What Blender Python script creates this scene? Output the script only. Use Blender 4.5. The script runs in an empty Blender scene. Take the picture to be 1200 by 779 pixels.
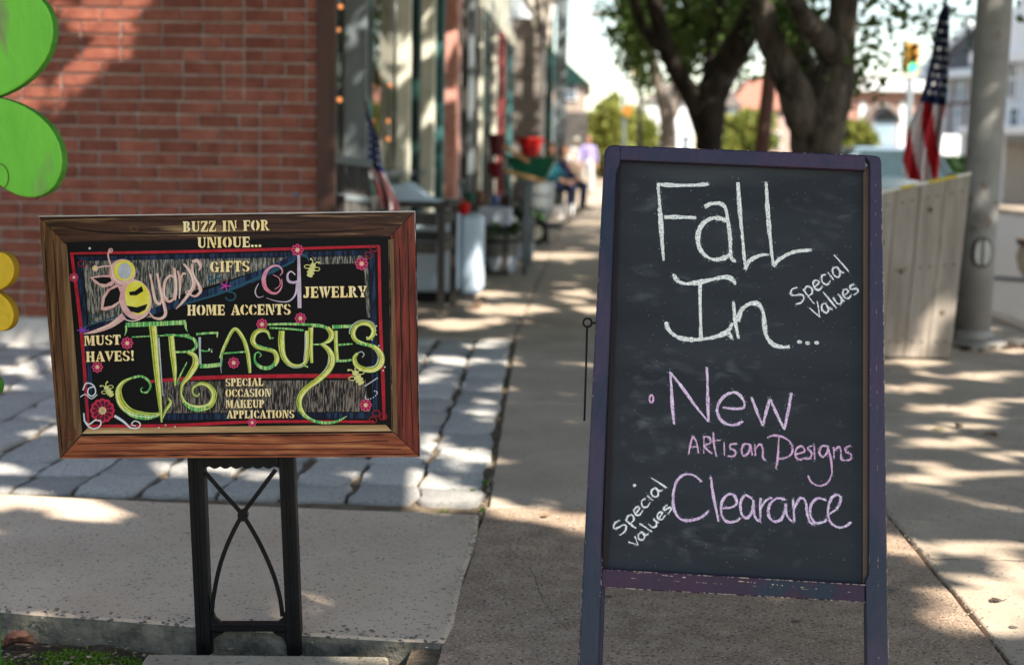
import bpy, bmesh, math, random
import numpy as np
from mathutils import Vector, Matrix, noise
R = random.Random(7)
SC = bpy.context.scene
COL = SC.collection
rad = math.radians

# ------------------------------------------------------------------ camera
H = 1.03                       # eye height (crouching photographer)
F = 1667.0                     # focal length in photo pixels (50 mm on a 36 mm sensor)
yaw, pitch, roll = rad(3.09), math.atan(204.5 / F), rad(1.0)
fw = Vector((-math.sin(yaw) * math.cos(pitch), math.cos(yaw) * math.cos(pitch), -math.sin(pitch)))
r0 = Vector((math.cos(yaw), math.sin(yaw), 0)); u0 = r0.cross(fw)
rt = r0 * math.cos(roll) + u0 * math.sin(roll); up = u0 * math.cos(roll) - r0 * math.sin(roll)
CAM = Vector((0, 0, H))
cam = bpy.data.objects.new('camera', bpy.data.cameras.new('camera'))
COL.objects.link(cam)
cam.matrix_world = Matrix(((rt.x, up.x, -fw.x, 0), (rt.y, up.y, -fw.y, 0), (rt.z, up.z, -fw.z, H), (0, 0, 0, 1)))
cam.data.lens = 50; cam.data.sensor_width = 36; cam.data.sensor_fit = 'HORIZONTAL'
cam.data.clip_start = 0.05; cam.data.clip_end = 2000
cam.data.dof.use_dof = True; cam.data.dof.focus_distance = 2.95; cam.data.dof.aperture_fstop = 2.9
SC.camera = cam

# ------------------------------------------------------------------ light
SUN_EL, SUN_AZ = rad(42), math.atan2(0.72, -0.69)       # azimuth clockwise from +Y: behind the camera, to the right
S = Vector((math.sin(SUN_AZ) * math.cos(SUN_EL), math.cos(SUN_AZ) * math.cos(SUN_EL), math.sin(SUN_EL)))
w = bpy.data.worlds.new('World'); SC.world = w; w.use_nodes = True
nt = w.node_tree
sky = nt.nodes.new('ShaderNodeTexSky'); sky.sky_type = 'NISHITA'; sky.sun_disc = False
sky.sun_elevation = SUN_EL; sky.sun_rotation = SUN_AZ; sky.air_density = 1.0; sky.dust_density = .5; sky.ozone_density = 1.2
bg = nt.nodes['Background']; bg.inputs['Strength'].default_value = 0.115
wbn = nt.nodes.new('ShaderNodeMix'); wbn.data_type = 'RGBA'; wbn.blend_type = 'MULTIPLY'; wbn.inputs[0].default_value = 1
wbn.inputs[7].default_value = (1.0, .91, .80, 1)           # camera white balance for open shade
nt.links.new(sky.outputs[0], wbn.inputs[6]); nt.links.new(wbn.outputs[2], bg.inputs[0])
sl = bpy.data.lights.new('sun', 'SUN'); sl.energy = 4.6; sl.angle = rad(0.53); sl.color = (1.0, 0.93, 0.82)
so = bpy.data.objects.new('sun', sl); COL.objects.link(so)
so.rotation_euler = (-S).to_track_quat('-Z', 'Y').to_euler(); so.location = S * 30
SC.view_settings.view_transform = 'Standard'; SC.view_settings.look = 'None'
SC.view_settings.exposure = 1.55; SC.view_settings.gamma = 1.0
SC.cycles.max_bounces = 6; SC.cycles.transparent_max_bounces = 12
try: SC.cycles.use_denoising = True
except Exception: pass

# ------------------------------------------------------------------ layout helpers (survey of the place from the photo)
def ray(px, py): return (rt * ((px - 600) / F) + up * ((389.5 - py) / F) + fw)
def W(px, py, Y):
    d = ray(px, py); return CAM + d * (Y / d.y)
def G(px, py, z=0.0):
    d = ray(px, py); return CAM + d * ((z - H) / d.z)
def PL(px, py, p0, n):
    d = ray(px, py); return CAM + d * ((p0 - CAM).dot(n) / d.dot(n))
def proj(p):
    v = Vector(p) - CAM; z = v.dot(fw)
    if z < 0.05: return (-9999, -9999)
    return (600 + F * v.dot(rt) / z, 389.5 - F * v.dot(up) / z)

# ------------------------------------------------------------------ materials
MATS = {}
def mat(name, c, rough=0.7, c2=None, scale=5, detail=4, bump=0, bscale=None, metal=0, spec=0.2, stretch=(1, 1, 1),
        rand=0, ramp=(0.35, 0.65), c3=None, s3=60, r3=(0.62, 0.68), emit=0, coat=0, bdist=0.01, alpha=None, c4=None, s4=260, r4=(.62, .68)):
    if name in MATS: return MATS[name]
    m = bpy.data.materials.new(name); m.use_nodes = True; t = m.node_tree; N = t.nodes; L = t.links
    b = N['Principled BSDF']; b.inputs['Roughness'].default_value = rough; b.inputs['Metallic'].default_value = metal
    b.inputs['Specular IOR Level'].default_value = spec; b.inputs['Coat Weight'].default_value = coat
    tc = N.new('ShaderNodeTexCoord'); mp = N.new('ShaderNodeMapping'); mp.inputs['Scale'].default_value = stretch
    L.new(tc.outputs['Object'], mp.inputs[0])
    vec = mp.outputs[0]
    oi = N.new('ShaderNodeObjectInfo')
    if rand:
        ad = N.new('ShaderNodeVectorMath'); ad.operation = 'ADD'
        sc_ = N.new('ShaderNodeVectorMath'); sc_.operation = 'SCALE'; L.new(oi.outputs['Random'], sc_.inputs['Scale'])
        sc_.inputs[0].default_value = (37, 91, 53); L.new(vec, ad.inputs[0]); L.new(sc_.outputs[0], ad.inputs[1]); vec = ad.outputs[0]
    col = None
    def rgb(v): return (v[0], v[1], v[2], 1)
    if c2:
        n = N.new('ShaderNodeTexNoise'); n.inputs['Scale'].default_value = scale; n.inputs['Detail'].default_value = detail
        n.inputs['Roughness'].default_value = 0.62; L.new(vec, n.inputs['Vector'])
        cr = N.new('ShaderNodeValToRGB'); cr.color_ramp.elements[0].position = ramp[0]; cr.color_ramp.elements[1].position = ramp[1]
        cr.color_ramp.elements[0].color = rgb(c); cr.color_ramp.elements[1].color = rgb(c2); L.new(n.outputs['Fac'], cr.inputs[0]); col = cr.outputs[0]
        nout = n.outputs['Fac']
    else: nout = None
    if c3:
        n3 = N.new('ShaderNodeTexNoise'); n3.inputs['Scale'].default_value = s3; n3.inputs['Detail'].default_value = 3; L.new(vec, n3.inputs['Vector'])
        c_ = N.new('ShaderNodeValToRGB'); c_.color_ramp.elements[0].position = r3[0]; c_.color_ramp.elements[1].position = r3[1]; L.new(n3.outputs['Fac'], c_.inputs[0])
        mx = N.new('ShaderNodeMix'); mx.data_type = 'RGBA'; L.new(c_.outputs[0], mx.inputs[0])
        if col: L.new(col, mx.inputs[6])
        else: mx.inputs[6].default_value = rgb(c)
        mx.inputs[7].default_value = rgb(c3); col = mx.outputs[2]
    if c4:
        n4 = N.new('ShaderNodeTexNoise'); n4.inputs['Scale'].default_value = s4; n4.inputs['Detail'].default_value = 2; L.new(vec, n4.inputs['Vector'])
        c_ = N.new('ShaderNodeValToRGB'); c_.color_ramp.elements[0].position = r4[0]; c_.color_ramp.elements[1].position = r4[1]; L.new(n4.outputs['Fac'], c_.inputs[0])
        mx = N.new('ShaderNodeMix'); mx.data_type = 'RGBA'; L.new(c_.outputs[0], mx.inputs[0]); L.new(col, mx.inputs[6]); mx.inputs[7].default_value = rgb(c4); col = mx.outputs[2]
    if rand:
        mr = N.new('ShaderNodeMapRange'); mr.inputs[3].default_value = 1 - rand; mr.inputs[4].default_value = 1 + rand
        L.new(oi.outputs['Random'], mr.inputs[0])
        hs = N.new('ShaderNodeHueSaturation'); L.new(mr.outputs[0], hs.inputs['Value'])
        if col: L.new(col, hs.inputs['Color'])
        else: hs.inputs['Color'].default_value = rgb(c)
        col = hs.outputs[0]
    if col: L.new(col, b.inputs['Base Color'])
    else: b.inputs['Base Color'].default_value = rgb(c)
    if bump:
        nb = N.new('ShaderNodeTexNoise'); nb.inputs['Scale'].default_value = bscale or scale * 3; nb.inputs['Detail'].default_value = 6
        L.new(vec, nb.inputs['Vector']); bp = N.new('ShaderNodeBump'); bp.inputs['Strength'].default_value = bump; bp.inputs['Distance'].default_value = bdist
        L.new(nb.outputs['Fac'], bp.inputs['Height']); L.new(bp.outputs[0], b.inputs['Normal'])
    if emit:
        b.inputs['Emission Color'].default_value = rgb(c); b.inputs['Emission Strength'].default_value = emit
    if alpha:                                     # broken chalk: grain lets the board show between the grains
        na = N.new('ShaderNodeTexNoise'); na.inputs['Scale'].default_value = alpha[0]; na.inputs['Detail'].default_value = 3; L.new(vec, na.inputs['Vector'])
        ca = N.new('ShaderNodeValToRGB'); ca.color_ramp.elements[0].position = alpha[1]; ca.color_ramp.elements[1].position = alpha[2]
        ca.color_ramp.elements[0].color = (alpha[3],) * 3 + (1,); ca.color_ramp.elements[1].color = (alpha[4],) * 3 + (1,)
        L.new(na.outputs['Fac'], ca.inputs[0]); L.new(ca.outputs[0], b.inputs['Alpha'])
    MATS[name] = m; return m

def glass_mat(name, tint=(0.9, 0.95, 0.95), rough=0.02):
    m = bpy.data.materials.new(name); m.use_nodes = True; t = m.node_tree; N = t.nodes; L = t.links
    N.remove(N['Principled BSDF']); out = N['Material Output']
    tr = N.new('ShaderNodeBsdfTransparent'); tr.inputs[0].default_value = (*tint, 1)
    gl = N.new('ShaderNodeBsdfGlossy'); gl.inputs['Roughness'].default_value = rough
    fr = N.new('ShaderNodeFresnel'); fr.inputs[0].default_value = 1.9
    mx = N.new('ShaderNodeMixShader'); L.new(fr.outputs[0], mx.inputs[0]); L.new(tr.outputs[0], mx.inputs[1]); L.new(gl.outputs[0], mx.inputs[2])
    L.new(mx.outputs[0], out.inputs[0]); MATS[name] = m; return m

# ------------------------------------------------------------------ object helpers
ORG = {}
def tag(o, label=None, cat=None, group=None, kind=None):
    if label: o['label'] = label
    if cat: o['category'] = cat
    if group: o['group'] = group
    if kind: o['kind'] = kind
    return o
def empty(name, loc, label=None, cat=None, group=None, kind=None):
    o = bpy.data.objects.new(name, None); o.location = loc; o.empty_display_size = 0.1; COL.objects.link(o); ORG[o.name] = Vector(loc)
    return tag(o, label, cat, group, kind)
class MB:
    def __init__(s): s.v = []; s.f = []
    def add(s, vs, fs):
        b = len(s.v); s.v += [tuple(p) for p in vs]; s.f += [tuple(b + i for i in f) for f in fs]; return s
    def box(s, a, b, rot=0, c=None):
        x0, y0, z0 = a; x1, y1, z1 = b
        vs = [Vector(p) for p in ((x0, y0, z0), (x1, y0, z0), (x1, y1, z0), (x0, y1, z0), (x0, y0, z1), (x1, y0, z1), (x1, y1, z1), (x0, y1, z1))]
        if rot:
            c = Vector(c) if c else Vector(((x0 + x1) / 2, (y0 + y1) / 2, 0)); M = Matrix.Rotation(rot, 3, 'Z')
            vs = [M @ (p - c) + c for p in vs]
        return s.add(vs, [(0, 3, 2, 1), (4, 5, 6, 7), (0, 1, 5, 4), (1, 2, 6, 5), (2, 3, 7, 6), (3, 0, 4, 7)])
    def hexa(s, b4, t4):      # bottom quad, top quad
        return s.add(list(b4) + list(t4), [(0, 3, 2, 1), (4, 5, 6, 7), (0, 1, 5, 4), (1, 2, 6, 5), (2, 3, 7, 6), (3, 0, 4, 7)])
    def bar(s, a, b, wd, th, side=None):      # rectangular bar from a to b; side = direction of its width
        a = Vector(a); b = Vector(b); d = (b - a).normalized(); side = Vector(side) if side else (Vector((0, 0, 1)) if abs(d.z) < .9 else Vector((1, 0, 0)))
        side = (side - d * side.dot(d)).normalized(); n = d.cross(side); e = side * wd / 2; g = n * th / 2
        return s.hexa([a - e - g, a + e - g, a + e + g, a - e + g], [b - e - g, b + e - g, b + e + g, b - e + g])
    def prism(s, poly, d):    # polygon points, extruded by vector d
        n = len(poly); poly = [Vector(p) for p in poly]; d = Vector(d)
        return s.add(poly + [p + d for p in poly], [tuple(range(n - 1, -1, -1)), tuple(range(n, 2 * n))] + [(i, (i + 1) % n, n + (i + 1) % n, n + i) for i in range(n)])
    def tube(s, pts, rs, n=10, cap=True, jit=0, ref=None):
        pts = [Vector(p) for p in pts]; rs = rs if isinstance(rs, (list, tuple)) else [rs] * len(pts)
        b = len(s.v); u = None
        for i, p in enumerate(pts):
            d = (pts[min(i + 1, len(pts) - 1)] - pts[max(i - 1, 0)]).normalized()
            if u is None:
                u = Vector((1, 0, 0)) if abs(d.x) < .8 else Vector((0, 1, 0))
            u = (u - d * u.dot(d)).normalized(); v = d.cross(u)
            for k in range(n):
                a = 2 * math.pi * k / n; r = rs[i] * (1 + (R.uniform(-jit, jit) if jit else 0))
                s.v.append(tuple(p + u * math.cos(a) * r + v * math.sin(a) * r))
        for i in range(len(pts) - 1):
            for k in range(n):
                k2 = (k + 1) % n; s.f.append((b + i * n + k, b + i * n + k2, b + (i + 1) * n + k2, b + (i + 1) * n + k))
        if cap:
            s.f.append(tuple(b + k for k in range(n - 1, -1, -1))); s.f.append(tuple(b + (len(pts) - 1) * n + k for k in range(n)))
        return s
    def lathe(s, c, prof, n=20):
        c = Vector(c); b = len(s.v)
        for r, z in prof:
            for k in range(n):
                a = 2 * math.pi * k / n; s.v.append((c.x + r * math.cos(a), c.y + r * math.sin(a), c.z + z))
        for i in range(len(prof) - 1):
            for k in range(n):
                k2 = (k + 1) % n; s.f.append((b + i * n + k, b + i * n + k2, b + (i + 1) * n + k2, b + (i + 1) * n + k))
        s.f.append(tuple(b + k for k in range(n - 1, -1, -1))); s.f.append(tuple(b + (len(prof) - 1) * n + k for k in range(n)))
        return s
    def ball(s, c, r, n=12, m=8, sq=(1, 1, 1)):
        c = Vector(c); prof = []
        b = len(s.v)
        for i in range(1, m):
            t = math.pi * i / m
            for k in range(n):
                a = 2 * math.pi * k / n
                s.v.append((c.x + r * sq[0] * math.sin(t) * math.cos(a), c.y + r * sq[1] * math.sin(t) * math.sin(a), c.z - r * sq[2] * math.cos(t)))
        s.v.append((c.x, c.y, c.z - r * sq[2])); s.v.append((c.x, c.y, c.z + r * sq[2])); q = len(s.v)
        for i in range(m - 2):
            for k in range(n):
                k2 = (k + 1) % n; s.f.append((b + i * n + k, b + i * n + k2, b + (i + 1) * n + k2, b + (i + 1) * n + k))
        for k in range(n):
            k2 = (k + 1) % n; s.f.append((q - 2, b + k2, b + k)); s.f.append((q - 1, b + (m - 2) * n + k, b + (m - 2) * n + k2))
        return s
    def build(s, name, m, parent=None, smooth=False, bevel=0, origin=None, seg=2, **kw):
        if parent is not None:
            o3 = ORG[parent.name]
        else:
            if origin is None:
                a = np.array(s.v); origin = (float(a[:, 0].mean()), float(a[:, 1].mean()), float(a[:, 2].min()))
            o3 = Vector(origin)
        me = bpy.data.meshes.new(name)
        a = np.array(s.v) - np.array(o3)
        me.from_pydata(a.tolist(), [], s.f); me.update()
        o = bpy.data.objects.new(name, me); COL.objects.link(o)
        if m: me.materials.append(m)
        if parent is not None: o.parent = parent
        else: o.location = o3
        ORG[o.name] = o3
        if smooth:
            for p in me.polygons: p.use_smooth = True
        if bevel:
            md = o.modifiers.new('bevel', 'BEVEL'); md.width = bevel; md.segments = seg; md.limit_method = 'ANGLE'; md.angle_limit = rad(35)
            md.harden_normals = False
        tag(o, **kw)
        return o
def piece(name, me, loc, parent, rot=None, sc=None):   # loc in world
    o = bpy.data.objects.new(name, me); COL.objects.link(o); o.parent = parent; o.location = Vector(loc) - ORG[parent.name]
    if rot: o.rotation_euler = rot
    if sc: o.scale = sc
    ORG[o.name] = Vector(loc); return o
def copy_thing(o, loc, label=None, rot=None):
    c = o.copy(); COL.objects.link(c); c.location = loc; ORG[c.name] = Vector(loc)
    if rot is not None: c.rotation_euler = rot
    if label: c['label'] = label
    for ch in list(o.children):
        k = ch.copy(); COL.objects.link(k); k.parent = c; k.location = ch.location
        for g in list(ch.children):
            j = g.copy(); COL.objects.link(j); j.parent = k
    return c
def cr(pts, n=6):        # Catmull-Rom through points (tuples of any length)
    P = [tuple(p) for p in pts]
    if len(P) < 3: 
        return [tuple(a + (b - a) * k / n for a, b in zip(P[0], P[1])) for k in range(n + 1)]
    P = [P[0]] + P + [P[-1]]; out = []
    for i in range(1, len(P) - 2):
        for k in range(n):
            t = k / n; out.append(tuple(0.5 * (2 * b + (c - a) * t + (2 * a - 5 * b + 4 * c - d) * t * t + (-a + 3 * b - 3 * c + d) * t ** 3)
                                        for a, b, c, d in zip(P[i - 1], P[i], P[i + 1], P[i + 2])))
    out.append(P[-2]); return out

# ------------------------------------------------------------------ palette
M = {}
M['concrete'] = mat('slab_concrete', (.54, .405, .295), .9, (.66, .515, .39), 2.2, 9, .6, 140, c3=(.17, .14, .11), s3=120, r3=(.60, .68), bdist=.004, c4=(.66, .58, .50), s4=210)
M['aggregate'] = mat('aggregate_concrete', (.30, .205, .14), .9, (.46, .335, .235), 14, 8, .8, 150, c3=(.11, .085, .065), s3=95, r3=(.55, .66), bdist=.006, c4=(.62, .54, .47), s4=150, r4=(.60, .66))
M['smooth_conc'] = mat('sidewalk_concrete', (.38, .30, .225), .88, (.50, .405, .31), 2.2, 8, .35, 130, c3=(.17, .15, .13), s3=85, r3=(.62, .68), bdist=.003)
M['granite'] = mat('granite_sett', (.38, .36, .33), .88, (.64, .615, .575), 22, 10, 1.0, 75, rand=.2, c3=(.17, .17, .18), s3=90, r3=(.58, .66), bdist=.006)
M['dirt'] = mat('joint_dirt', (.11, .08, .052), .95, (.22, .17, .115), 20, 6, .8, 80)
M['soil'] = mat('soil', (.045, .032, .022), .95, (.10, .07, .05), 14, 8, 1, 60, bdist=.02)
M['asphalt'] = mat('asphalt', (.05, .05, .052), .9, (.09, .09, .088), 30, 6, .6, 200)
M['ground'] = mat('far_ground', (.10, .11, .06), .95, (.16, .15, .10), .4, 6)
M['brick'] = mat('brick_face', (.165, .048, .030), .9, (.26, .088, .056), 12, 6, .6, 90, rand=.2, c3=(.16, .06, .05), s3=25, r3=(.55, .75))
M['mortar'] = mat('mortar', (.30, .24, .20), .95, (.44, .365, .315), 25, 5, .6, 120)
M['cement'] = mat('cement_plinth', (.38, .35, .32), .9, (.50, .46, .42), 5, 6, .4, 60)
M['browntrim'] = mat('brown_trim', (.045, .022, .016), .55, (.08, .035, .024), 8, 4, .2, 40, stretch=(1, 1, .1))
M['greypaint'] = mat('grey_paint', (.13, .155, .165), .5, (.18, .20, .21), 6)
M['cream'] = mat('cream_paint', (.58, .56, .45), .5, (.70, .68, .57), 5)
M['white'] = mat('white_paint', (.76, .77, .77), .5, (.82, .82, .82), 3)
M['dkgreen'] = mat('dark_green_paint', (.006, .028, .023), .5, (.01, .04, .032), 5)
M['teal'] = mat('teal_paint', (.035, .11, .11), .5, (.05, .15, .15), 5)
M['pink'] = mat('salmon_brick', (.48, .20, .16), .85, (.60, .32, .26), 12)
M['maroon'] = mat('maroon_paint', (.16, .03, .03), .5, (.22, .05, .045), 6)
M['greywall'] = mat('grey_brown_wall', (.17, .145, .13), .8, (.23, .20, .175), 2)
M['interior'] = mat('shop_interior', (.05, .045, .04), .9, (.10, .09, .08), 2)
M['glass'] = glass_mat('window_glass')
M['black'] = mat('black_plastic', (.005, .005, .0055), .42, (.008, .008, .009), 20, 3, .1, 60, spec=.16)
M['iron'] = mat('black_iron', (.008, .008, .008), .5)
M['bark'] = mat('bark', (.018, .014, .010), .95, (.12, .10, .08), 9, 9, 1, 22, stretch=(1, 1, .3), bdist=.04)
M['steel'] = mat('pole_steel', (.20, .19, .175), .6, (.28, .27, .25), 4, 6, .2, 30, metal=.2, c3=(.16, .12, .09), s3=7, r3=(.6, .7))
M['weathered'] = mat('weathered_wood', (.23, .195, .16), .85, (.38, .33, .28), 3, 7, .5, 30, stretch=(6, 6, .6), rand=.12, c3=(.15, .12, .10), s3=3, r3=(.62, .7))
M['darkwood'] = mat('dark_weathered_wood', (.035, .032, .03), .8, (.075, .07, .065), 5, 5, .4, 30, stretch=(1, 1, .3))
M['chrome'] = mat('galvanised', (.38, .40, .42), .4, (.5, .52, .54), 8, metal=.7)
def leafmat(name, a, b, tr=.35):
    m = mat(name, a, .55, b, 1.3, 3, rand=0); b_ = m.node_tree.nodes['Principled BSDF']
    # leaves pass light: a translucent share of the same colour
    t = m.node_tree; N = t.nodes; L = t.links; tl = N.new('ShaderNodeBsdfTranslucent'); mx = N.new('ShaderNodeMixShader'); mx.inputs[0].default_value = tr
    src = b_.inputs['Base Color'].links[0].from_socket; L.new(src, tl.inputs[0]); L.new(b_.outputs[0], mx.inputs[1]); L.new(tl.outputs[0], mx.inputs[2])
    L.new(mx.outputs[0], N['Material Output'].inputs[0]); return m
M['leaf'] = leafmat('leaf', (.045, .085, .02), (.10, .15, .035))
M['leafy'] = leafmat('leaf_yellow', (.14, .17, .03), (.26, .26, .06))
M['hedge'] = leafmat('leaf_hedge', (.025, .06, .02), (.05, .10, .03), .2)

def leaf_mesh(name, P, size, m, parent, kind='stuff', flat=0.0, seed=1, label=None, origin=None):
    rng = np.random.default_rng(seed); n = len(P)
    nrm = rng.normal(size=(n, 3)); nrm[:, 2] += flat * np.sign(nrm[:, 2] + 1e-9) * 2; nrm /= np.linalg.norm(nrm, axis=1)[:, None]
    t = rng.normal(size=(n, 3)); t -= nrm * (t * nrm).sum(1)[:, None]; t /= np.linalg.norm(t, axis=1)[:, None]; b = np.cross(nrm, t)
    s = (size * rng.uniform(.65, 1.35, n))[:, None]
    V = np.empty((n, 4, 3)); V[:, 0] = P - t * s * .62; V[:, 1] = P + b * s * .36 + nrm * s * .08; V[:, 2] = P + t * s * .62; V[:, 3] = P - b * s * .36 + nrm * s * .08
    o3 = ORG[parent.name] if parent is not None else Vector(origin or (0, 0, 0))
    V = V.reshape(-1, 3) - np.array(o3)
    me = bpy.data.meshes.new(name); me.vertices.add(n * 4); me.vertices.foreach_set('co', V.ravel())
    me.loops.add(n * 4); me.loops.foreach_set('vertex_index', np.arange(n * 4, dtype=np.int32)); me.polygons.add(n)
    me.polygons.foreach_set('loop_start', np.arange(0, n * 4, 4, dtype=np.int32)); me.update(calc_edges=True)
    me.materials.append(m); o = bpy.data.objects.new(name, me); COL.objects.link(o)
    if parent is not None: o.parent = parent
    else: o.location = o3
    ORG[o.name] = o3
    if kind: o['kind'] = kind
    return o
# ================================================================== SETTING
MB().box((-400, -60, -.6), (400, 900, -.16)).build('ground', M['ground'], kind='structure', origin=(0, 0, 0))
KX = 2.75                                     # kerb line of the near sidewalk
MB().box((KX + .15, -30, -.159), (10.2, 56, -.12)).build('road', M['asphalt'], kind='structure', origin=(0, 0, 0))
MB().box((-60, 56, -.159), (90, 67, -.118)).build('cross_street', M['asphalt'], kind='structure', origin=(0, 0, 0))
MB().box((KX + .15, 67, -.159), (10.2, 300, -.12)).build('far_road', M['asphalt'], kind='structure', origin=(0, 0, 0))
b = MB()
y = -6
while y < 56: b.box((KX, y, -.158), (KX + .15, y + 2.39, .012)); y += 2.4
b.build('kerb', M['concrete'], kind='structure', bevel=.012, origin=(0, 0, 0))
MB().box((10.2, -20, -.158), (13.4, 56, -.0)).build('opposite_pavement', M['smooth_conc'], kind='structure', origin=(0, 0, 0))
#lm = mat('road_line', (.62, .50, .08), .8, (.7, .62, .3), 20)
#((6.35, y0, -.121), (6.45, y0 + 1.0, -.115)); bb.box((6.6, y0, -.121), (6.7, y0 + 1, -.115))

# sidewalk: slabs of the walk strip (aggregate near, smoother further), and of the kerb-side strip
sw = empty('sidewalk', (0, 0, 0), kind='structure')
MB().box((-1.9, 4.14, -.15), (KX - .005, 56, -.02)).build('slab_bed', M['dirt'], sw)
MB().box((-.36, 2.2, -.15), (KX - .005, 4.139, -.014)).build('slab_bed', M['dirt'], sw)
MB().box((-.33, -3, -.15), (KX - .005, 2.199, -.032)).build('slab_bed', M['dirt'], sw)
MB().box((-9, 67, -.15), (KX + .1, 160, -.004)).build('far_slab', M['smooth_conc'], sw)
def slab(poly, name, m, z=0.0, th=.09, bev=.006, parent=sw, wob=0.0, sub=0):
    P = []
    n = len(poly)
    for i in range(n):
        a = Vector(poly[i]); b_ = Vector(poly[(i + 1) % n]); k = max(1, int((b_ - a).length / .12)) if wob else 1
        for j in range(k):
            q = a + (b_ - a) * j / k
            if wob and j: q += Vector((R.uniform(-wob, wob), R.uniform(-wob, wob), 0))
            P.append(q)
    P = [Vector((p.x, p.y, z - th)) for p in P]
    return MB().prism(P, (0, 0, th)).build(name, m, parent, bevel=bev)
g = .005
def rect(x0, y0, x1, y1): return [(x0 + g, y0 + g, 0), (x1 - g, y0 + g, 0), (x1 - g, y1 - g, 0), (x0 + g, y1 - g, 0)]
def xl(y): return -.305 - (y - 4.14) * .032          # left side of the walk strip (against the setts)
CX = .90
ys = [-1.2, 1.35, 4.13, 5.95, 8.03]
for a, b_ in zip(ys, ys[1:]):
    m = M['aggregate'] if b_ < 4.2 else M['smooth_conc']
    xa_, xb_ = (-.292, -.292) if b_ < 4.2 else (xl(a) + .022, xl(b_) + .022)
    slab([(xa_, a + g, 0), (CX - g, a + g, 0), (CX - g, b_ - g, 0), (xb_, b_ - g, 0)], 'slab', m, wob=.003)
for a, b_ in zip([-1.2, 1.5, 3.72, 5.9, 8.03], [1.5, 3.72, 5.9, 8.03]):
    slab(rect(CX, a, KX - .005, b_), 'slab', M['smooth_conc'], wob=.002, z=.002)
y = 8.03
while y < 55:
    w_ = 1.5
    for xa, xb in ((-1.86, -.43), (-.43, CX), (CX, KX - .005)):
        slab(rect(xa, y, xb, min(y + w_, 56)), 'slab', M['smooth_conc'], z=R.uniform(-.002, .002))
    y += w_
# small weathered patches, cracks with dirt
# big concrete slab at the edge of the bed, left
e = [G(-120, 575), G(0, 579), G(180, 588), G(420, 598), G(563, 603), G(561, 625), G(551, 660), G(541, 695), G(534, 730), G(523, 754),
     G(460, 752), G(380, 747), G(300, 741), G(220, 735), G(120, 727), G(0, 718), G(-120, 710)]
e = [(p.x, p.y, 0) for p in e][::-1]
kb = empty('kerb_slab', (-1, 3.6, 0), kind='structure')
so_ = slab(e, 'slab', M['concrete'], z=.004, th=.14, bev=.014, parent=kb, wob=.0045)
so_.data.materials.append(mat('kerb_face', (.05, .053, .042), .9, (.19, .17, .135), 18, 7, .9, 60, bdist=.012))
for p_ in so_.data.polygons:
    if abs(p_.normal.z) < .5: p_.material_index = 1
# chipped aggregate stones along its worn front edge
cb = MB()
for i in range(190):
    px = R.uniform(-10, 520); py = 716 + px * .068 + R.gauss(-3, 3.5); p = G(px, py, .006)
    cb.ball((p.x, p.y, .004 + R.uniform(-.003, .002)), R.uniform(.002, .0065), 6, 4, (1, .8, .5))
cb.build('chipped_stones', mat('chip_stone', (.06, .06, .055), .8, (.22, .20, .18), 30), kb, kind='stuff')

# granite setts -------------------------------------------------------------------------------
sp = empty('stone_paving', (-1.6, 6, 0), kind='structure')
MB().box((-6, 4.0, -.10), (-.28, 8.05, -.013)).build('joint_bed', M['dirt'], sp)
def stone_mesh(k):
    rr = random.Random(100 + k); out = []; n = 16
    for i in range(n):
        t = i / n * 4; s_ = int(t); f = t - s_
        c = [(-.5, -.5), (.5, -.5), (.5, .5), (-.5, .5)]; a, b_ = c[s_], c[(s_ + 1) % 4]
        x = a[0] + (b_[0] - a[0]) * f; y_ = a[1] + (b_[1] - a[1]) * f
        if f == 0: x *= .955; y_ *= .955
        out.append((x + rr.uniform(-.04, .04), y_ + rr.uniform(-.035, .035)))
    V = []
    for sc_, z in ((1.0, -1), (1.0, -.15), (.985, -.04), (.945, .01)):
        for x, y_ in out: V.append((x * sc_, y_ * sc_, z + (rr.uniform(-.04, .04) if z > -.2 else 0)))
    V.append((0, 0, rr.uniform(.02, .09)))
    fs = []
    for l in range(3):
        for i in range(n): fs.append((l * n + i, l * n + (i + 1) % n, (l + 1) * n + (i + 1) % n, (l + 1) * n + i))
    for i in range(n): fs.append((3 * n + i, 3 * n + (i + 1) % n, 4 * n))
    me = bpy.data.meshes.new('granite_sett'); me.from_pydata(V, [], fs); me.materials.append(M['granite'])
    for p in me.polygons: p.use_smooth = True
    return me
SM = [stone_mesh(k) for k in range(12)]
cols = []
x = 0.0; widths = []
while x < 2.95:
    w_ = R.uniform(.185, .245); widths.append((x, w_)); x += w_
for ci, (x0, w_) in enumerate(widths):
    y = 4.145 + (0 if ci % 2 else 0)
    first = True
    while y < 8.0:
        ln = R.uniform(.20, .42)
        if first: ln = R.uniform(.14, .34); first = False
        if y + ln > 7.85: ln = 8.02 - y
        xc = xl(y + ln / 2) - x0 - w_ / 2 - (y - 4.1) * .012 * ci * .25
        skew = 0
        gx = R.uniform(.008, .017); gy = R.uniform(.003, .009)
        if not (xc < -1.3 and y > 7.36):
            yy = min(y + ln, 7.42) if xc < -1.3 else y + ln
            o = piece('sett', R.choice(SM), (xc + R.uniform(-.006, .006), (y + yy) / 2, R.uniform(-.006, .004)), sp,
                      (R.uniform(-.012, .012), R.uniform(-.012, .012), R.uniform(-.025, .025)), (w_ - gx, yy - y - gy, .06))
        y += ln
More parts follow.
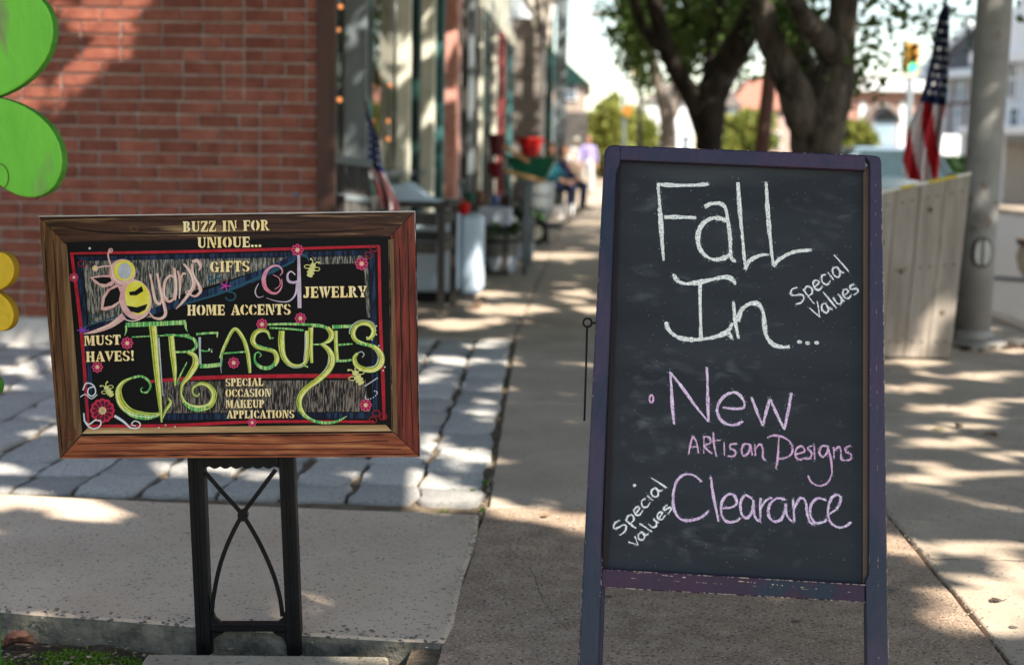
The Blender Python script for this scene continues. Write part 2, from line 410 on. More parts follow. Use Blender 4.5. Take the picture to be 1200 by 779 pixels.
# weeds and crumbs in the joints
wd = []
for px, py, n in ((505, 424, 26), (553, 487, 16), (571, 566, 40), (556, 577, 26), (533, 577, 18), (552, 527, 16), (487, 523, 22), (518, 600, 8), (566, 596, 20), (560, 440, 10)):
    p = G(px, py)
    for i in range(n): wd.append((p.x + R.gauss(0, .007), p.y + R.gauss(0, .016), R.uniform(-.004, .006)))
leaf_mesh('weeds', np.array(wd), .010, leafmat('weed', (.10, .19, .03), (.16, .28, .05)), None, seed=5)
# bed of soil with moss and litter at the foot of the slab ------------------------------------
def surf(px0, px1, py0, py1, nx, ny, f, name, m, z0, **kw):
    b_ = MB(); V = []
    for j in range(ny + 1):
        for i in range(nx + 1):
            p = G(px0 + (px1 - px0) * i / nx, py0 + (py1 - py0) * j / ny, z0); V.append((p.x, p.y, z0 + f(p.x, p.y)))
    b_.add(V, [(j * (nx + 1) + i, (j + 1) * (nx + 1) + i, (j + 1) * (nx + 1) + i + 1, j * (nx + 1) + i + 1) for j in range(ny) for i in range(nx)])
    return b_.build(name, m, smooth=True, **kw)
surf(-500, 519, 700, 1150, 110, 60, lambda x, y: noise.noise(Vector((x * 9, y * 9, 0))) * .012 + noise.noise(Vector((x * 40, y * 40, 3))) * .006, 'soil', M['soil'], -.062, kind='structure', origin=(0, 0, 0))
mo = []
rng = np.random.default_rng(3)
for cx, cy, sx, sy, n in ((88, 772, 34, 7, 1700), (150, 778, 14, 5, 300), (380, 763, 20, 3, 260), (280, 761, 14, 3, 160), (8, 777, 12, 4, 120)):
    for i in range(n):
        px, py = R.gauss(cx, sx * .6), R.gauss(cy, sy * .7)
        if py < 752 + px * .01: continue
        p = G(px, py, -.055); mo.append((p.x, p.y, -.056 + R.uniform(-.004, .006)))
leaf_mesh('moss', np.array(mo), .0065, leafmat('moss_green', (.06, .11, .012), (.13, .22, .025), .25), None, seed=6)
lt = MB()
for i in range(190):
    px, py = R.uniform(-20, 515), R.uniform(748, 800)
    if py < 742 + px * .03: continue
    p = G(px, py, -.055); a = R.uniform(0, 6.28); s_ = R.uniform(.003, .012); d = Vector((math.cos(a), math.sin(a), 0)); q = Vector((-math.sin(a), math.cos(a), R.uniform(-.4, .4)))
    c = Vector((p.x, p.y, -.046 + R.uniform(0, .008)))
    lt.add([c - d * s_, c + q * s_ * .5, c + d * s_, c - q * s_ * .5], [(0, 1, 2, 3)])
lt.build('leaf_litter', mat('litter', (.16, .10, .06), .9, (.42, .33, .25), 40), kind='stuff', origin=(0, 0, 0))
def leaf_thing(px, py, s_, label, c1, c2, ang, z=.004, curl=.5):
    p = G(px, py, z); V = []; n = 9
    for j in range(n):
        t = j / (n - 1); wv = math.sin(math.pi * t ** .8) * .42 * (1 + .25 * math.sin(j * 2.6))
        for k in (-1, -.5, 0, .5, 1):
            V.append(Vector(((t - .5) * s_, wv * k * s_, abs(k) ** 1.5 * s_ * .25 * curl + math.sin(t * 3.1) * s_ * .12)))
    fs = [(j * 5 + k, (j + 1) * 5 + k, (j + 1) * 5 + k + 1, j * 5 + k + 1) for j in range(n - 1) for k in range(4)]
    Mx = Matrix.Rotation(ang, 3, 'Z'); b_ = MB().add([Mx @ v + p for v in V], fs)
    b_.tube([Mx @ Vector((.5 * s_, 0, .05 * s_)) + p, Mx @ Vector((.78 * s_, .05 * s_, .1 * s_)) + p], [.0012, .0008], 5)
    return b_.build('fallen_leaf', mat('dead_leaf_%d' % px, c1, .8, c2, 40, 4, .4, 90), smooth=True, label=label, cat='leaf', group='fallen leaves on the ground', origin=(p.x, p.y, z))
leaf_thing(22, 757, .062, 'crumpled brown leaf on the soil below the big concrete slab', (.10, .045, .03), (.20, .10, .07), .4, -.05, 1.4)
leaf_thing(1100, 504, .05, 'olive fallen leaf on the sunlit sidewalk, leftmost beyond the chalkboard', (.10, .09, .03), (.2, .17, .06), 2.8, .004, .3)
leaf_thing(1124, 501, .04, 'dark curled leaf beside the olive one on the sidewalk', (.05, .035, .02), (.12, .08, .05), .8, .004, 1)
leaf_thing(1161, 511, .055, 'small brown leaf on the sidewalk near the right edge of the picture', (.12, .07, .03), (.22, .14, .06), 2.2, .004, .5)
leaf_thing(1168, 704, .034, 'flat dark brown leaf on the smooth slab at lower right', (.06, .045, .035), (.12, .09, .07), .2, .004, .1)
leaf_thing(640, 655 - 50, .03, 'small tan leaf lying by the joint between the two signs', (.2, .14, .08), (.3, .2, .12), .9, .004, .5)
# grit gathered along the joints, spots of old gum, hairline cracks
gr_ = MB()
for i in range(620):
    k = i % 4
    if k == 0: x, y = -.298 + R.gauss(0, .008), R.uniform(3.05, 4.6)
    elif k == 1: x, y = CX + R.gauss(0, .01), R.uniform(2.7, 4.4)
    elif k == 2: x, y = R.uniform(-1.7, 1.9), 4.135 + R.gauss(0, .012)
    else: x, y = R.uniform(-1.6, 1.9), R.uniform(2.8, 5)
    gr_.ball((x, y, .006), R.uniform(.0012, .0036), 5, 4, (1, R.uniform(.6, 1), .6))
gr_.build('grit', mat('grit', (.13, .10, .075), .9, (.42, .36, .30), 60), kind='stuff', origin=(0, 0, 0))
gm_ = MB()
for i in range(46):
    x, y, r_ = R.uniform(-.2, 2.0), R.uniform(2.9, 7.5), R.uniform(.006, .014)
    if abs(x - CX) < .02 or abs(y - 4.13) < .02: continue
    gm_.prism([(x + r_ * (1 + .2 * math.sin(3 * t + i)) * math.cos(t), y + r_ * math.sin(t) * .9, .0035) for t in [2 * math.pi * q_ / 12 for q_ in range(12)]], (0, 0, .0012))
gm_.build('gum_spots', mat('old_gum', (.10, .09, .08), .8, (.16, .14, .125), 30), kind='stuff', origin=(0, 0, 0))
def crack(pts, w_):
    P = cr([(p.x, p.y) for p in [G(*q_) for q_ in pts]], 10); b_ = MB(); V = []
    for i, p in enumerate(P):
        a = P[max(i - 1, 0)]; c = P[min(i + 1, len(P) - 1)]; dx, dy = c[0] - a[0], c[1] - a[1]; l = math.hypot(dx, dy) or 1; ww = w_ * R.uniform(.4, 1.3) * (.2 if i in (0, len(P) - 1) else 1); j = R.gauss(0, .0025)
        V += [(p[0] - dy / l * (ww + j), p[1] + dx / l * (ww + j), .0046), (p[0] + dy / l * (ww - j), p[1] - dx / l * (ww - j), .0046)]
    b_.add(V, [(2 * i, 2 * i + 1, 2 * i + 3, 2 * i + 2) for i in range(len(P) - 1)]); b_.build('hairline_crack', mat('crack_dark', (.05, .04, .03), .95), sw)
crack([(1062, 628), (1085, 650), (1096, 657), (1130, 656), (1205, 659)], .0022)
crack([(590, 640), (622, 668), (640, 712), (668, 742)], .0009); crack([(1050, 560), (1090, 572), (1150, 566), (1205, 578)], .0010)
# beige stone in front of the stand
q = [G(172, 765, -.008), G(455, 768, -.008), G(470, 900, -.008), G(90, 900, -.008)]
q = [Vector((p.x, p.y, -.075)) for p in q][::-1]
MB().prism(q, (0, 0, .067)).build('paving_stone', mat('sand_stone', (.25, .21, .155), .92, (.37, .32, .25), 5, 9, .6, 120, c3=(.14, .115, .085), s3=60, r3=(.58, .68)), bevel=.008,
    label='flat beige paving stone on the soil in front of the black stand', cat='stone')

# ================================================================== BRICK WALL (faces the camera)
WY = 7.40; EX = -1.43
bw = empty('brick_wall', (-2.2, WY, 0), 'red brick side wall with a cement plinth behind the painted sign', 'wall')
MB().box((-7, WY + .0045, 0), (EX, WY + .30, 5.2)).build('mortar_core', M['mortar'], bw)
MB().box((-7, WY - .02, -.02), (EX + .003, WY + .004, .135)).build('plinth', M['cement'], bw, bevel=.006)
def brick_mesh(ln, k):
    rr = random.Random(k); b_ = MB(); x, y_, z = ln / 2, .05, .0285
    V = []
    for yy, s_ in ((.05, 1), (-.004, 1), (-.008, .985)):
        for sx, sz in ((-1, -1), (1, -1), (1, 1), (-1, 1)):
            V.append((sx * (x - (1 - s_) * .2) + rr.uniform(-.002, .002), yy, sz * (z - (1 - s_) * .2) + rr.uniform(-.0015, .0015)))
    fs = [(8, 9, 10, 11)] + [(l * 4 + i, l * 4 + (i + 1) % 4, (l + 1) * 4 + (i + 1) % 4, (l + 1) * 4 + i) for l in (0, 1) for i in range(4)]
    me = bpy.data.meshes.new('brick'); me.from_pydata(V, [], [f[::-1] for f in fs] if False else fs); me.materials.append(M['brick']); me.update(); return me
BF = [brick_mesh(.203, k) for k in range(6)]; BH = [brick_mesh(.098, k) for k in range(4)]; BQ = [brick_mesh(.15, k) for k in range(3)]
cnt = 0; rest = MB()
for r_ in range(0, 74):
    z = .135 + .012 + .0285 + r_ * .0677
    if z > 5.1: break
    zy = z
    jx = -1.815 if z > 1.30 else -1.735        # toothed joint to the pilaster
    # field left of the joint
    segs = []
    x = jx - .006; first = True
    while x > -6.9:
        u = R.random(); ln = .203
        if first and r_ % 2: ln = .098
        elif u < .07: ln = .098
        first = False
        segs.append((x - ln, ln)); x -= ln + .011
    x = jx + .006; k = 0
    while x < EX - .02:
        ln = .203 if (k + r_) % 2 else .098
        if x + ln > EX - .004: ln = EX - .003 - x
        if ln > .03: segs.append((x, ln))
        x += ln + .011; k += 1
    for x0, ln in segs:
        xc = x0 + ln / 2; vis = x0 > -3.2 and z < 1.95
        if vis and cnt < 299:
            me = BF if ln > .17 else (BQ if ln > .12 else BH); base = .203 if ln > .17 else (.15 if ln > .12 else .098)
            piece('brick', R.choice(me), (xc, WY + R.uniform(-.0025, .002), z + R.uniform(-.001, .001)), bw, (0, R.uniform(-.004, .004), 0), (ln / base, 1, 1)); cnt += 1
        else:
            rest.box((x0, WY - .006, z - .028), (x0 + ln, WY + .05, z + .028))
rest.build('brickwork', M['brick'], bw, kind='stuff')
MB().box((EX + .001, WY - .035, -.02), (EX + .095, WY + .02, 5.2)).build('corner_board', M['browntrim'], bw, bevel=.006)
MB().ball(W(347, 228, WY - .012), .012, 10, 6).build('anchor_bolt', mat('bluish_bolt', (.15, .2, .3), .5), bw)

# ================================================================== SHOP FRONTS (left side of the street, receding)
FX = -1.64
def yx(px): return -FX * F / (690 - px)          # depth at which the front plane is seen at that picture column
def shop(name, y0, y1, ztop, label, wallm, bulkm, sill, head, posts, glass_segs, floorz=0, cat='shop'):
    r_ = empty(name, (FX - 1, (y0 + y1) / 2, 0), label, cat)
    MB().box((FX - 4, y0, head), (FX, y1, ztop)).build('upper_wall', wallm, r_)
    MB().box((FX - .10, y0 + .002, 0), (FX - .003, y1 - .002, sill)).build('bulkhead', bulkm, r_, bevel=.01)
    MB().box((FX - .12, y0 + .004, sill), (FX + .05, y1 - .004, sill + .05)).build('window_sill', M['cream'] if bulkm is not M['dkgreen'] else M['greypaint'], r_, bevel=.006)
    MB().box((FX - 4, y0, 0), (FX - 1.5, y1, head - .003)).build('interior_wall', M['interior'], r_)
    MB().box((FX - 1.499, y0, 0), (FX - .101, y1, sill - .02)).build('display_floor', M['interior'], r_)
    for a, b_ in glass_segs:
        MB().box((FX - .06, a, sill + .051), (FX - .052, b_, head - .002)).build('window_pane', M['glass'], r_)
    for a, wd_, pr, m, z1 in posts:
        MB().box((FX - .04, a, sill + .06 if z1 < 0 else 0), (FX + pr, a + wd_, abs(z1))).build('post', M[m], r_, bevel=.008)
    MB().box((FX - .1, y0 + .003, head - .28), (FX + .09, y1 - .003, head)).build('transom', M['cream'], r_, bevel=.01)
    return r_
Y1, Y2, Y3, Y4 = yx(387.5), yx(512), yx(590), 50
s1 = shop('shop_front', 7.72, Y2 - .01, 6.5, 'corner shop with grey and dark green window posts beyond the brick wall', M['cream'], M['dkgreen'], .86, 3.3,
     [(yx(405), .10, .115, 'greypaint', 3.05), (yx(425), .14, .03, 'dkgreen', 3.05), (yx(466) - .02, .12, .075, 'cream', 3.05), (yx(476), .22, .08, 'dkgreen', 3.06),
      (yx(489) + .02, .16, .12, 'cream', 3.05), (yx(502.5) - .03, .2, .11, 'teal', 3.06)],
     [(7.75, yx(405)), (yx(430), yx(466) - .03), (yx(484), yx(489)), (yx(496), Y2 - .15)])
s2 = shop('shop_front', Y2, Y3 - .01, 7.0, 'second shop with a salmon brick pier and cream and dark posts', M['cream'], M['maroon'], .7, 3.4,
     [(Y2 + .01, .45, .17, 'pink', 3.1), (yx(529), .2, .05, 'white', 3.11), (yx(535), .3, .08, 'darkwood', 3.1), (yx(541), .2, .10, 'greypaint', 3.1), (yx(546), .3, .10, 'darkwood', 3.1), (yx(551), .2, .11, 'cream', 3.1), (yx(556), .5, .10, 'dkgreen', 3.1), (yx(562), .3, .11, 'darkwood', 3.1),
      (yx(567), .3, .13, 'cream', 3.1), (yx(576), .5, .13, 'maroon', 3.1), (yx(582), .5, .1, 'darkwood', 3.1), (yx(587), .5, .12, 'teal', 3.1)],
     [(yx(533), yx(541)), (yx(545), yx(549)), (yx(553), yx(558)), (yx(562), yx(567)), (yx(571), yx(576))])
s3 = shop('shop_front', Y3, Y4, 7.5, 'far shop row with a projecting grey brown bay behind the wheelbarrow display', M['white'], M['greywall'], .6, 3.4,
     [(yx(633), 1.5, .12, 'dkgreen', 3.1), (yx(640), 2, .15, 'greypaint', 3.1), (48, 1, .25, 'dkgreen', 7.0)],
     [(yx(600), yx(631)), (42, 47.5)])
p0, p1 = W(593, 21, 28.5), W(634, 21, 28.5)
MB().box((FX - .02, 28.5, 0), (p1.x, 32, p0.z)).build('projecting_bay', M['greywall'], s3, bevel=.02)
for k in range(9):
    z_ = .3 + k * .38
    MB().box((FX, 28.47, z_), (p1.x + .02, 28.499, z_ + .36)).build('clapboard', M['greywall'], s3, bevel=.01)
MB().box((p1.x + .14, 28.0, 0), (p1.x + .26, 28.12, 4.6)).build('porch_post', M['dkgreen'], s3, bevel=.01)
MB().box((p1.x + .27, 30.0, 0), (p1.x + .50, 30.12, 4.9)).build('porch_post', M['greypaint'], s3, bevel=.01)
# string lights inside the first window
st = empty('string_lights', (FX - .3, 9.2, 1.9), 'string of small warm bulbs hanging in the corner shop window', 'lights')
bulb = mat('warm_bulb', (1.0, .36, .12), .4, emit=.35)
cord = MB()
bl = [(399, 8, 8.9), (396, 35, 9.0), (393, 62, 9.05), (398, 117, 8.95), (408, 121, 9.3), (409, 165, 9.4), (457, 100, 10.9), (455, 142, 10.9), (455, 163, 10.9)]
for px, py, Y in bl:
    p = W(px, py, Y + .5); MB().ball(p, .017, 10, 8).build('bulb', bulb, st)
for a, b_ in zip(bl, bl[1:]):
    pa, pb = W(a[0], a[1], a[2] + .5), W(b_[0], b_[1], b_[2] + .5); mid = (pa + pb) / 2 - Vector((0, 0, .03)); cord.tube([pa, mid, pb], .003, 5)
cord.build('wire', M['black'], st)
# white sheet standing in for the bright reflection in the window
dp = W(446, 60, 10.9)
cp = [Vector((FX - .15 + .03 * math.sin(i * 1.3), 11.3 + i * .072, 0)) for i in range(22)]
cv = MB(); cv.add([p + Vector((0, 0, 1.5 + .25 * math.sin(i * .35))) for i, p in enumerate(cp)] + [p + Vector((0, 0, 3.2)) for p in cp], [(i, i + 1, 23 + i, 22 + i) for i in range(21)])
o = cv.build('window_reflection_sheet', M['white'], smooth=True, label='white swagged sheet behind the corner shop glass, standing in for a bright reflection', cat='reflection')
md = o.modifiers.new('solid', 'SOLIDIFY'); md.thickness = .006

# far buildings -------------------------------------------------------------------------------
def window(parent, c, wd_, ht, nrm='y', fm=None, depth=.08, glassm=None):
    # frame standing proud of the wall with a pane and a mullion behind; nrm is the facing axis ('y': towards -Y, 'x': towards -X)
    x, y_, z = c; fm = fm or M['white']
    def bx(b_, u0, u1, z0, z1, d0, d1):
        if nrm == 'y': b_.box((x + u0, y_ - d1, z + z0), (x + u1, y_ - d0, z + z1))
        else: b_.box((x - d1, y_ + u0, z + z0), (x - d0, y_ + u1, z + z1))
    f = MB(); t = wd_ * .1; bx(f, -wd_ / 2, -wd_ / 2 + t, 0, ht, -.02, depth); bx(f, wd_ / 2 - t, wd_ / 2, 0, ht, -.02, depth)
    bx(f, -wd_ / 2 + t, wd_ / 2 - t, ht - t, ht, -.02, depth - .003); bx(f, -wd_ / 2 - t * .6, wd_ / 2 + t * .6, -t * .8, -.001, -.02, depth + .05); bx(f, -wd_ / 2 + t, wd_ / 2 - t, ht * .47, ht * .52, -.02, depth - .01)
    fo = f.build('window', fm, parent)
    g_ = MB(); bx(g_, -wd_ / 2 + t, wd_ / 2 - t, 0, ht - t, -.01, .02); g_.build('pane', glassm or DG, fo)
DG = mat('dark_pane', (.05, .07, .09), .08, (.10, .14, .18), 1, spec=.8)
PB = mat('pale_pane', (.25, .33, .40), .15, (.35, .43, .5), 1, spec=.7)
redbrick = mat('far_red_brick', (.30, .155, .12), .9, (.38, .21, .165), 2)
greybrick = mat('far_grey_brick', (.16, .12, .115), .9, (.22, .17, .16), 2)
palesiding = mat('shade_tinted_siding', (.62, .66, .70), .6, (.68, .72, .76), 2)  # white siding with the bluish tone of shade mixed into its colour
# brick building with white cornice, straight ahead to the right
D = 100
a = W(988, 95, D); c_ = W(1078, 104, D); zt = a.z
bA = empty('brick_building', ((a.x + c_.x) / 2, D, 0), 'low pinkish brick building with a broad white cornice seen past the traffic signal', 'building')
MB().box((a.x, D, -.1), (c_.x + 3, D + 12, zt - .01)).build('wall', redbrick, bA)
MB().box((a.x - 1.2, D - .8, zt - .7), (c_.x + 3.5, D - .001, zt + .02)).build('cornice', M['white'], bA, bevel=.1)
MB().box((a.x - 1.0, D + .001, zt), (c_.x + 3.3, D + 12, zt + .35)).build('roof', M['greywall'], bA)
for px, py, wpx, hpx in ((1012, 133, 9, 16), (1019, 150, 7, 12), (1061, 133, 9, 16)):
    p = W(px, py, D); window(bA, (p.x, D, p.z - hpx / 2 / 16.7), wpx / 16.7, hpx / 16.7)
MB().box((W(1008, 120, D).x, D - .06, .1), (W(1014, 120, D).x, D - .002, W(1000, 120, D).z)).build('white_panel', M['white'], bA)
MB().box((W(1055, 120, D).x, D - .06, .1), (W(1062, 120, D).x, D - .002, W(1053, 120, D).z)).build('white_panel', M['white'], bA)
p = W(1034, 122, D); ar = MB(); arc = [Vector((p.x + 1.1 * math.cos(t), D - .2, p.z - 1.2 + 1.1 * math.sin(t))) for t in [math.pi * k / 12 for k in range(13)]]
ar.tube(arc, .18, 6).build('door_arch', M['greywall'], bA)
MB().box((p.x - .9, D - .12, .0), (p.x + .9, D - .003, p.z - 1.2)).build('door', DG, bA)
# pillar clock / post box in front
pm = W(1035, 172, 75); zt = W(1035, 128, 75).z
pc = empty('street_kiosk', (pm.x, 75, 0), 'dark street kiosk with a glazed head in front of the brick building', 'kiosk')
MB().box((pm.x - .9, 74.4, -.1), (pm.x + .9, 75.6, 1.9)).build('base', mat('kiosk_dark', (.03, .035, .05), .5), pc, bevel=.05)
MB().box((pm.x - .55, 74.6, 1.901), (pm.x + .55, 75.4, 3.3)).build('glazed_head', PB, pc, bevel=.04)
MB().prism([(pm.x - .8, 74.4, 3.301), (pm.x + .8, 74.4, 3.301), (pm.x, 74.4, 3.9)], (0, 1.2, 0)).build('roof', M['iron'], pc)
# grey brick town house: its front faces the street, away from the sun
TH = rad(-63)
D = 60
a = W(1096, 92, D); zt = W(1100, 84, D).z; x0 = a.x
bB = empty('town_house', (x0, D, 0), 'dark grey brick town house with white gable trim behind the flag', 'house')
U = lambda px: x0 + (px - 1096) / 18.5
MB().box((x0, D, -.1), (x0 + 7, D + 5, zt)).build('wall', greybrick, bB)
MB().prism([(x0 - .3, D - .35, zt + .003), (x0 + 7.3, D - .35, zt + .003), (x0 + 7.3, D - .35, zt + 2.6), (U(1140), D - .35, zt + 1.6)], (0, 5.7, 0)).build('roof', mat('slate_roof', (.09, .09, .10), .8, (.14, .14, .15), 3), bB)
MB().bar((x0 - .4, D - .42, zt + .05), (U(1141), D - .42, zt + 1.7), .30, .12, (0, 0, 1)).build('gable_trim', M['white'], bB)
MB().box((x0 - .5, D - .55, zt - .35), (x0 + 7, D - .002, zt - .01)).build('cornice', M['white'], bB, bevel=.05)
q1 = W(1137, 46, D)
dm = MB().box((U(1113), D + 1.0, zt - .2), (U(1136), D + 3, q1.z)).build('dormer', M['white'], bB)
MB().box((U(1112), D + .8, q1.z + .003), (U(1137), D + 3.2, q1.z + .15)).build('dormer_roof', redbrick, dm)
for px, py in ((1111, 103), (1126, 103), (1140, 103), (1108, 143), (1124, 143), (1139, 143)):
    p = W(px, py, D); window(bB, (U(px), D, p.z - .55), .5, 1.15, glassm=PB)
bB.rotation_euler.z = TH
# pale sided building far right with porch, also facing the street
D = 42
a = W(1163, 92, D); x0 = a.x; U = lambda px: x0 + (px - 1163) / 29
bC = empty('sided_building', (x0, D, 0), 'white sided building tinted blue grey as in shade, with a white porch at the right edge', 'building')
ztop = W(1175, 62, D).z
MB().box((x0, D, 0), (x0 + 8, D + 6, ztop)).build('wall', palesiding, bC)
MB().prism([(x0 - .4, D - .4, ztop + .002), (x0 + 8.4, D - .4, ztop + .002), (x0 + 4, D - .4, ztop + 3.2)], (0, 6.8, 0)).build('roof', M['white'], bC)
MB().box((x0 - .45, D - .5, ztop - .35), (x0 + 8, D - .002, ztop)).build('eave', M['white'], bC, bevel=.04)
for k in range(26):
    z_ = 1.9 + k * .16
    if z_ > ztop - .5: break
    MB().box((x0 + .01, D - .02, z_), (x0 + 8, D - .003, z_ + .145)).build('clapboard', palesiding, bC)
p = W(1188, 116, D); window(bC, (U(1189), D - .02, p.z), .45, 1.05, glassm=DG)
p = W(1192, 150, D); window(bC, (U(1193), D - .02, p.z), .4, .55, glassm=DG)
zc = W(1180, 160, D).z
MB().box((x0 - .02, D - 1.2, zc), (x0 + 8, D - .025, zc + .25)).build('porch_roof', M['white'], bC, bevel=.03)
for k in range(5):
    xx = x0 + .1 + k * 1.5; MB().box((xx, D - 1.15, 0.001), (xx + .16, D - .99, zc)).build('porch_column', M['white'], bC, bevel=.015)
MB().box((x0 + .3, D - .10, 0), (x0 + 8, D - .003, zc - .2)).build('porch_front', mat('porch_tan', (.42, .37, .31), .7), bC)
bC.rotation_euler.z = TH
# gable roofed building with green roof at the far end of the left side
D = 62
a = W(654, 98, D); c_ = W(685, 98, D); pk = W(652, 58, D)
bD = empty('corner_building', ((a.x + c_.x) / 2, D, 0), 'beige building with a dark green pitched roof at the far end of the shops', 'building')
beige = mat('beige_stucco', (.30, .235, .19), .85, (.38, .30, .25), 2)
MB().box((a.x - 3, D, 0), (c_.x, D + 12, a.z)).build('wall', beige, bD)
MB().prism([(c_.x + .25, D - .3, a.z + .003), (pk.x - .2, D - .3, pk.z), (pk.x - 3.5, D - .3, pk.z), (a.x - 3.2, D - .3, a.z + .003)], (0, 12.5, 0)).build('roof', M['dkgreen'], bD)
p = W(669, 116, D); window(bD, (p.x, D, p.z), .5, .7)
p = W(675, 140, D)
MB().box((p.x - .5, D - .5, p.z - 1.3), (p.x + .5, D - .002, p.z + .3)).build('bay', M['interior'], bD, bevel=.03)
MB().box((p.x - .8, D - .8, p.z - 1.7), (p.x + .8, D - .003, p.z - 1.31)).build('awning', M['cream'], bD, bevel=.05)
# pink house and white house beyond trees
D = 120
a = W(858, 108, D); c_ = W(905, 108, D)
bE = empty('pink_house', ((a.x + c_.x) / 2, D, 0), 'pink house with a sloping tiled roof glimpsed between the tree trunks', 'house')
MB().box((a.x, D, -.1), (c_.x + 2, D + 9, a.z - 1.4)).build('wall', mat('pink_plaster', (.45, .32, .27), .8), bE)
MB().prism([(a.x - .5, D - .5, a.z - 1.4), (c_.x + 2.5, D - .5, a.z - 1.4), (c_.x + 1, D - .5, a.z + 1.3), (a.x + 1.6, D - .5, a.z + 1.3)], (0, 10, 0)).build('roof', mat('pink_tile', (.50, .23, .17), .85), bE)
for k in range(3): window(bE, (a.x + 1 + k * 1.4, D, 2.2), .7, 1.3)
a = W(758, 150, 110); c_ = W(812, 150, 110)
bF = empty('white_house', ((a.x + c_.x) / 2, 110, 0), 'white sunlit house far down the street behind the thin trunk', 'house')
MB().box((a.x, 110, -.1), (c_.x, 118, W(780, 118, 110).z)).build('wall', M['white'], bF)
MB().prism([(a.x - .4, 109.6, W(780, 118, 110).z + .003), (c_.x + .4, 109.6, W(780, 118, 110).z + .003), ((a.x + c_.x) / 2, 109.6, W(780, 96, 110).z)], (0, 9, 0)).build('roof', M['greywall'], bF)
for k in range(3): window(bF, (a.x + .8 + k * 1.1, 110, 1.6), .6, 1.4)
bG = empty('grey_house', (W(850, 150, 90).x, 90, 0), 'grey violet house with small windows behind the second tree', 'house')
a = W(838, 125, 90); c_ = W(866, 125, 90)
MB().box((a.x, 90, -.1), (c_.x, 98, a.z)).build('wall', mat('violet_grey', (.22, .2, .24), .8), bG)
MB().prism([(a.x - .3, 89.7, a.z + .003), (c_.x + .3, 89.7, a.z + .003), ((a.x + c_.x) / 2, 89.7, a.z + 1.1)], (0, 8.5, 0)).build('roof', M['greywall'], bG)
for k in range(2):
    for j in range(2): window(bG, (a.x + .45 + k * .7, 90, 2.0 + j * 1.5), .36, .9, glassm=PB)
# low white wall and hedge across the street
a = W(1098, 158, 50); c_ = W(1136, 158, 50)
MB().box((a.x, 50, -.1), (c_.x + 1.5, 50.4, a.z)).build('garden_wall', M['white'], label='low white rendered wall beyond the dark hedge', cat='wall', bevel=.03)
# ================================================================== TREES
def limb(b_, pts, n=12, jit=.07, k=5):        # pts: (px, py, Y, radius in photo px)
    P = cr(pts, k); b_.tube([W(p[0], p[1], p[2]) for p in P], [p[3] / F * p[2] for p in P], n, jit=jit)
def limbw(b_, pts, n=10, jit=.07, k=5):       # pts: (x, y, z, r) in metres
    P = cr(pts, k); b_.tube([Vector(p[:3]) for p in P], [p[3] for p in P], n, jit=jit)
def crown(P, cull=None):
    return P
def ell(n, c, r, rng, clump=None):
    # clumped points in an ellipsoid shell
    m = clump or max(8, n // 60)
    u = rng.normal(size=(m, 3)); u /= np.linalg.norm(u, axis=1)[:, None]; rr = rng.uniform(.35, 1, m) ** .6
    cc = u * rr[:, None] * np.array(r) + np.array(c)
    idx = rng.integers(0, m, n); return cc[idx] + rng.normal(size=(n, 3)) * np.minimum(np.array(r) * .13, .38)
GX = lambda px, Y: W(px, 185, Y).x
# lit patches: ellipses in the picture where the ground gets sun (gaps in the canopy above let it through)
LIT = [(60, 592, 120, 8), (15, 560, 30, 20), (105, 560, 35, 7), (230, 548, 60, 7), (330, 556, 26, 4), (345, 712, 40, 14), (520, 586, 50, 8), (632, 602, 48, 8), (700, 617, 40, 8),
       (512, 420, 24, 5), (566, 404, 22, 4), (540, 378, 55, 4), (600, 362, 55, 5), (560, 345, 40, 4), (676, 347, 22, 8), (692, 362, 16, 5), (640, 300, 60, 4), 
       (685, 228, 26, 14), (690, 262, 30, 3), (1110, 645, 75, 12), (1165, 700, 70, 34), (1090, 560, 50, 8), (1175, 555, 34, 6), (1110, 520, 60, 4), (1110, 500, 50, 4),
       (1120, 478, 55, 4), (1070, 455, 40, 4), (1160, 440, 46, 5), (1080, 425, 40, 3), (1190, 470, 30, 4), (1180, 250, 40, 14), (1185, 410, 20, 5), (35, 430, 40, 10)]
WALLPOLY = [(30, -60), (192, -60), (186, 8), (164, 44), (160, 70), (138, 88), (118, 108), (104, 118), (90, 144), (66, 164), (30, 154), (-60, 190), (-60, -60)]
WALLELL = [(118, 18, 12, 22), (30, 395, 60, 14), (105, 170, 10, 14), (30, 330, 22, 20), (240, 128, 24, 7), (318, 166, 7, 12)]
def in_poly(x, y, P):
    c = False; j = len(P) - 1
    for i in range(len(P)):
        if (P[i][1] > y) != (P[j][1] > y) and x < (P[j][0] - P[i][0]) * (y - P[i][1]) / (P[j][1] - P[i][1]) + P[i][0]: c = not c
        j = i
    return c
def n_of(q): return noise.noise(Vector((q.x * 5, q.y * 4, 3)))
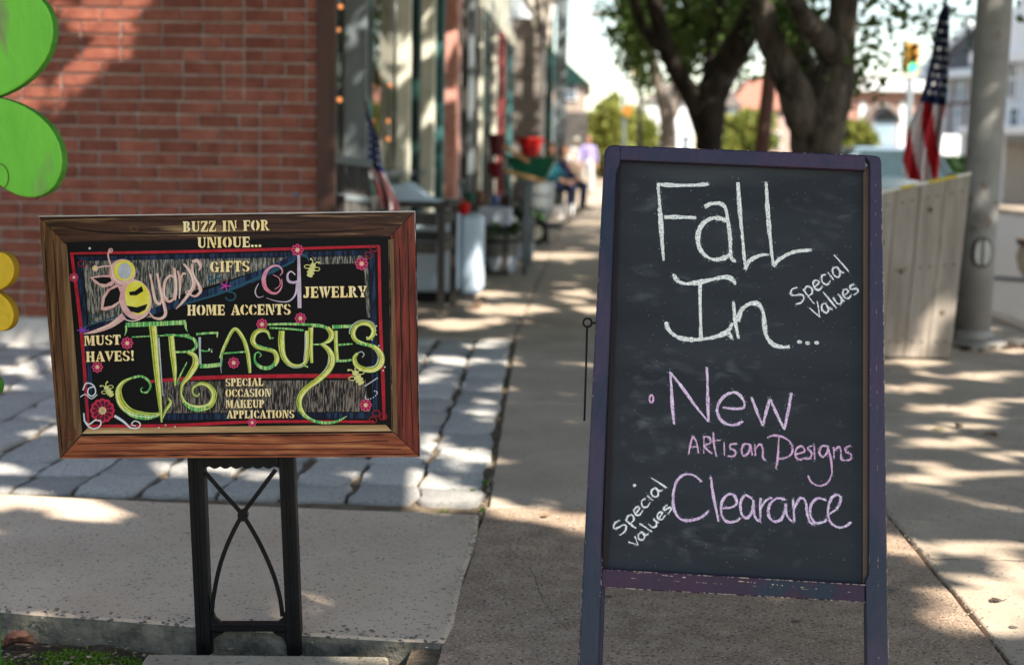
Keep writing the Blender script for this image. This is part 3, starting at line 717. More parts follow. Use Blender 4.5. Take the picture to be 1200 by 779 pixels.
def blocked(p, rnd):           # should this leaf exist? (False = there is a gap here)
    q = Vector((p[0], p[1], p[2])) - S * (p[2] / S.z)
    # brick wall first
    t = (p[1] - WY) / S.y                       # distance back along the sun ray to the wall plane
    if t > 0:
        h = Vector(p) - S * t
        if h.x < EX and 0 < h.z < 5:
            x, y = proj(h)
            if x > -200:
                n_ = noise.noise(Vector((h.x * 5.0, h.z * 3.0, 1.5)))
                if in_poly(x, y, WALLPOLY): return n_ > .30
                for e_ in WALLELL:
                    if ((x - e_[0]) / e_[2]) ** 2 + ((y - e_[1]) / e_[3]) ** 2 < 1: return False
                return True
            if x < -120: return False
            return True
    if q.y < 2.45 or q.x > 3.2 or (q.y < 4.2 and q.x < -2.7): return False        # crown cut off where its shade goes unseen, to let skylight in
    x, y = proj(q)
    # rays that would reach the two signs
    z2 = (q.y - 2.82) / .93; x2 = q.x + .8 * z2; z1 = (q.y - 2.86) / .77; x1 = q.x + .8 * z1
    if (-.05 < z2 < 1.12 and -.12 < x2 < .78) or (.22 < z1 < .98 and -1.36 < x1 < -.30):
        e_ = (338, 712, 30, 11); return not (((x - e_[0]) / e_[2]) ** 2 + ((y - e_[1]) / e_[3]) ** 2 < 1)
    if -2.5 < q.x < -1.9 and 3.3 < q.y < 3.9: return n_of(q) > .1         # sun on the upper petal
    my, mx_ = .05 * max(y - 185, 10) ** 2 / 1717, .05 * max(y - 185, 10) / 1717 * F
    for e_ in LIT:
        w_ = 1 + .35 * noise.noise(Vector((x * .05, y * .12, 0)))
        if ((x - e_[0]) / (e_[2] + mx_)) ** 2 + ((y - e_[1]) / (e_[3] + my)) ** 2 < w_: return False
    n_ = noise.noise(Vector((q.x * 3.2, q.y * 2.6, 7))) + .5 * noise.noise(Vector((q.x * 6.5, q.y * 5.5, 2)))
    if q.x < -2.2 and q.y > 8.6: return n_ > -.10                # the shop fronts get broken sun
    if q.x > 1.2 and q.y > 3.0 and q.y < 9: return n_ > -.30
    if -.3 < q.x < 1.2 and q.y < 9: return n_ > -.60
    if q.y > 9: return n_ > (-.42 if q.y < 30 else -.1)
    if q.x < -.35 and 4.15 < q.y < 9: return n_ > -.08
    return n_ > -.24
def carve(P, seed=0):
    rr = random.Random(seed); return np.array([p for p in P.tolist() if blocked(p, rr.random())])
bk = M['bark']
# --- near street tree (forked, behind the chalkboard)
TY = 10.4
t1 = empty('street_tree', (GX(962, TY), TY, 0), 'thick forked street tree right behind the chalkboard, nearest trunk', 'tree', 'trees along the kerb')
b = MB()
limb(b, [(958, 365, TY, 40), (957, 330, TY, 34), (956, 250, TY, 30), (956, 180, TY, 29), (960, 145, TY, 31), (972, 110, TY, 27), (983, 60, TY, 19), (989, 0, TY - .1, 17), (1000, -90, TY - .3, 24), (1030, -220, TY - .8, 17)], 16)
limb(b, [(954, 168, TY, 24), (940, 128, TY - .1, 22), (922, 88, TY - .2, 18), (903, 48, TY - .3, 15), (891, 0, TY - .4, 13), (876, -80, TY - .6, 15), (850, -200, TY - 1.2, 10)], 14)
limb(b, [(966, 120, TY + .3, 20), (945, 85, TY + .6, 15), (935, 55, TY + .8, 12), (915, 10, TY + 1, 10), (880, -60, TY + 1.2, 8)], 10)
limb(b, [(978, 60, TY - .1, 18), (950, 30, TY - .5, 13), (935, 5, TY - .8, 10), (910, -60, TY - 1.2, 8)], 10)
b.build('trunk', bk, t1, smooth=True)
rng = np.random.default_rng(11)
# --- second
def tree2():
    TY = 17.5
    t = empty('street_tree', (GX(828, TY), TY, 0), 'shaded street tree whose trunk splits in a wide V, left of the nearest one', 'tree', 'trees along the kerb')
    b = MB()
    limb(b, [(834, 275, TY, 24), (832, 250, TY, 19), (831, 180, TY, 16), (831, 140, TY, 18), (835, 110, TY, 19), (850, 78, TY, 18), (868, 50, TY - .2, 16), (884, 15, TY - .5, 14), (915, -40, TY - .8, 14), (945, -120, TY - 1, 9)], 14)
    limb(b, [(828, 150, TY, 15), (812, 115, TY, 12), (796, 88, TY - .1, 11), (778, 50, TY - .3, 10), (768, 10, TY - .4, 9), (752, -50, TY - .6, 9), (740, -110, TY - 1, 6)], 12)
    limb(b, [(834, 120, TY, 14), (835, 80, TY + .2, 11), (838, 50, TY + .3, 9), (843, 10, TY + .4, 8), (850, -60, TY + .5, 9)], 12)
    limb(b, [(776, 55, TY - .3, 9), (756, 35, TY - .4, 6), (744, 5, TY - .5, 5), (730, -30, TY - .6, 4)], 8)
    b.build('trunk', mat('shaded_bark', (.008, .006, .005), .95, (.035, .028, .022), 7, 8, 1, 16, stretch=(1, 1, .3), bdist=.04), t, smooth=True)  # bark nearly black: the trunk's shade is put into its colour
    return t, TY
t2, TY2 = tree2()
TY3 = 27
t3 = empty('street_tree', (GX(785, TY3), TY3, 0), 'slender pale barked street tree, third trunk from the right', 'tree', 'trees along the kerb')
b = MB()
limb(b, [(784, 240, TY3, 13), (783, 180, TY3, 10), (782, 140, TY3, 9), (775, 112, TY3, 7), (768, 80, TY3, 6), (756, 40, TY3, 7), (745, 0, TY3, 6), (735, -50, TY3, 4)], 12)
limb(b, [(784, 135, TY3, 9), (796, 100, TY3 + .3, 8), (800, 60, TY3 + .4, 7), (806, 10, TY3 + .5, 5)], 10)
b.build('trunk', mat('pale_bark', (.10, .08, .065), .95, (.24, .20, .17), 5, 8, .8, 12, stretch=(1, 1, .3), bdist=.03), t3, smooth=True)
# --- trees that shade this stretch of pavement from the kerb beside and behind the photographer
def off_tree(x, y_, label):
    t = empty('street_tree', (x, y_, 0), label, 'tree', 'trees along the kerb')
    b = MB(); limbw(b, [(x, y_, -.05, .3), (x, y_, .4, .25), (x + .03, y_, 1.6, .22), (x, y_, 2.6, .2), (x - .1, y_ + .1, 4, .15), (x, y_, 6, .08)], 14)
    for k in range(9):
        a = k * 2.4; h_ = 2.2 + k * .32; l_ = R.uniform(1.8, 3)
        limbw(b, [(x, y_, h_, .09), (x + math.cos(a) * l_ * .5, y_ + math.sin(a) * l_ * .5, h_ + .9, .06), (x + math.cos(a) * l_, y_ + math.sin(a) * l_, h_ + 1.5, .02)], 7)
    b.build('trunk', bk, t, smooth=True); return t
t4 = off_tree(2.05, .9, 'street tree at the kerb beside the photographer, its canopy shading both signs')
# canopies: filled so their shadow on the pavement is the dappled one of the photo
def canopy(x0, x1, y0, y1, z0, z1, n):
    # stratified over the ground, each leaf at a height inside a lens-shaped canopy
    nx = int(math.sqrt(n * (x1 - x0) / (y1 - y0))); ny = max(1, n // nx)
    gx, gy = np.meshgrid(np.linspace(x0, x1, nx), np.linspace(y0, y1, ny)); gx = gx.ravel() + rng.uniform(-.5, .5, gx.size) * (x1 - x0) / nx * 1.5; gy = gy.ravel() + rng.uniform(-.5, .5, gy.size) * (y1 - y0) / ny * 1.5
    u = rng.uniform(0, 1, gx.size); cx, cy = (x0 + x1) / 2, (y0 + y1) / 2
    e_ = np.clip(1 - ((gx - cx) / (x1 - x0) * 2) ** 2 * .5 - ((gy - cy) / (y1 - y0) * 2) ** 2 * .5, .12, 1)
    zz = z0 + (z1 - z0) * u * np.sqrt(e_); return np.stack([gx, gy, zz], 1)
def not_seen(P, ymin=0):
    out = []
    for p in P.tolist():
        x, y = proj(Vector(p))
        if x > -9000 and -30 < x < 1230 and -12 < y: continue
        out.append(p)
    return np.array(out)
P = carve(not_seen(canopy(-1.0, 7.6, -6.0, 4.8, 3.6, 6.4, 36000)), 1)
leaf_mesh('crown', P, .20, M['leaf'], t4, seed=21, flat=.25)
P = carve(not_seen(canopy(-2.4, 8.2, 3.6, 14.5, 3.7, 7.2, 36000)), 2)
leaf_mesh('crown', P, .20, M['leaf'], t1, seed=22, flat=.25)
# visible foliage: clumps hung where the photo shows leaves against the sky
def hang(spec, Y, dY, n, size, par, seed, m='leaf', name='crown'):
    rg = random.Random(seed); P = []
    tot = sum(s_[4] for s_ in spec)
    for cx, cy, rx, ry, wt in spec:
        k = int(n * wt / tot); nc = max(3, k // 26)
        cc = [(rg.gauss(cx, rx * .5), rg.gauss(cy, ry * .5), Y + rg.uniform(-dY, dY)) for _ in range(nc)]
        for i in range(k):
            c = rg.choice(cc); sp_ = 11 * 17 / Y
            P.append(tuple(W(c[0] + rg.gauss(0, sp_), c[1] + rg.gauss(0, sp_), c[2] + rg.gauss(0, .25))))
    return leaf_mesh(name, np.array(P), size, M[m], par, seed=seed)
hang([(760, -10, 50, 40, 3), (820, 10, 50, 35, 4), (745, 35, 22, 26, 2), (800, 40, 30, 28, 3.0), (860, 25, 26, 30, 3), (745, 75, 14, 20, .8), (800, 78, 12, 14, .7), (865, 70, 12, 12, .4), (880, -30, 60, 40, 4), (915, 20, 40, 36, 3), (950, 40, 20, 30, 1.4), (842, 45, 26, 26, 1.6)], 19.3, 1.6, 6200, .095, t2, 31)
hang([(735, -5, 26, 30, 2), (742, 50, 20, 26, 1.6), (760, 90, 16, 20, 1), (800, 50, 22, 30, 1.5), (770, 20, 30, 30, 2)], 28.5, 2.0, 1500, .12, t3, 32)
hang([(935, 35, 20, 24, 1.6), (925, 70, 12, 12, .5), (1000, 90, 14, 22, .6), (1008, 62, 8, 14, .3), (1030, 5, 26, 10, .5), (1075, 8, 30, 9, .35), (1020, 85, 10, 6, .25), (1130, 25, 14, 14, .3), (1045, 22, 20, 12, .3), (1090, 30, 18, 14, .3), (1015, 55, 10, 16, .3), (1195, 5, 8, 8, .2), (960, 5, 30, 20, .8), (905, 15, 12, 20, .8), (920, 30, 20, 20, 1)], 11, .9, 1100, .062, t1, 33)
# upper crowns of trees 2 and 3 (above the frame, shading the walk beyond)
def upper(tx, ty, z0, z1, rx, n, par, sd, size=.2):
    P = canopy(tx - rx, tx + rx, ty - rx, ty + rx, z0, z1, n); leaf_mesh('crown', carve(not_seen(P), sd), size, M['leaf'], par, seed=sd, flat=.2)
upper(GX(828, 17.5) + .6, 17.5, 4.3, 8.5, 4.6, 11000, t2, 41)
upper(GX(785, 27) + .6, 27, 6, 10, 4.6, 8000, t3, 42, .24)
# --- trees further down the street
def bush_tree(px, py0, py1, wpx, D, label, m, n, size, seed, trunk=True, cat='tree', name='leafy_tree', grp='trees far down the street'):
    top = W(px, py0, D); bot = W(px, py1, D); cx = (top.z + bot.z) / 2; rx = wpx / F * D / 2; rz = (top.z - bot.z) / 2
    t = empty(name, (top.x, D, -.1), label, cat, grp); rg = np.random.default_rng(seed)
    if trunk:
        b = MB(); b.tube([(top.x, D, -.1), (top.x, D, cx)], [rx * .14, rx * .06], 8)
        for k in range(5): a = k * 1.26; b.tube([(top.x, D, bot.z * .8), (top.x + math.cos(a) * rx * .6, D + math.sin(a) * rx * .6, cx + rz * .3)], [rx * .07, rx * .02], 6)
        b.build('trunk', bk, t, smooth=True)
    leaf_mesh('crown', ell(n, (top.x, D, cx), (rx * .86, rx * .86, rz * .86), rg, 60), size, M[m], t, seed=seed)
bush_tree(712, 112, 215, 66, 75, 'round green tree far down the left end of the street', 'leafy', 9000, .34, 51)
bush_tree(745, 128, 205, 60, 95, 'yellow green tree beyond the amber signs', 'leafy', 6000, .42, 52)
bush_tree(770, 120, 190, 40, 130, 'darker tree far off between the posts', 'leaf', 3000, .5, 53)
bush_tree(880, 128, 190, 66, 70, 'yellow green shrub mass glimpsed under the nearest fork', 'leafy', 6000, .3, 54)
bush_tree(846, 148, 200, 40, 62, 'small green shrub left of the yellow one', 'leafy', 3000, .26, 55, grp='shrubs across the street')
bush_tree(1000, 138, 200, 60, 68, 'sunny yellow green shrub right of the nearest trunk', 'leafy', 5000, .28, 56, grp='shrubs across the street')
# hedge
a = W(1066, 183, 38); c_ = W(1132, 183, 38)
hg = empty('hedge', ((a.x + c_.x) / 2, 38, 0), 'dark clipped hedge in front of the white wall', 'hedge')
rg = np.random.default_rng(60); n = 9000
HP = np.stack([rg.uniform(a.x, c_.x + .6, n), rg.uniform(37.7, 38.6, n), rg.uniform(-.1, a.z, n)], 1); leaf_mesh('foliage', HP, .13, M['hedge'], hg, seed=61)
MB().box((a.x + .1, 37.85, -.1), (c_.x + .5, 38.45, a.z - .15)).build('branches', bk, hg)

# ================================================================== STREET FURNITURE
# brown utility pole leaning slightly
b = MB(); limb(b, [(889, 300, 15, 9), (893, 180, 15, 8.5), (902, 90, 15, 8), (918, -80, 15, 7.5)], 12, jit=0)
b.build('utility_pole', mat('red_brown_pole', (.09, .045, .035), .8, (.15, .08, .065), 6, 5, .3, 30, stretch=(1, 1, .2)), smooth=True, label='reddish brown wooden pole leaning between the two big trunks', cat='pole')
# grey steel pole with handhole
PY = 8.35
pb_ = W(1139, 384, PY); pt_ = W(1166, -2, PY); sl_ = (pt_ - pb_) / (pt_.z - pb_.z)
po = empty('steel_pole', (pb_.x, PY, 0), 'thick grey steel lamp pole with an oval handhole cover behind the wooden enclosure', 'pole')
base = Vector((pb_.x, PY, 0)); top = base + sl_ * 6.0; top.y = PY
MB().tube([base + (top - base) * k / 12 for k in range(13)], [.102 - .0009 * k for k in range(13)], 28).build('shaft', M['steel'], po, smooth=True)
MB().lathe((base.x, PY, 0), [(.20, 0), (.20, .03), (.125, .045), (.112, .09), (.104, .092)], 28).build('base_plate', M['steel'], po, smooth=False, bevel=.003)
hc = W(1151, 296, PY - .1)
oc = MB(); pr = []
for k in range(24):
    t_ = 2 * math.pi * k / 24; x_ = .046 * math.copysign(abs(math.cos(t_)) ** .8, math.cos(t_)); z_ = .073 * math.copysign(abs(math.sin(t_)) ** .8, math.sin(t_)); pr.append((hc.x + x_, PY - .118, hc.z + z_))
oc.prism(pr, (0, .05, 0)).build('handhole_cover', mat('cover_plate', (.42, .42, .41), .5, (.50, .50, .49), 6, metal=.2), po, bevel=.004)
MB().box((hc.x - .004, PY - .128, hc.z - .075), (hc.x + .003, PY - .1181, hc.z + .075)).build('cover_strap', mat('rust', (.16, .10, .06), .8), po)
oc = MB(); oc.prism([(hc.x + (p_[0] - hc.x) * 1.22, PY - .108, hc.z + (p_[2] - hc.z) * 1.2) for p_ in pr], (0, .04, 0)).build('handhole_rim', mat('dark_rim', (.10, .08, .065), .7), po, bevel=.003)
bn = MB(); rgx = random.Random(4)
for k in range(46): a_ = rgx.uniform(0, 6.28); d_ = rgx.uniform(.15, .34); bn.ball((base.x + math.cos(a_) * d_, PY + math.sin(a_) * d_, .008), rgx.uniform(.012, .035), 7, 5, (1, 1, .7))
bn.build('rubble', M['soil'], kind='stuff')
p = G(1187, 401, .01); MB().ball(p, .045, 9, 6, (1.3, .8, .7)).build('crumpled_paper', mat('paper', (.6, .5, .42), .8, (.7, .62, .52), 20), smooth=False, label='pale crumpled scrap on the ground right of the steel pole', cat='litter')
# wooden enclosure of upright boards, leaning, with taped top edge
Y0 = 7.6
bl_, br_, tl_, tr_ = W(1006, 398, Y0), W(1115, 402, Y0), W(1022, 229, Y0), W(1138, 205, Y0)
for v in (bl_, br_): v.z = max(.015, .015)
we = empty('wooden_enclosure', ((bl_.x + br_.x) / 2, Y0 + .2, 0), 'leaning grey weathered board enclosure in front of the steel pole', 'enclosure')
rg9 = random.Random(19)
for k in range(4):
    u0, u1 = k / 4 + .003, (k + 1) / 4 - .003
    A = bl_.lerp(br_, u0); B = bl_.lerp(br_, u1); C_ = tl_.lerp(tr_, u1); D_ = tl_.lerp(tr_, u0); dy = R.uniform(-.004, .004)
    MB().hexa([A + Vector((0, dy, 0)), B + Vector((0, dy, 0)), B + Vector((0, .022, 0)), A + Vector((0, .022, 0))], [D_ + Vector((0, dy, 0)), C_ + Vector((0, dy, 0)), C_ + Vector((0, .022, 0)), D_ + Vector((0, .022, 0))]).build('board', M['weathered'], we, bevel=.003)
    for v_ in (.09, .52, .92):
        for h_ in (.3, .7):
            c_ = A.lerp(B, h_).lerp(D_.lerp(C_, h_), v_); MB().tube([c_ + Vector((0, dy - .0025, 0)), c_ + Vector((0, dy + .004, 0))], .0055, 8).build('screw', M['iron'], we)
    kx, kv = rg9.uniform(.3, .7), rg9.uniform(.15, .85); c_ = A.lerp(B, kx).lerp(D_.lerp(C_, kx), kv)
    MB().tube([c_ + Vector((0, dy - .0015, 0)), c_ + Vector((0, dy + .003, 0))], .015, 12).build('knot', mat('wood_knot', (.09, .06, .04), .85, (.15, .10, .07), 40), we)
dv = Vector((0, .45, 0)); nrm_ = Vector((0, .024, 0))
for (A, D_) in ((br_, tr_), (bl_, tl_)):
    for k in range(3):
        y0_, y1_ = .024 + k * .145, .024 + (k + 1) * .145 - .004; s_ = Vector((-.02 if A is br_ else .02, 0, 0))
        MB().hexa([A + Vector((0, y0_, 0)), A + Vector((0, y1_, 0)), A + s_ + Vector((0, y1_, 0)), A + s_ + Vector((0, y0_, 0))],
                  [D_ + Vector((0, y0_, 0)), D_ + Vector((0, y1_, 0)), D_ + s_ + Vector((0, y1_, 0)), D_ + s_ + Vector((0, y0_, 0))]).build('side_board', M['weathered'], we)
wt_ = mat('top_tape_white', (.72, .70, .62), .6); yt = mat('top_tape_yellow', (.65, .50, .06), .6); rg_ = random.Random(9)
for k in range(7):
    a_, b_ = tl_.lerp(tr_, k / 7), tl_.lerp(tr_, (k + 1) / 7 - .004); b1 = MB(); b1.hexa([a_ + Vector((0, -.012, .001)), b_ + Vector((0, -.012, .001)), b_ + Vector((0, .04, .001)), a_ + Vector((0, .04, .001))],
        [a_ + Vector((0, -.012, .015)), b_ + Vector((0, -.012, .015)), b_ + Vector((0, .04, .015)), a_ + Vector((0, .04, .015))])
    b1.build('edge_strip', yt if k in (2, 4, 5) else wt_, we)
# flag on a leaning staff behind the enclosure
FY = 8.75
fl = empty('flag', (W(1088, 210, FY).x, FY, .9), 'large United States flag hanging furled from its staff beside the steel pole', 'flag')
pa, pb2 = W(1084, 400, FY + .1), W(1110, -25, FY + .02)
MB().tube([pa, pb2], [.012, .011], 10).build('staff', mat('staff_brown', (.07, .05, .04), .5), fl, smooth=True)
red = mat('flag_red', (.56, .025, .035), .8, (.64, .04, .05), 3); wh = mat('flag_white', (.78, .74, .74), .8, (.86, .82, .82), 3); nav = mat('flag_navy', (.012, .018, .06), .85, (.02, .03, .09), 4)
def flag_strip(fn, u0, u1, v0, v1, nu, nv, name, m, off=0):
    V = [fn(u0 + (u1 - u0) * i / nu, v0 + (v1 - v0) * j / nv) + Vector((0, -off, 0)) for j in range(nv + 1) for i in range(nu + 1)]
    return MB().add(V, [(j * (nu + 1) + i, j * (nu + 1) + i + 1, (j + 1) * (nu + 1) + i + 1, (j + 1) * (nu + 1) + i) for j in range(nv) for i in range(nu)])
def big(u, v):      # v: 0 top of the hang .. 1 bottom ; u across, folds
    L_ = [(0, 1108, 1110), (.05, 1102, 1110), (.12, 1099, 1110), (.3, 1093, 1109), (.45, 1086, 1108), (.58, 1078, 1105), (.68, 1068, 1103), (.78, 1064, 1100), (.88, 1060, 1098), (1.0, 1060, 1096)]
    for a_, b_ in zip(L_, L_[1:]):
        if a_[0] <= v <= b_[0] + 1e-9:
            t = (v - a_[0]) / (b_[0] - a_[0]); lo = a_[1] + (b_[1] - a_[1]) * t; hi = a_[2] + (b_[2] - a_[2]) * t; break
    py = 6 + v * 207 + (u - .5) * 8 * v
    return W(lo - 2 + (hi - lo + 5) * u, py, FY + .05 * math.sin(u * 15 + v * 3) * (.3 + v * .9) + .03 * math.sin(u * 31))
flag_strip(big, 0, 1, 0, .56, 20, 20, '', nav).build('canton', nav, fl, smooth=True)
# stripes run down and across the hanging cloth, slanting
rows = 46
SB = {}
for j in range(rows):
    v0, v1 = .56 + .44 * j / rows, .56 + .44 * (j + 1) / rows
    for i in range(26):
        u0, u1 = i / 26, (i + 1) / 26; um, vm = (u0 + u1) / 2, (v0 + v1) / 2
        k = int(math.floor(((um - .5) * 2.6 - (vm - .56) * 4.6 + 20) * 1.05))
        SB.setdefault(k, MB()).add([big(u0, v0), big(u1, v0), big(u1, v1), big(u0, v1)], [(0, 1, 2, 3)])
for k in sorted(SB): SB[k].build('stripe', red if k % 2 == 0 else wh, fl)
def star(b_, c, r):
    pts = []
    for k in range(10): a_ = math.pi / 2 + k * math.pi / 5; q_ = r if k % 2 == 0 else r * .42; pts.append(c + Vector((q_ * math.cos(a_), 0, q_ * math.sin(a_))))
    b_.prism(pts, (0, .002, 0))
for j in range(9):
    for i in range(3):
        v = .10 + j * .05; u = .25 + i * .28 + (.12 if j % 2 else 0)
        c = big(u, v) + Vector((0, -.012, 0)); sb = MB(); star(sb, c, .020 if v > .2 else .012); sb.build('star', wh, fl)
# small flag on the chair
SY = 8.75
f2 = empty('flag', (W(440, 200, SY).x, SY, .8), 'small United States flag draped beside the grey chair at the shop window', 'flag')
MB().tube([W(428, 118, SY), W(452, 245, SY)], .007, 8).build('staff', M['darkwood'], f2)
def small(u, v):
    return W(426 + v * 16 + 3 * math.sin(v * 9) + (u * (8 + 18 * v)), 130 + v * 112 + u * 9, SY - .03 + .045 * math.sin(u * 11 + v * 5))
blue2 = mat('flag_blue', (.012, .022, .09), .8, (.03, .08, .30), 9); red2 = mat('flag_dull_red', (.20, .03, .04), .85, (.28, .06, .07), 5); wh2 = mat('flag_dull_white', (.36, .34, .42), .85, (.45, .42, .50), 5)
flag_strip(small, 0, 1, 0, .58, 10, 14, '', blue2).build('canton', blue2, f2, smooth=True)
for k in range(6):
    flag_strip(small, k / 6, (k + 1) / 6, .58, 1, 3, 10, '', red).build('stripe', red if k % 2 == 0 else wh, f2, smooth=True)
for j in range(6):
    for i in range(3): sb = MB(); star(sb, small(.2 + i * .28, .12 + j * .075) + Vector((0, -.01, 0)), .010); sb.build('star', wh, f2)
# traffic signal hanging over the junction
ty = 52
c0 = W(1070, 68, ty); sig = empty('traffic_signal', (c0.x, ty, c0.z), 'yellow three lens traffic signal showing green, hanging over the junction', 'traffic light')
yel = mat('signal_yellow', (.66, .36, .04), .6, (.74, .44, .08), 3)
hz = 35 / F * ty / 2
MB().box((c0.x - .26, ty, c0.z - hz), (c0.x + .22, ty + .3, c0.z + hz)).build('housing', yel, sig, bevel=.03)
MB().box((c0.x - .33, ty + .08, c0.z - hz * 1.04), (c0.x - .27, ty + .3, c0.z + hz * 1.04)).build('back_plate', M['dkgreen'], sig)
for k, cc_ in enumerate(((.10, .02, .01, 0), (.12, .07, .01, 0), (.05, .9, .5, 1.0))):
    zc_ = c0.z + hz * (.64 - .64 * k)
    mm = mat('lens_%s' % ('red', 'amber', 'green')[k], cc_[:3], .3, emit=cc_[3])
    lz = MB().ball((c0.x + .0, ty - .02, zc_), .145, 14, 8, (1, .4, 1)).build('lens', mm, sig, smooth=True)
    hv = MB(); pts = [Vector((c0.x + .17 * math.cos(t), ty - .001, zc_ + .17 * math.sin(t))) for t in [math.pi * q_ / 10 for q_ in range(-1, 12)]]
    hv.add(pts + [p_ + Vector((0, -.3, 0)) for p_ in pts], [(i, i + 1, len(pts) + i + 1, len(pts) + i) for i in range(len(pts) - 1)]); hv.build('visor', yel, lz)
cw = cr([(c0.x - .1, ty + .15, c0.z + hz), (W(1052, 48, ty).x, ty, W(1052, 50, ty).z), (W(1046, 64, ty).x, ty, W(1046, 64, ty).z), (W(1040, 80, ty).x, ty, W(1040, 81, ty).z), (W(1033, 76, ty).x, ty, W(1033, 76, ty).z), (W(1033, 70, ty).x, ty, W(1033, 70, ty).z)], 8)
MB().tube(cw, .022, 6).build('cable', M['iron'], sig)
MB().tube([W(1033, 70, ty), W(1066, 71, ty)], .03, 6).build('bracket', M['iron'], sig)
lp = W(1066, 190, 57); ltp = W(1066, 92, 57)
l_ = empty('lamp_post', (lp.x, 57, -.1), 'pale thin post standing under the green traffic signal', 'post')
MB().tube([(lp.x, 57, -.1), (ltp.x, 57, ltp.z)], [.16, .12], 12).build('shaft', M['greypaint'], l_, smooth=True)
MB().lathe((lp.x, 57, -.1), [(.3, 0), (.3, .2), (.18, .5)], 12).build('foot', M['greypaint'], l_)
# distant posts with amber signal and sign
def post(px, py0, D, wpx, name, m, label, cat='post'):
    a_ = W(px, py0, D); t = empty(name, (a_.x, D, -.1), label, cat); r_ = wpx / F * D / 2
    MB().tube([(a_.x, D, -.1), (a_.x, D, a_.z)], [r_ * 1.1, r_ * .9], 10).build('shaft', m, t, smooth=True); return t
q1 = post(734, 42, 58, 4, 'sign_post', M['greypaint'], 'grey street post with an amber diamond sign far down the kerb')
p = W(735, 130, 58); MB().prism([(p.x - .27, 57.85, p.z), (p.x, 57.85, p.z - .27), (p.x + .27, 57.85, p.z), (p.x, 57.85, p.z + .27)], (0, .03, 0)).build('diamond_sign', mat('amber_sign', (.34, .15, .02), .5), q1)
MB().lathe((p.x, 58, -.1), [(.22, 0), (.22, .1), (.13, .3)], 10).build('foot', M['greypaint'], q1)
q2 = post(752, 62, 48, 5, 'dark_post', M['iron'], 'thin dark lamp post between the amber signs and the slender tree')
MB().lathe((W(752, 62, 48).x, 48, -.1), [(.24, 0), (.2, .3), (.09, .6)], 10).build('foot', M['iron'], q2)
p = W(747, 76, 64); s4 = empty('traffic_signal', (p.x, 64, p.z), 'small amber housed traffic signal far away between tree and posts', 'traffic light')
MB().box((p.x - .2, 64, p.z - .55), (p.x + .2, 64.3, p.z + .55)).build('housing', yel, s4, bevel=.03)
for k in range(3): MB().ball((p.x, 63.98, p.z + .35 - .35 * k), .13, 10, 6, (1, .4, 1)).build('lens', mat('lens_dull', (.3, .12, .03), .4), s4)
MB().tube([(p.x, 64.15, p.z + .55), (p.x, 64.15, p.z + 2.5)], .02, 6).build('hanger', M['iron'], s4)
# overhead wires
for k, (ya, yb) in enumerate(((6, 14), (13, 22), (0, 6), (38, 44))):
    D = 57; a_ = W(640 + k * 6, ya, D); b_ = W(1190, yb + 6 * k, D - 2)
    pts = [a_.lerp(b_, t / 14) - Vector((0, 0, .35 * math.sin(math.pi * t / 14))) for t in range(15)]
    MB().tube(pts, .025, 5).build('overhead_wire', M['iron'], label=['highest overhead cable across the junction', 'overhead cable just below the highest one', 'overhead cable running at the very top edge of the sky', 'lowest overhead cable crossing the junction'][k], cat='cable', group='cables over the junction', origin=a_)
p = W(708, 17, 57); MB().box((p.x - .5, 56.8, p.z - .12), (p.x + .55, 57.1, p.z + .1)).build('cable_splice_box', M['greywall'], label='dark splice box hung on the overhead cable', cat='cable box', bevel=.03)

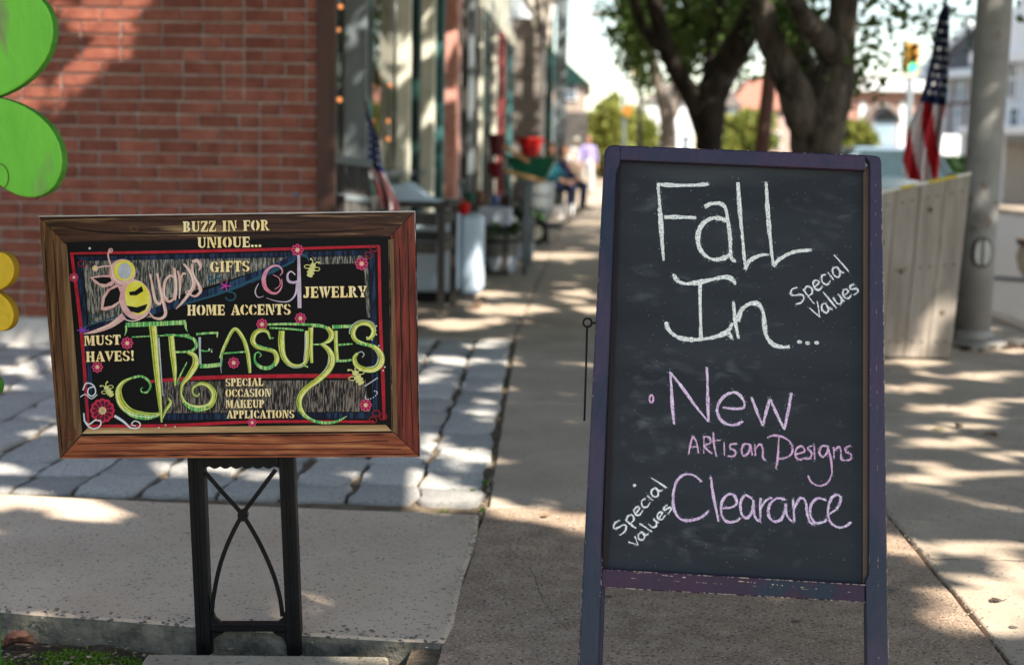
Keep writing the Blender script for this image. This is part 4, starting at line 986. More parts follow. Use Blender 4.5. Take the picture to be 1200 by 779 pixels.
# parked car -----------------------------------------------------------------------------------
def car(x, y_, wd_, ln, ht, paint, label, ang=0):
    c = empty('parked_car', (x, y_, -.12), label, 'car'); z0 = -.12
    L = [(0, .55, .75, .78), (.02, .30, .95, .88), (.12, .22, .98, .97), (.5, .2, 1.0, 1), (.75, .2, 1.0, 1), (.92, .22, .92, .97), (.985, .3, .82, .9), (1, .5, .7, .8)]   # t, z0, z1 (belt), width
    def ring(t, zb, zt, k):
        yy = y_ + (t - .5) * ln; hw = wd_ / 2 * k
        return [(x + sx * hw * q, yy, z0 + zz) for sx, q, zz in ((-1, .9, zb), (-1, 1, zb + .12), (-1, 1, (zb + zt) / 2), (-1, .96, zt - .04), (-1, .88, zt), (1, .88, zt), (1, .96, zt - .04), (1, 1, (zb + zt) / 2), (1, 1, zb + .12), (1, .9, zb))]
    V = []; n = 10
    for t, zb, zt, k in L: V += ring(t, zb, zt, k)
    fs = [tuple(range(n - 1, -1, -1)), tuple(range((len(L) - 1) * n, len(L) * n))] + [(i * n + k, i * n + (k + 1) % n, (i + 1) * n + (k + 1) % n, (i + 1) * n + k) for i in range(len(L) - 1) for k in range(n)]
    MB().add(V, fs).build('body', paint, c, smooth=True, bevel=.02)
    def cab(t, z, k): return [(x - wd_ / 2 * k, y_ + (t - .5) * ln, z0 + z), (x + wd_ / 2 * k, y_ + (t - .5) * ln, z0 + z)]
    q = [cab(.10, .93, .86), cab(.20, ht - .04, .68), cab(.30, ht, .70), cab(.52, ht, .72), cab(.60, ht - .05, .70), cab(.74, .97, .88)]
    gl = mat('car_glass', (.03, .05, .06), .05, spec=.9)
    rf = [q[1][0], q[1][1], q[2][0], q[2][1], q[3][0], q[3][1], q[4][0], q[4][1]]
    MB().add([Vector(p_) + Vector((0, 0, -.02)) for p_ in rf] + [Vector(p_) + Vector((0, 0, .02)) for p_ in rf], [(0, 2, 3, 1), (2, 4, 5, 3), (4, 6, 7, 5), (8, 9, 11, 10), (10, 11, 13, 12), (12, 13, 15, 14), (0, 1, 9, 8), (6, 14, 15, 7), (0, 8, 10, 2), (2, 10, 12, 4), (4, 12, 14, 6), (1, 3, 11, 9), (3, 5, 13, 11), (5, 7, 15, 13)]).build('roof', paint, c)
    MB().add([q[0][0], q[0][1], q[1][1], q[1][0]], [(0, 1, 2, 3)]).build('rear_window', gl, c)
    MB().add([q[5][0], q[5][1], q[4][1], q[4][0]], [(0, 3, 2, 1)]).build('windscreen', gl, c)
    for s_ in (0, 1):
        MB().add([q[0][s_], q[1][s_], q[2][s_], q[3][s_], q[4][s_], q[5][s_]], [(0, 1, 2, 3, 4, 5)]).build('side_window', gl, c)
        for ia, ib in ((0, 1), (5, 4)):
            MB().bar(q[ia][s_], q[ib][s_], .07, .06, (0, 1, 0)).build('pillar', paint, c)
        yy = y_ + .03 * ln; mid = (Vector(q[2][s_]) + Vector(q[3][s_])) / 2; bs = Vector((q[0][s_][0], mid.y, z0 + .95)); MB().bar(bs, mid, .07, .05, (0, 1, 0)).build('pillar', paint, c)
        for t in (.2, .8):
            wx = x + (-1, 1)[s_] * (wd_ / 2 - .1); wyy = y_ + (t - .5) * ln
            wb = MB(); wb.tube([(wx - .1, wyy, z0 + .32), (wx - .09, wyy, z0 + .32), (wx + .09, wyy, z0 + .32), (wx + .1, wyy, z0 + .32)], [.28, .32, .32, .28], 20)
            wh_ = wb.build('wheel', M['black'], c, smooth=False); MB().tube([(wx - .106, wyy, z0 + .32), (wx + .106, wyy, z0 + .32)], .19, 12).build('rim', M['chrome'], wh_)
        hx = x + (-1, 1)[s_] * wd_ * .37
        MB().box((hx - .16, y_ - ln / 2 - .01, z0 + .62), (hx + .16, y_ - ln / 2 + .12, z0 + .78)).build('tail_light', mat('tail_red', (.35, .02, .02), .3), c, bevel=.02)
    MB().box((x - wd_ * .44, y_ - ln / 2 - .05, z0 + .36), (x + wd_ * .44, y_ - ln / 2 + .08, z0 + .5)).build('bumper', paint, c, bevel=.03)
    return c
car(4.75, 24, 1.78, 4.4, 1.40, mat('car_blue_grey', (.05, .075, .09), .25, coat=1, spec=.6), 'blue grey parked car behind the top right of the chalkboard')
# round planter at the right edge
p = G(1222, 330, -.12)
pl = empty('stone_planter', (p.x, p.y, -.12), 'beige round stone planter with a dark rim cut by the right edge', 'planter')
st_ = mat('planter_stone', (.48, .42, .34), .9, (.60, .54, .45), 6, 6, .5, 40)
MB().lathe(p, [(.15, 0), (.17, .03), (.24, .12), (.27, .24), (.25, .34), (.22, .36)], 24).build('bowl', st_, pl, smooth=True)
MB().lathe((p.x, p.y, p.z + .355), [(.23, 0), (.27, .02), (.28, .06), (.23, .085), (.19, .04)], 24).build('rim', mat('rim_brown', (.08, .055, .04), .9, (.14, .10, .07), 20), pl, smooth=True)
# ================================================================== THINGS IN FRONT OF THE SHOPS
# grey slatted chair
CYc = 8.35
ch = empty('garden_chair', (W(410, 300, CYc).x, CYc + .3, 0), 'dark grey wooden garden chair with a slatted back beside the brick corner', 'chair')
tl, tr, bl2, br2 = W(391, 190, CYc), W(432, 196, CYc + .12), W(399, 262, CYc - .25), W(440, 268, CYc - .13)
n = 3
for k in range(n):
    a, b_ = k / n + .012, (k + 1) / n - .012
    MB().hexa([bl2.lerp(br2, a), bl2.lerp(br2, b_), bl2.lerp(br2, b_) + Vector((0, .02, 0)), bl2.lerp(br2, a) + Vector((0, .02, 0))],
              [tl.lerp(tr, a), tl.lerp(tr, b_), tl.lerp(tr, b_) + Vector((0, .02, 0)), tl.lerp(tr, a) + Vector((0, .02, 0))]).build('back_slat', M['darkwood'], ch, bevel=.003)
MB().bar(tl + Vector((-.02, -.01, .02)), tr + Vector((.02, -.01, .02)), .05, .045, (0, 0, 1)).build('top_rail', M['greypaint'], ch, bevel=.008)
MB().bar(bl2.lerp(tl, .45) + Vector((-.01, -.02, 0)), br2.lerp(tr, .45) + Vector((.01, -.02, 0)), .035, .02, (0, 0, 1)).build('cross_rail', M['greypaint'], ch, bevel=.004)
sx0, sx1 = bl2.x, br2.x + .02; sy = CYc - .25
MB().box((sx0, sy - .45, .40), (sx1, sy, .43)).build('seat', M['darkwood'], ch, bevel=.005)
for xx in (sx0, sx1):
    for yy in (sy - .43, sy - .01): MB().box((xx - .02, yy - .02, 0), (xx + .025, yy + .02, .66 if yy < sy - .1 else .8)).build('leg', M['darkwood'], ch, bevel=.003)
    MB().box((xx - .04, sy - .5, .662), (xx + .05, sy + .05, .685)).build('arm', M['darkwood'], ch, bevel=.004)

# wooden trestle table (grey) with lower shelf
def leg(b_, x, y_, z1, w_=.045): b_.box((x - w_ / 2, y_ - w_ / 2, 0), (x + w_ / 2, y_ + w_ / 2, z1))
TYa, TYb = 8.95, 9.75
zt = W(515, 238, TYa).z
xr = W(517, 300, TYa).x
tb = empty('wooden_table', (xr - .3, 9.3, 0), 'dark grey wooden slatted table holding a pale blue cover behind the painted sign', 'table')
for k in range(5):
    y0 = TYa - .05 + k * .18; MB().box((xr - .72, y0, zt - .03), (xr + .05, y0 + .165, zt)).build('top_slat', M['darkwood'], tb, bevel=.003)
for x in (xr - .66, xr):
    for y0 in (TYa, TYb): b = MB(); leg(b, x, y0, zt - .031); b.build('leg', M['darkwood'], tb, bevel=.003)
for z in (zt - .10, .46):
    MB().box((xr - .68, TYa - .035, z - .04), (xr - .03, TYa - .01, z + .035)).build('rail', M['darkwood'], tb)
    MB().box((xr - .012, TYa + .03, z - .04), (xr + .012, TYb - .03, z + .035)).build('rail', M['darkwood'], tb)
for k in range(4): MB().box((xr - .68, TYa + .04 + k * .19, .50), (xr - .015, TYa + .04 + k * .19 + .17, .52)).build('shelf_slat', M['darkwood'], tb)
paleb = mat('pale_blue_plastic', (.40, .50, .60), .55, (.47, .57, .66), 3)
# wedge-shaped pale cover on the table
q0, q1, q2 = W(458, 238, 9.1), W(520, 238, 9.1), W(474, 222, 9.3)
MB().prism([(q0.x, 8.98, zt + .003), (q1.x - .02, 8.98, zt + .003), (q1.x - .10, 8.98, zt + .02), (q2.x + .04, 8.98, zt + .12), (q2.x - .06, 8.98, zt + .10)], (0, .5, 0)).build('folded_cover', paleb, bevel=.01,
    label='pale blue folded cover lying on the grey wooden table', cat='cover')
# white cabinets behind
cx0, cx1 = W(478, 300, 9.95).x, W(536, 300, 9.95).x
cab = empty('storage_cabinet', ((cx0 + cx1) / 2, 10.1, 0), 'pale blue white panelled cabinet seen through the wooden table', 'cabinet')
ztc = W(500, 252, 9.95).z
MB().box((cx0, 9.97, .08), (cx1 - .02, 10.4, ztc)).build('carcass', paleb, cab, bevel=.01)
for k in range(2):
    z0, z1 = (.10, .42) if k == 0 else (.44, ztc - .02)
    MB().box((cx0 + .01, 9.945, z0), (cx1 - .03, 9.968, z1)).build('door_panel', paleb, cab, bevel=.006)
    MB().box((cx1 - .10, 9.925, (z0 + z1) / 2 - .05), (cx1 - .085, 9.944, (z0 + z1) / 2 + .05)).build('handle', M['chrome'], cab)
MB().box((cx0 + .02, 9.99, 0), (cx1 - .04, 10.38, .08)).build('kick_base', M['iron'], cab)
# upright white slab with rounded edges (end panel)
a, b_, t_ = G(540, 348), G(561, 350), W(540, 252, 10.4)
b = MB(); x0, x1 = W(539, 300, 10.35).x, W(562, 300, 10.35).x
b.box((x0, 10.35, .02), (x1, 10.9, W(550, 252, 10.35).z)); b.build('water_tank', paleb, bevel=.045, seg=4, smooth=False, label='upright pale blue tank with rounded corners at the end of the wooden table', cat='tank')
MB().box((x0 + .15, 9.6, 0), (x1 + .06, 10.3, .025)).build('door_mat', mat('coir', (.14, .09, .06), .95, (.2, .13, .09), 40), label='brown mat on the pavement in front of the pale tank', cat='mat')
# half barrel planter with flowers
def flowers(par, c, r, specs, seed):
    rg = random.Random(seed)
    P = np.array([(c.x + rg.gauss(0, r * .5), c.y + rg.gauss(0, r * .5), c.z + abs(rg.gauss(0, r * .35))) for _ in range(700)])
    leaf_mesh('foliage', P, .05, M['hedge'], par, seed=seed)
    for m, n_, s_ in specs:
        for k in range(n_):
            p_ = Vector((c.x + rg.uniform(-r, r) * .8, c.y + rg.uniform(-r, r) * .7, c.z + rg.uniform(.3, .75) * r)); b_ = MB()
            for j in range(5):
                a_ = j * 1.2566 + rg.random(); b_.ball(p_ + Vector((math.cos(a_) * s_ * .6, -s_ * .2, math.sin(a_) * s_ * .6)), s_ * .55, 7, 5, (1, .5, 1))
            b_.build('blossom', m, par, smooth=True)
fr = mat('flower_red', (.55, .03, .04), .6); fp = mat('flower_pink', (.60, .10, .25), .6); fwh = mat('flower_white', (.75, .75, .70), .6)
def barrel(px, py, Y, r, h_, label, specs, seed):
    p_ = Vector((GX(px, Y), Y, 0)); t = empty('barrel_planter', p_, label, 'planter', 'tubs in front of the shops')
    MB().lathe(p_, [(r * .85, 0), (r * .93, h_ * .3), (r, h_ * .95), (r, h_), (r * .9, h_), (r * .88, h_ - .05)], 22).build('tub', mat('grey_tub', (.10, .095, .09), .8, (.16, .15, .14), 6, 4, .3, 20, stretch=(1, 1, .2)), t)
    MB().lathe(p_ + Vector((0, 0, .03)), [(r * .9, 0), (r * .97, h_ * .36)], 22).build('pale_band', mat('band', (.30, .33, .37), .6), t)
    MB().lathe(p_ + Vector((0, 0, h_ * .8)), [(r * 1.005, 0), (r * 1.012, .03)], 22).build('hoop', M['iron'], t)
    flowers(t, p_ + Vector((0, 0, h_)), r, specs, seed); return t
barrel(583, 318, 12.6, .20, .36, 'grey half barrel with white and pink flowers beyond the pale tank', [(fwh, 7, .028), (fp, 3, .03)], 71)
barrel(604, 300, 14.4, .22, .42, 'darker half barrel behind the first tub near the metal post', [(fwh, 4, .03), (fr, 2, .03)], 72)
p = G(527, 372); 
# red pot + white pot on a shelf stand
def pot(px, py, Y, r, h_, m, name, label, cat, z=None):
    c = W(px, py, Y); c = Vector((c.x, Y, z if z is not None else c.z - h_ / 2))
    return MB().lathe(c, [(r * .7, 0), (r, h_ * .9), (r * 1.08, h_ * .91), (r * 1.08, h_), (r * .9, h_), (r * .8, h_ * .6)], 18).build(name, m, smooth=False, label=label, cat=cat)
dz = W(545, 250, 11.6).z
ds = empty('display_bench', (W(545, 250, 11.9).x, 11.9, 0), 'low dark display bench crowded with small pots along the shop front', 'bench')
bx0, bx1 = W(518, 250, 11.6).x, W(560, 250, 11.6).x
MB().box((bx0, 11.5, dz - .05), (bx1, 13.2, dz - .02)).build('top', M['darkwood'], ds)
for x in (bx0 + .03, bx1 - .03):
    for y0 in (11.55, 13.15): MB().box((x - .02, y0 - .02, 0), (x + .02, y0 + .02, dz - .051)).build('leg', M['darkwood'], ds)
redm = mat('red_plastic', (.55, .02, .02), .4)
pot(544, 240, 11.7, .055, .10, redm, 'flower_pot', 'bright red pot on the dark display bench', 'pot', dz - .018)
pot(529, 229, 11.75, .05, .13, M['white'], 'flower_pot', 'white round pot on the display bench left of the red one', 'pot', dz - .018)
pot(537, 236, 12.3, .06, .12, mat('brick_pot', (.28, .07, .05), .8), 'flower_pot', 'dull brick coloured pot behind the white and red pots', 'pot', dz - .018)
MB().box((W(556, 250, 12.0).x, 12.4, .44), (W(600, 250, 12.6).x, 12.75, W(575, 243, 12.5).z)).build('storage_box', mat('pale_box', (.42, .46, .55), .6), bevel=.02, label='pale lavender box standing above the half barrel flowers', cat='box')
MB().box((W(558, 250, 12.0).x, 12.42, 0), (W(598, 250, 12.6).x, 12.73, .438)).build('crate', M['darkwood'], bevel=.01, label='dark wooden crate under the pale lavender box', cat='crate')
# metal post of a garden rack
rk = empty('metal_rack', (W(615, 300, 12.7).x - .2, 12.9, 0), 'slim grey metal rack with an upright leg on the walk', 'rack')
zt = W(616, 212, 12.6).z; xr = W(615, 300, 12.6).x
for x, y0 in ((xr, 12.6), (xr, 13.6), (xr - .62, 13.6), (xr - .62, 12.95)): MB().tube([(x, y0, 0), (x, y0, zt)], .018 if x != xr or y0 > 13 else .024, 10).build('leg', M['greypaint'], rk, smooth=True)
MB().box((xr - .64, 12.98, zt - .26), (xr + .02, 13.62, zt - .245)).build('shelf', M['darkwood'], rk)
MB().box((xr - .64, 12.98, .30), (xr - .02, 13.62, .315)).build('shelf', M['darkwood'], rk)
rg = random.Random(8)
kinds = [('brown', (.2, .1, .06)), ('blue', (.1, .18, .4)), ('black', (.02, .02, .02)), ('white', (.6, .6, .58)), ('grey', (.25, .25, .26)), ('green', (.03, .14, .08))]
for k in range(9):
    kn, kc = kinds[k % 6]; x = xr - .56 + (k % 5) * .12; up_ = k >= 5; z = (.316 if not up_ else zt - .244)
    c = Vector((x, 13.1 + (k % 2) * .25, z)); r_ = rg.uniform(.035, .055); h_ = rg.uniform(.08, .15)
    MB().lathe(c, [(r_ * .75, 0), (r_, h_ * .5), (r_ * .95, h_ * .8), (r_ * 1.1, h_), (r_ * .8, h_), (r_ * .7, h_ * .7)], 12).build('garden_pot', mat('pot_' + kn, kc, .5), label='small %s pot on the %s shelf of the grey metal rack' % (kn, 'upper' if up_ else 'lower'), cat='pot', group='pots on the metal rack')
# wheelbarrow stacked on a galvanised stock tank, red tub on top
BY = 17.2
gx0, gx1 = W(600, 250, BY).x, W(648, 250, BY).x
zb = W(620, 213, BY).z
tk = empty('stock_tank', ((gx0 + gx1) / 2, BY + .3, 0), 'galvanised tub on a stand carrying the green wheelbarrow', 'tub')
c = Vector(((gx0 + gx1) / 2, BY + .3, .28))
MB().lathe(c, [(.22, 0), (.25, .1), (.255, zb - .3), (.27, zb - .29), (.27, zb - .28), (.24, zb - .28), (.23, .05)], 24).build('tub', M['chrome'], tk, smooth=False)
for k in range(2): MB().lathe(c + Vector((0, 0, .12 + .17 * k)), [(.257, 0), (.268, .015), (.257, .03)], 24).build('rib', M['chrome'], tk)
for a_ in (.8, 2.4, 3.9, 5.5): MB().tube([c + Vector((math.cos(a_) * .2, math.sin(a_) * .2, .0)), Vector((c.x + math.cos(a_) * .26, c.y + math.sin(a_) * .26, 0))], .016, 8).build('leg', M['iron'], tk)
wb = empty('wheelbarrow', (c.x, BY + .3, zb), 'dark green wheelbarrow with pale wooden handles lying on the galvanised tub', 'wheelbarrow')
gm = mat('barrow_green', (.01, .10, .06), .4, (.015, .13, .08), 4)
A = [W(594, 187, BY), W(652, 189, BY)]; z1 = A[0].z + .03
b = MB(); yb0, yb1 = BY - .05, BY + .75
bot = [(A[0].x + .12, yb0 + .12, zb + .0), (A[1].x - .14, yb0 + .12, zb + .0), (A[1].x - .14, yb1 - .12, zb), (A[0].x + .12, yb1 - .12, zb)]
top_ = [(A[0].x, yb0, z1), (A[1].x, yb0, z1), (A[1].x, yb1, z1), (A[0].x, yb1, z1)]
b.hexa(bot, top_).build('tray', gm, wb, bevel=.02)
rim = [Vector(p_) for p_ in top_]; b = MB(); b.tube(rim + [rim[0]], .014, 8).build('rim', gm, wb)
tan = mat('handle_wood', (.50, .30, .13), .6, (.60, .38, .18), 4, stretch=(1, 6, 6))
for (x0, y0, x1, y1, yy) in ((576, 196, 639, 213, BY - .1), (578, 164, 620, 190, BY - .12)):
    MB().bar(W(x0, y0, yy), W(x1, y1, yy), .05, .045, (0, 0, 1)).build('handle', tan, wb, bevel=.012)
c2 = W(621, 187, BY + .25)
tbk = empty('red_tub', (W(620, 178, BY).x, BY + .25, z1), 'bright red plastic tub sitting in the green wheelbarrow', 'tub')
cR = Vector((W(620, 178, BY).x, BY + .28, z1 + .003))
MB().lathe(cR, [(.10, 0), (.125, .13), (.155, .2), (.17, .215), (.17, .235), (.145, .235), (.11, .1)], 24).build('bowl', redm, tbk, smooth=False, bevel=.004)
for s_ in (-1, 1): MB().tube([cR + Vector((s_ * .16, -.04, .21)), cR + Vector((s_ * .20, 0, .19)), cR + Vector((s_ * .16, .04, .21))], .01, 6).build('handle', redm, tbk)
pot(582, 170, 17.0, .10, .26, mat('dull_red', (.10, .015, .02), .5), 'tall_bucket', 'dull red tall bucket left of the green wheelbarrow', 'bucket')
pot(581, 199, 16.4, .09, .18, mat('crimson', (.20, .012, .03), .5), 'round_bucket', 'crimson bucket under the wheelbarrow handles', 'bucket')
sh = empty('shelf_unit', (W(578, 230, 16.6).x, 16.6, 0), 'dark stepped shelf unit holding the red buckets', 'shelf')
MB().box((W(570, 230, 16.4).x, 16.2, W(580, 206, 16.4).z - .03), (W(590, 230, 16.4).x, 17.3, W(580, 208, 16.4).z - .01)).build('shelf', M['darkwood'], sh)
for px_ in (571, 589):
    for yy in (16.25, 17.2): MB().box((W(px_, 230, 16.4).x - .015, yy - .015, 0), (W(px_, 230, 16.4).x + .015, yy + .015, W(580, 182, 17).z)).build('leg', M['darkwood'], sh)
MB().box((W(570, 230, 16.4).x, 16.7, W(582, 182, 17).z - .005), (W(590, 230, 16.4).x, 17.3, W(582, 182, 17).z + .015)).build('shelf', M['darkwood'], sh)
# hand cart with pneumatic wheel
hy = 17.0; wc = W(628, 268, hy)
hc_ = empty('hand_cart', (wc.x, hy + .3, 0), 'black hand cart with a pale hubbed wheel parked on the walk', 'cart')
wz = .15
wh_ = MB().tube([(wc.x - .03 + 0, hy, wz), (wc.x - .02, hy, wz), (wc.x + .02, hy, wz), (wc.x + .03, hy, wz)], [.12, .145, .145, .12], 20)
def wheel(c, r, par):
    b_ = MB(); b_.tube([c + Vector((0, -.035, 0)), c + Vector((0, -.02, 0)), c + Vector((0, .02, 0)), c + Vector((0, .035, 0))], [r * .82, r, r, r * .82], 22)
    w_ = b_.build('wheel', M['black'], par); MB().tube([c + Vector((0, -.04, 0)), c + Vector((0, .04, 0))], r * .58, 14).build('hub', M['cream'], w_)
wheel(Vector((wc.x, hy, .15)), .15, hc_); wheel(Vector((wc.x - .05, hy + .62, .15)), .15, hc_)
MB().box((wc.x - .32, hy + .04, .2), (wc.x + .30, hy + .58, .24)).build('deck', M['iron'], hc_, bevel=.01)
MB().tube([(wc.x + .28, hy + .3, .24), (wc.x + .40, hy + .3, .3), (wc.x + .42, hy + .3, .62)], .014, 8).build('handle', M['iron'], hc_)
MB().box((wc.x - .28, hy + .08, .242), (wc.x + .05, hy + .5, .42)).build('sack', mat('sack_dark', (.06, .06, .07), .9), bevel=.05, seg=3, label='dark sack resting on the black hand cart', cat='sack')
# furled patterned banner by the far shop
bc = mat('banner_cloth', (.10, .09, .09), .9, (.62, .56, .50), 3.5, 3, ramp=(.44, .54))
Yb = 27.5
rows_ = [(-30, 603, 660), (0, 612, 652), (18, 622, 648), (34, 627, 646), (48, 634, 645), (58, 637, 641)]
b = MB(); V = []
for py, xa, xb in rows_:
    for i in range(13): V.append(W(xa + (xb - xa) * i / 12, py, Yb + .12 * math.sin(i * 1.7 + py * .05)))
b.add(V, [(j * 13 + i, j * 13 + i + 1, (j + 1) * 13 + i + 1, (j + 1) * 13 + i) for j in range(5) for i in range(12)])
o = b.build('hanging_banner', bc, smooth=True, label='furled grey and cream banner hanging above the far bay', cat='banner'); md = o.modifiers.new('s', 'SOLIDIFY'); md.thickness = .02
# open sign cards etc. on second shop: small coloured plaques
for px, py, w_, h_, m_, lb in ((565, 160, 9, 10, mat('mint', (.12, .45, .30), .5), 'mint green plaque on a cream post of the second shop'), (565, 178, 9, 22, M['white'], 'white notice under the mint green plaque'),
                               (545, 130, 7, 8, mat('sky_plaque', (.35, .5, .75), .5), 'pale blue plaque near the shop window of the second shop')):
    p_ = W(px, py, yx(565) - .05 if px == 565 else yx(545) - .2); s_ = p_.y / F
    MB().box((p_.x - w_ * s_ / 2, p_.y, p_.z - h_ * s_ / 2), (p_.x + w_ * s_ / 2, p_.y + .02, p_.z + h_ * s_ / 2)).build('notice', m_, label=lb, cat='notice')

# ------------------------------------------------------------------ people
def capsules(segs):
    b_ = MB()
    for a_, c_, r1, r2 in segs:
        a_ = Vector(a_); c_ = Vector(c_); d = (c_ - a_); L_ = d.length; d.normalize()
        b_.tube([a_ - d * r1 * .9, a_ - d * r1 * .55, a_, c_, c_ + d * r2 * .55, c_ + d * r2 * .9], [r1 * .35, r1 * .8, r1, r2, r2 * .8, r2 * .35], 12)
    return b_
def remeshed(b_, name, m, par, vox):
    o = b_.build(name, m, par, smooth=True); md = o.modifiers.new('r', 'REMESH'); md.mode = 'VOXEL'; md.voxel_size = vox; md.use_smooth_shade = True
    dg = bpy.context.evaluated_depsgraph_get(); me = bpy.data.meshes.new_from_object(o.evaluated_get(dg)); o.modifiers.clear(); o.data = me
    if not me.materials: me.materials.append(m)
    return o
def person(loc, ang, pose, label, skin, top_c, bot_c, hair_c, hat=None):
    t = empty('person', loc, label, 'person', None); Mx = Matrix.Translation(Vector(loc)) @ Matrix.Rotation(ang, 4, 'Z')
    T = lambda p_: Mx @ Vector(p_)
    if pose == 'sit':
        hip, neck, head = (0, 0, .50), (0, .06, 1.0), (0, -.02, 1.20); kn = lambda s: (.10 * s, -.44, .50); an = lambda s: (.11 * s, -.42, .08)
        el = lambda s: (.25 * s, -.06, .74); wr = lambda s: (.13 * s, -.30, .62)
    else:
        hip, neck, head = (0, 0, .92), (0, 0, 1.43), (0, -.02, 1.62); kn = lambda s: (.10 * s, -.10 * s, .50); an = lambda s: (.10 * s, -.06 * s + (.12 if s < 0 else -.1), .08)
        el = lambda s: (.25 * s, .04 * s, 1.13); wr = lambda s: (.25 * s, -.10 + .05 * s, .90)
    S_ = []
    H_ = Vector(hip); N_ = Vector(neck)
    shz = N_ - Vector((0, 0, .05)); body = [(T(H_), T(H_ + (N_ - H_) * .5), .14, .12), (T(H_ + (N_ - H_) * .5), T(N_ - Vector((0, 0, .14))), .12, .15)]
    hd = Vector(head)
    skin_s = list(body) + [(T(N_), T(hd - Vector((0, 0, .06))), .055, .055), (T(hd - Vector((0, .0, .04))), T(hd + Vector((0, .01, .05))), .078, .085), (T(hd + Vector((0, -.03, -.07))), T(hd + Vector((0, -.04, -.05))), .05, .055),
              (T(hd + Vector((0, -.095, -.01))), T(hd + Vector((0, -.10, -.03))), .012, .016), (T(hd + Vector((-.085, 0, -.02))), T(hd + Vector((-.085, .01, .01))), .014, .016), (T(hd + Vector((.085, 0, -.02))), T(hd + Vector((.085, .01, .01))), .014, .016)]
    shirt = [(T(H_ + Vector((0, 0, -.02))), T(H_ + (N_ - H_) * .5), .15, .135), (T(H_ + (N_ - H_) * .5), T(N_ - Vector((0, 0, .15))), .135, .165)]
    tr_ = [(T(H_), T(H_ + Vector((0, 0, .05))), .155, .15)]
    for s in (-1, 1):
        sh_ = N_ + Vector((.17 * s, 0, -.08)); e_ = Vector(el(s)); w_ = Vector(wr(s)); k_ = Vector(kn(s)); a_ = Vector(an(s)); hp = H_ + Vector((.09 * s, 0, -.02))
        shirt += [(T(N_ + Vector((.04 * s, 0, -.06))), T(sh_), .08, .075), (T(sh_), T(e_), .072, .058), (T(e_), T(e_.lerp(w_, .75)), .056, .045)]
        skin_s += [(T(sh_), T(e_), .055, .045), (T(e_), T(w_), .043, .030)]
        hd_ = (w_ - e_).normalized(); side = Vector((1, 0, 0)); pm_ = w_ + hd_ * .05
        skin_s += [(T(w_), T(pm_), .03, .036)]
        for f in range(4):
            o_ = side * (-.027 + .018 * f); l_ = (.06, .07, .065, .05)[f]; m1 = pm_ + o_ + hd_ * (.025 + l_ * .5); skin_s += [(T(pm_ + o_), T(m1), .0095, .009), (T(m1), T(m1 + hd_ * l_ * .5 + Vector((0, -.015, -.01))), .009, .008)]
        skin_s += [(T(w_ + hd_ * .015), T(w_ + hd_ * .05 + Vector((-.045 * s, -.01, 0))), .011, .010)]
        skin_s += [(T(hp), T(k_), .08, .055), (T(k_), T(a_), .05, .035)]
        tr_ += [(T(hp), T(k_), .095, .068), (T(k_), T(k_.lerp(a_, .93)), .066, .05)]
        shb = MB(); fd = Vector((0, -.17, -.03)); shb = capsules([(T(a_ + Vector((0, .03, -.035))), T(a_ + fd + Vector((0, 0, -.012))), .045, .036)]); shb.build('shoe', mat('shoe_dark', (.04, .035, .03), .6), t, smooth=True)
    remeshed(capsules(skin_s), 'body', skin, t, .014)
    remeshed(capsules(shirt), 'shirt', top_c, t, .02); remeshed(capsules(tr_), 'trousers', bot_c, t, .02)
    remeshed(capsules([(T(hd + Vector((0, .03, .0))), T(hd + Vector((0, .015, .06))), .088, .09), (T(hd + Vector((0, .06, -.06))), T(hd + Vector((0, .05, .02))), .06, .08)]), 'hair', hair_c, t, .015)
    for s in (-1, 1): MB().ball(T(hd + Vector((.032 * s, -.088, .012))), .012, 8, 6).build('eye', mat('eye_dark', (.02, .02, .02), .2), t)
    MB().ball(T(hd + Vector((0, -.092, -.062))), .02, 8, 6, (1.1, .4, .3)).build('mouth', mat('lip', (.35, .12, .1), .5), t)
    if hat: MB().lathe(T(hd + Vector((0, .01, .055))), [(.15, 0), (.15, .012), (.10, .02), (.095, .10), (.05, .12)], 16).build('hat', hat, t)
    return t
skin = mat('skin', (.34, .18, .12), .55); hb = mat('hair_brown', (.05, .03, .02), .7)
tealc = mat('cloth_teal', (.006, .07, .09), .85); navyc = mat('cloth_navy', (.01, .016, .04), .85); lav = mat('cloth_lavender', (.26, .22, .42), .85); whc = mat('cloth_white', (.5, .48, .45), .85)
Pb = Vector((GX(646, 27), 27, 0))
person((Pb.x, 27, 0), 1.15, 'sit', 'person in a teal top and dark trousers sitting on the bench outside the far shop', skin, tealc, navyc, hb)
bs = empty('bench', (Pb.x - .1, 27, 0), 'dark bench under the seated person in teal', 'bench')
MB().box((Pb.x - .3, 26.3, .38), (Pb.x + .16, 27.8, .42)).build('seat', M['iron'], bs, bevel=.01)
MB().box((Pb.x - .34, 26.3, .5), (Pb.x - .31, 27.8, .9)).build('backrest', M['iron'], bs, bevel=.01)
for yy in (26.35, 27.7):
    for xx in (Pb.x - .28, Pb.x + .12): MB().box((xx - .02, yy - .02, 0), (xx + .02, yy + .02, .379)).build('leg', M['iron'], bs)
person((GX(661, 29.5), 29.5, 0), 1.3, 'sit', 'second seated person in navy beyond the one in teal', skin, navyc, navyc, hb)
b2 = empty('bench', (GX(661, 29.5), 29.5, 0), 'dark bench under the seated person in navy', 'bench')
MB().box((GX(661, 29.5) - .25, 29, .38), (GX(661, 29.5) + .16, 30, .42)).build('seat', M['iron'], b2, bevel=.01)
for yy in (29.05, 29.95):
    for xx in (GX(661, 29.5) - .2, GX(661, 29.5) + .12): MB().box((xx - .02, yy - .02, 0), (xx + .02, yy + .02, .379)).build('leg', M['iron'], b2)
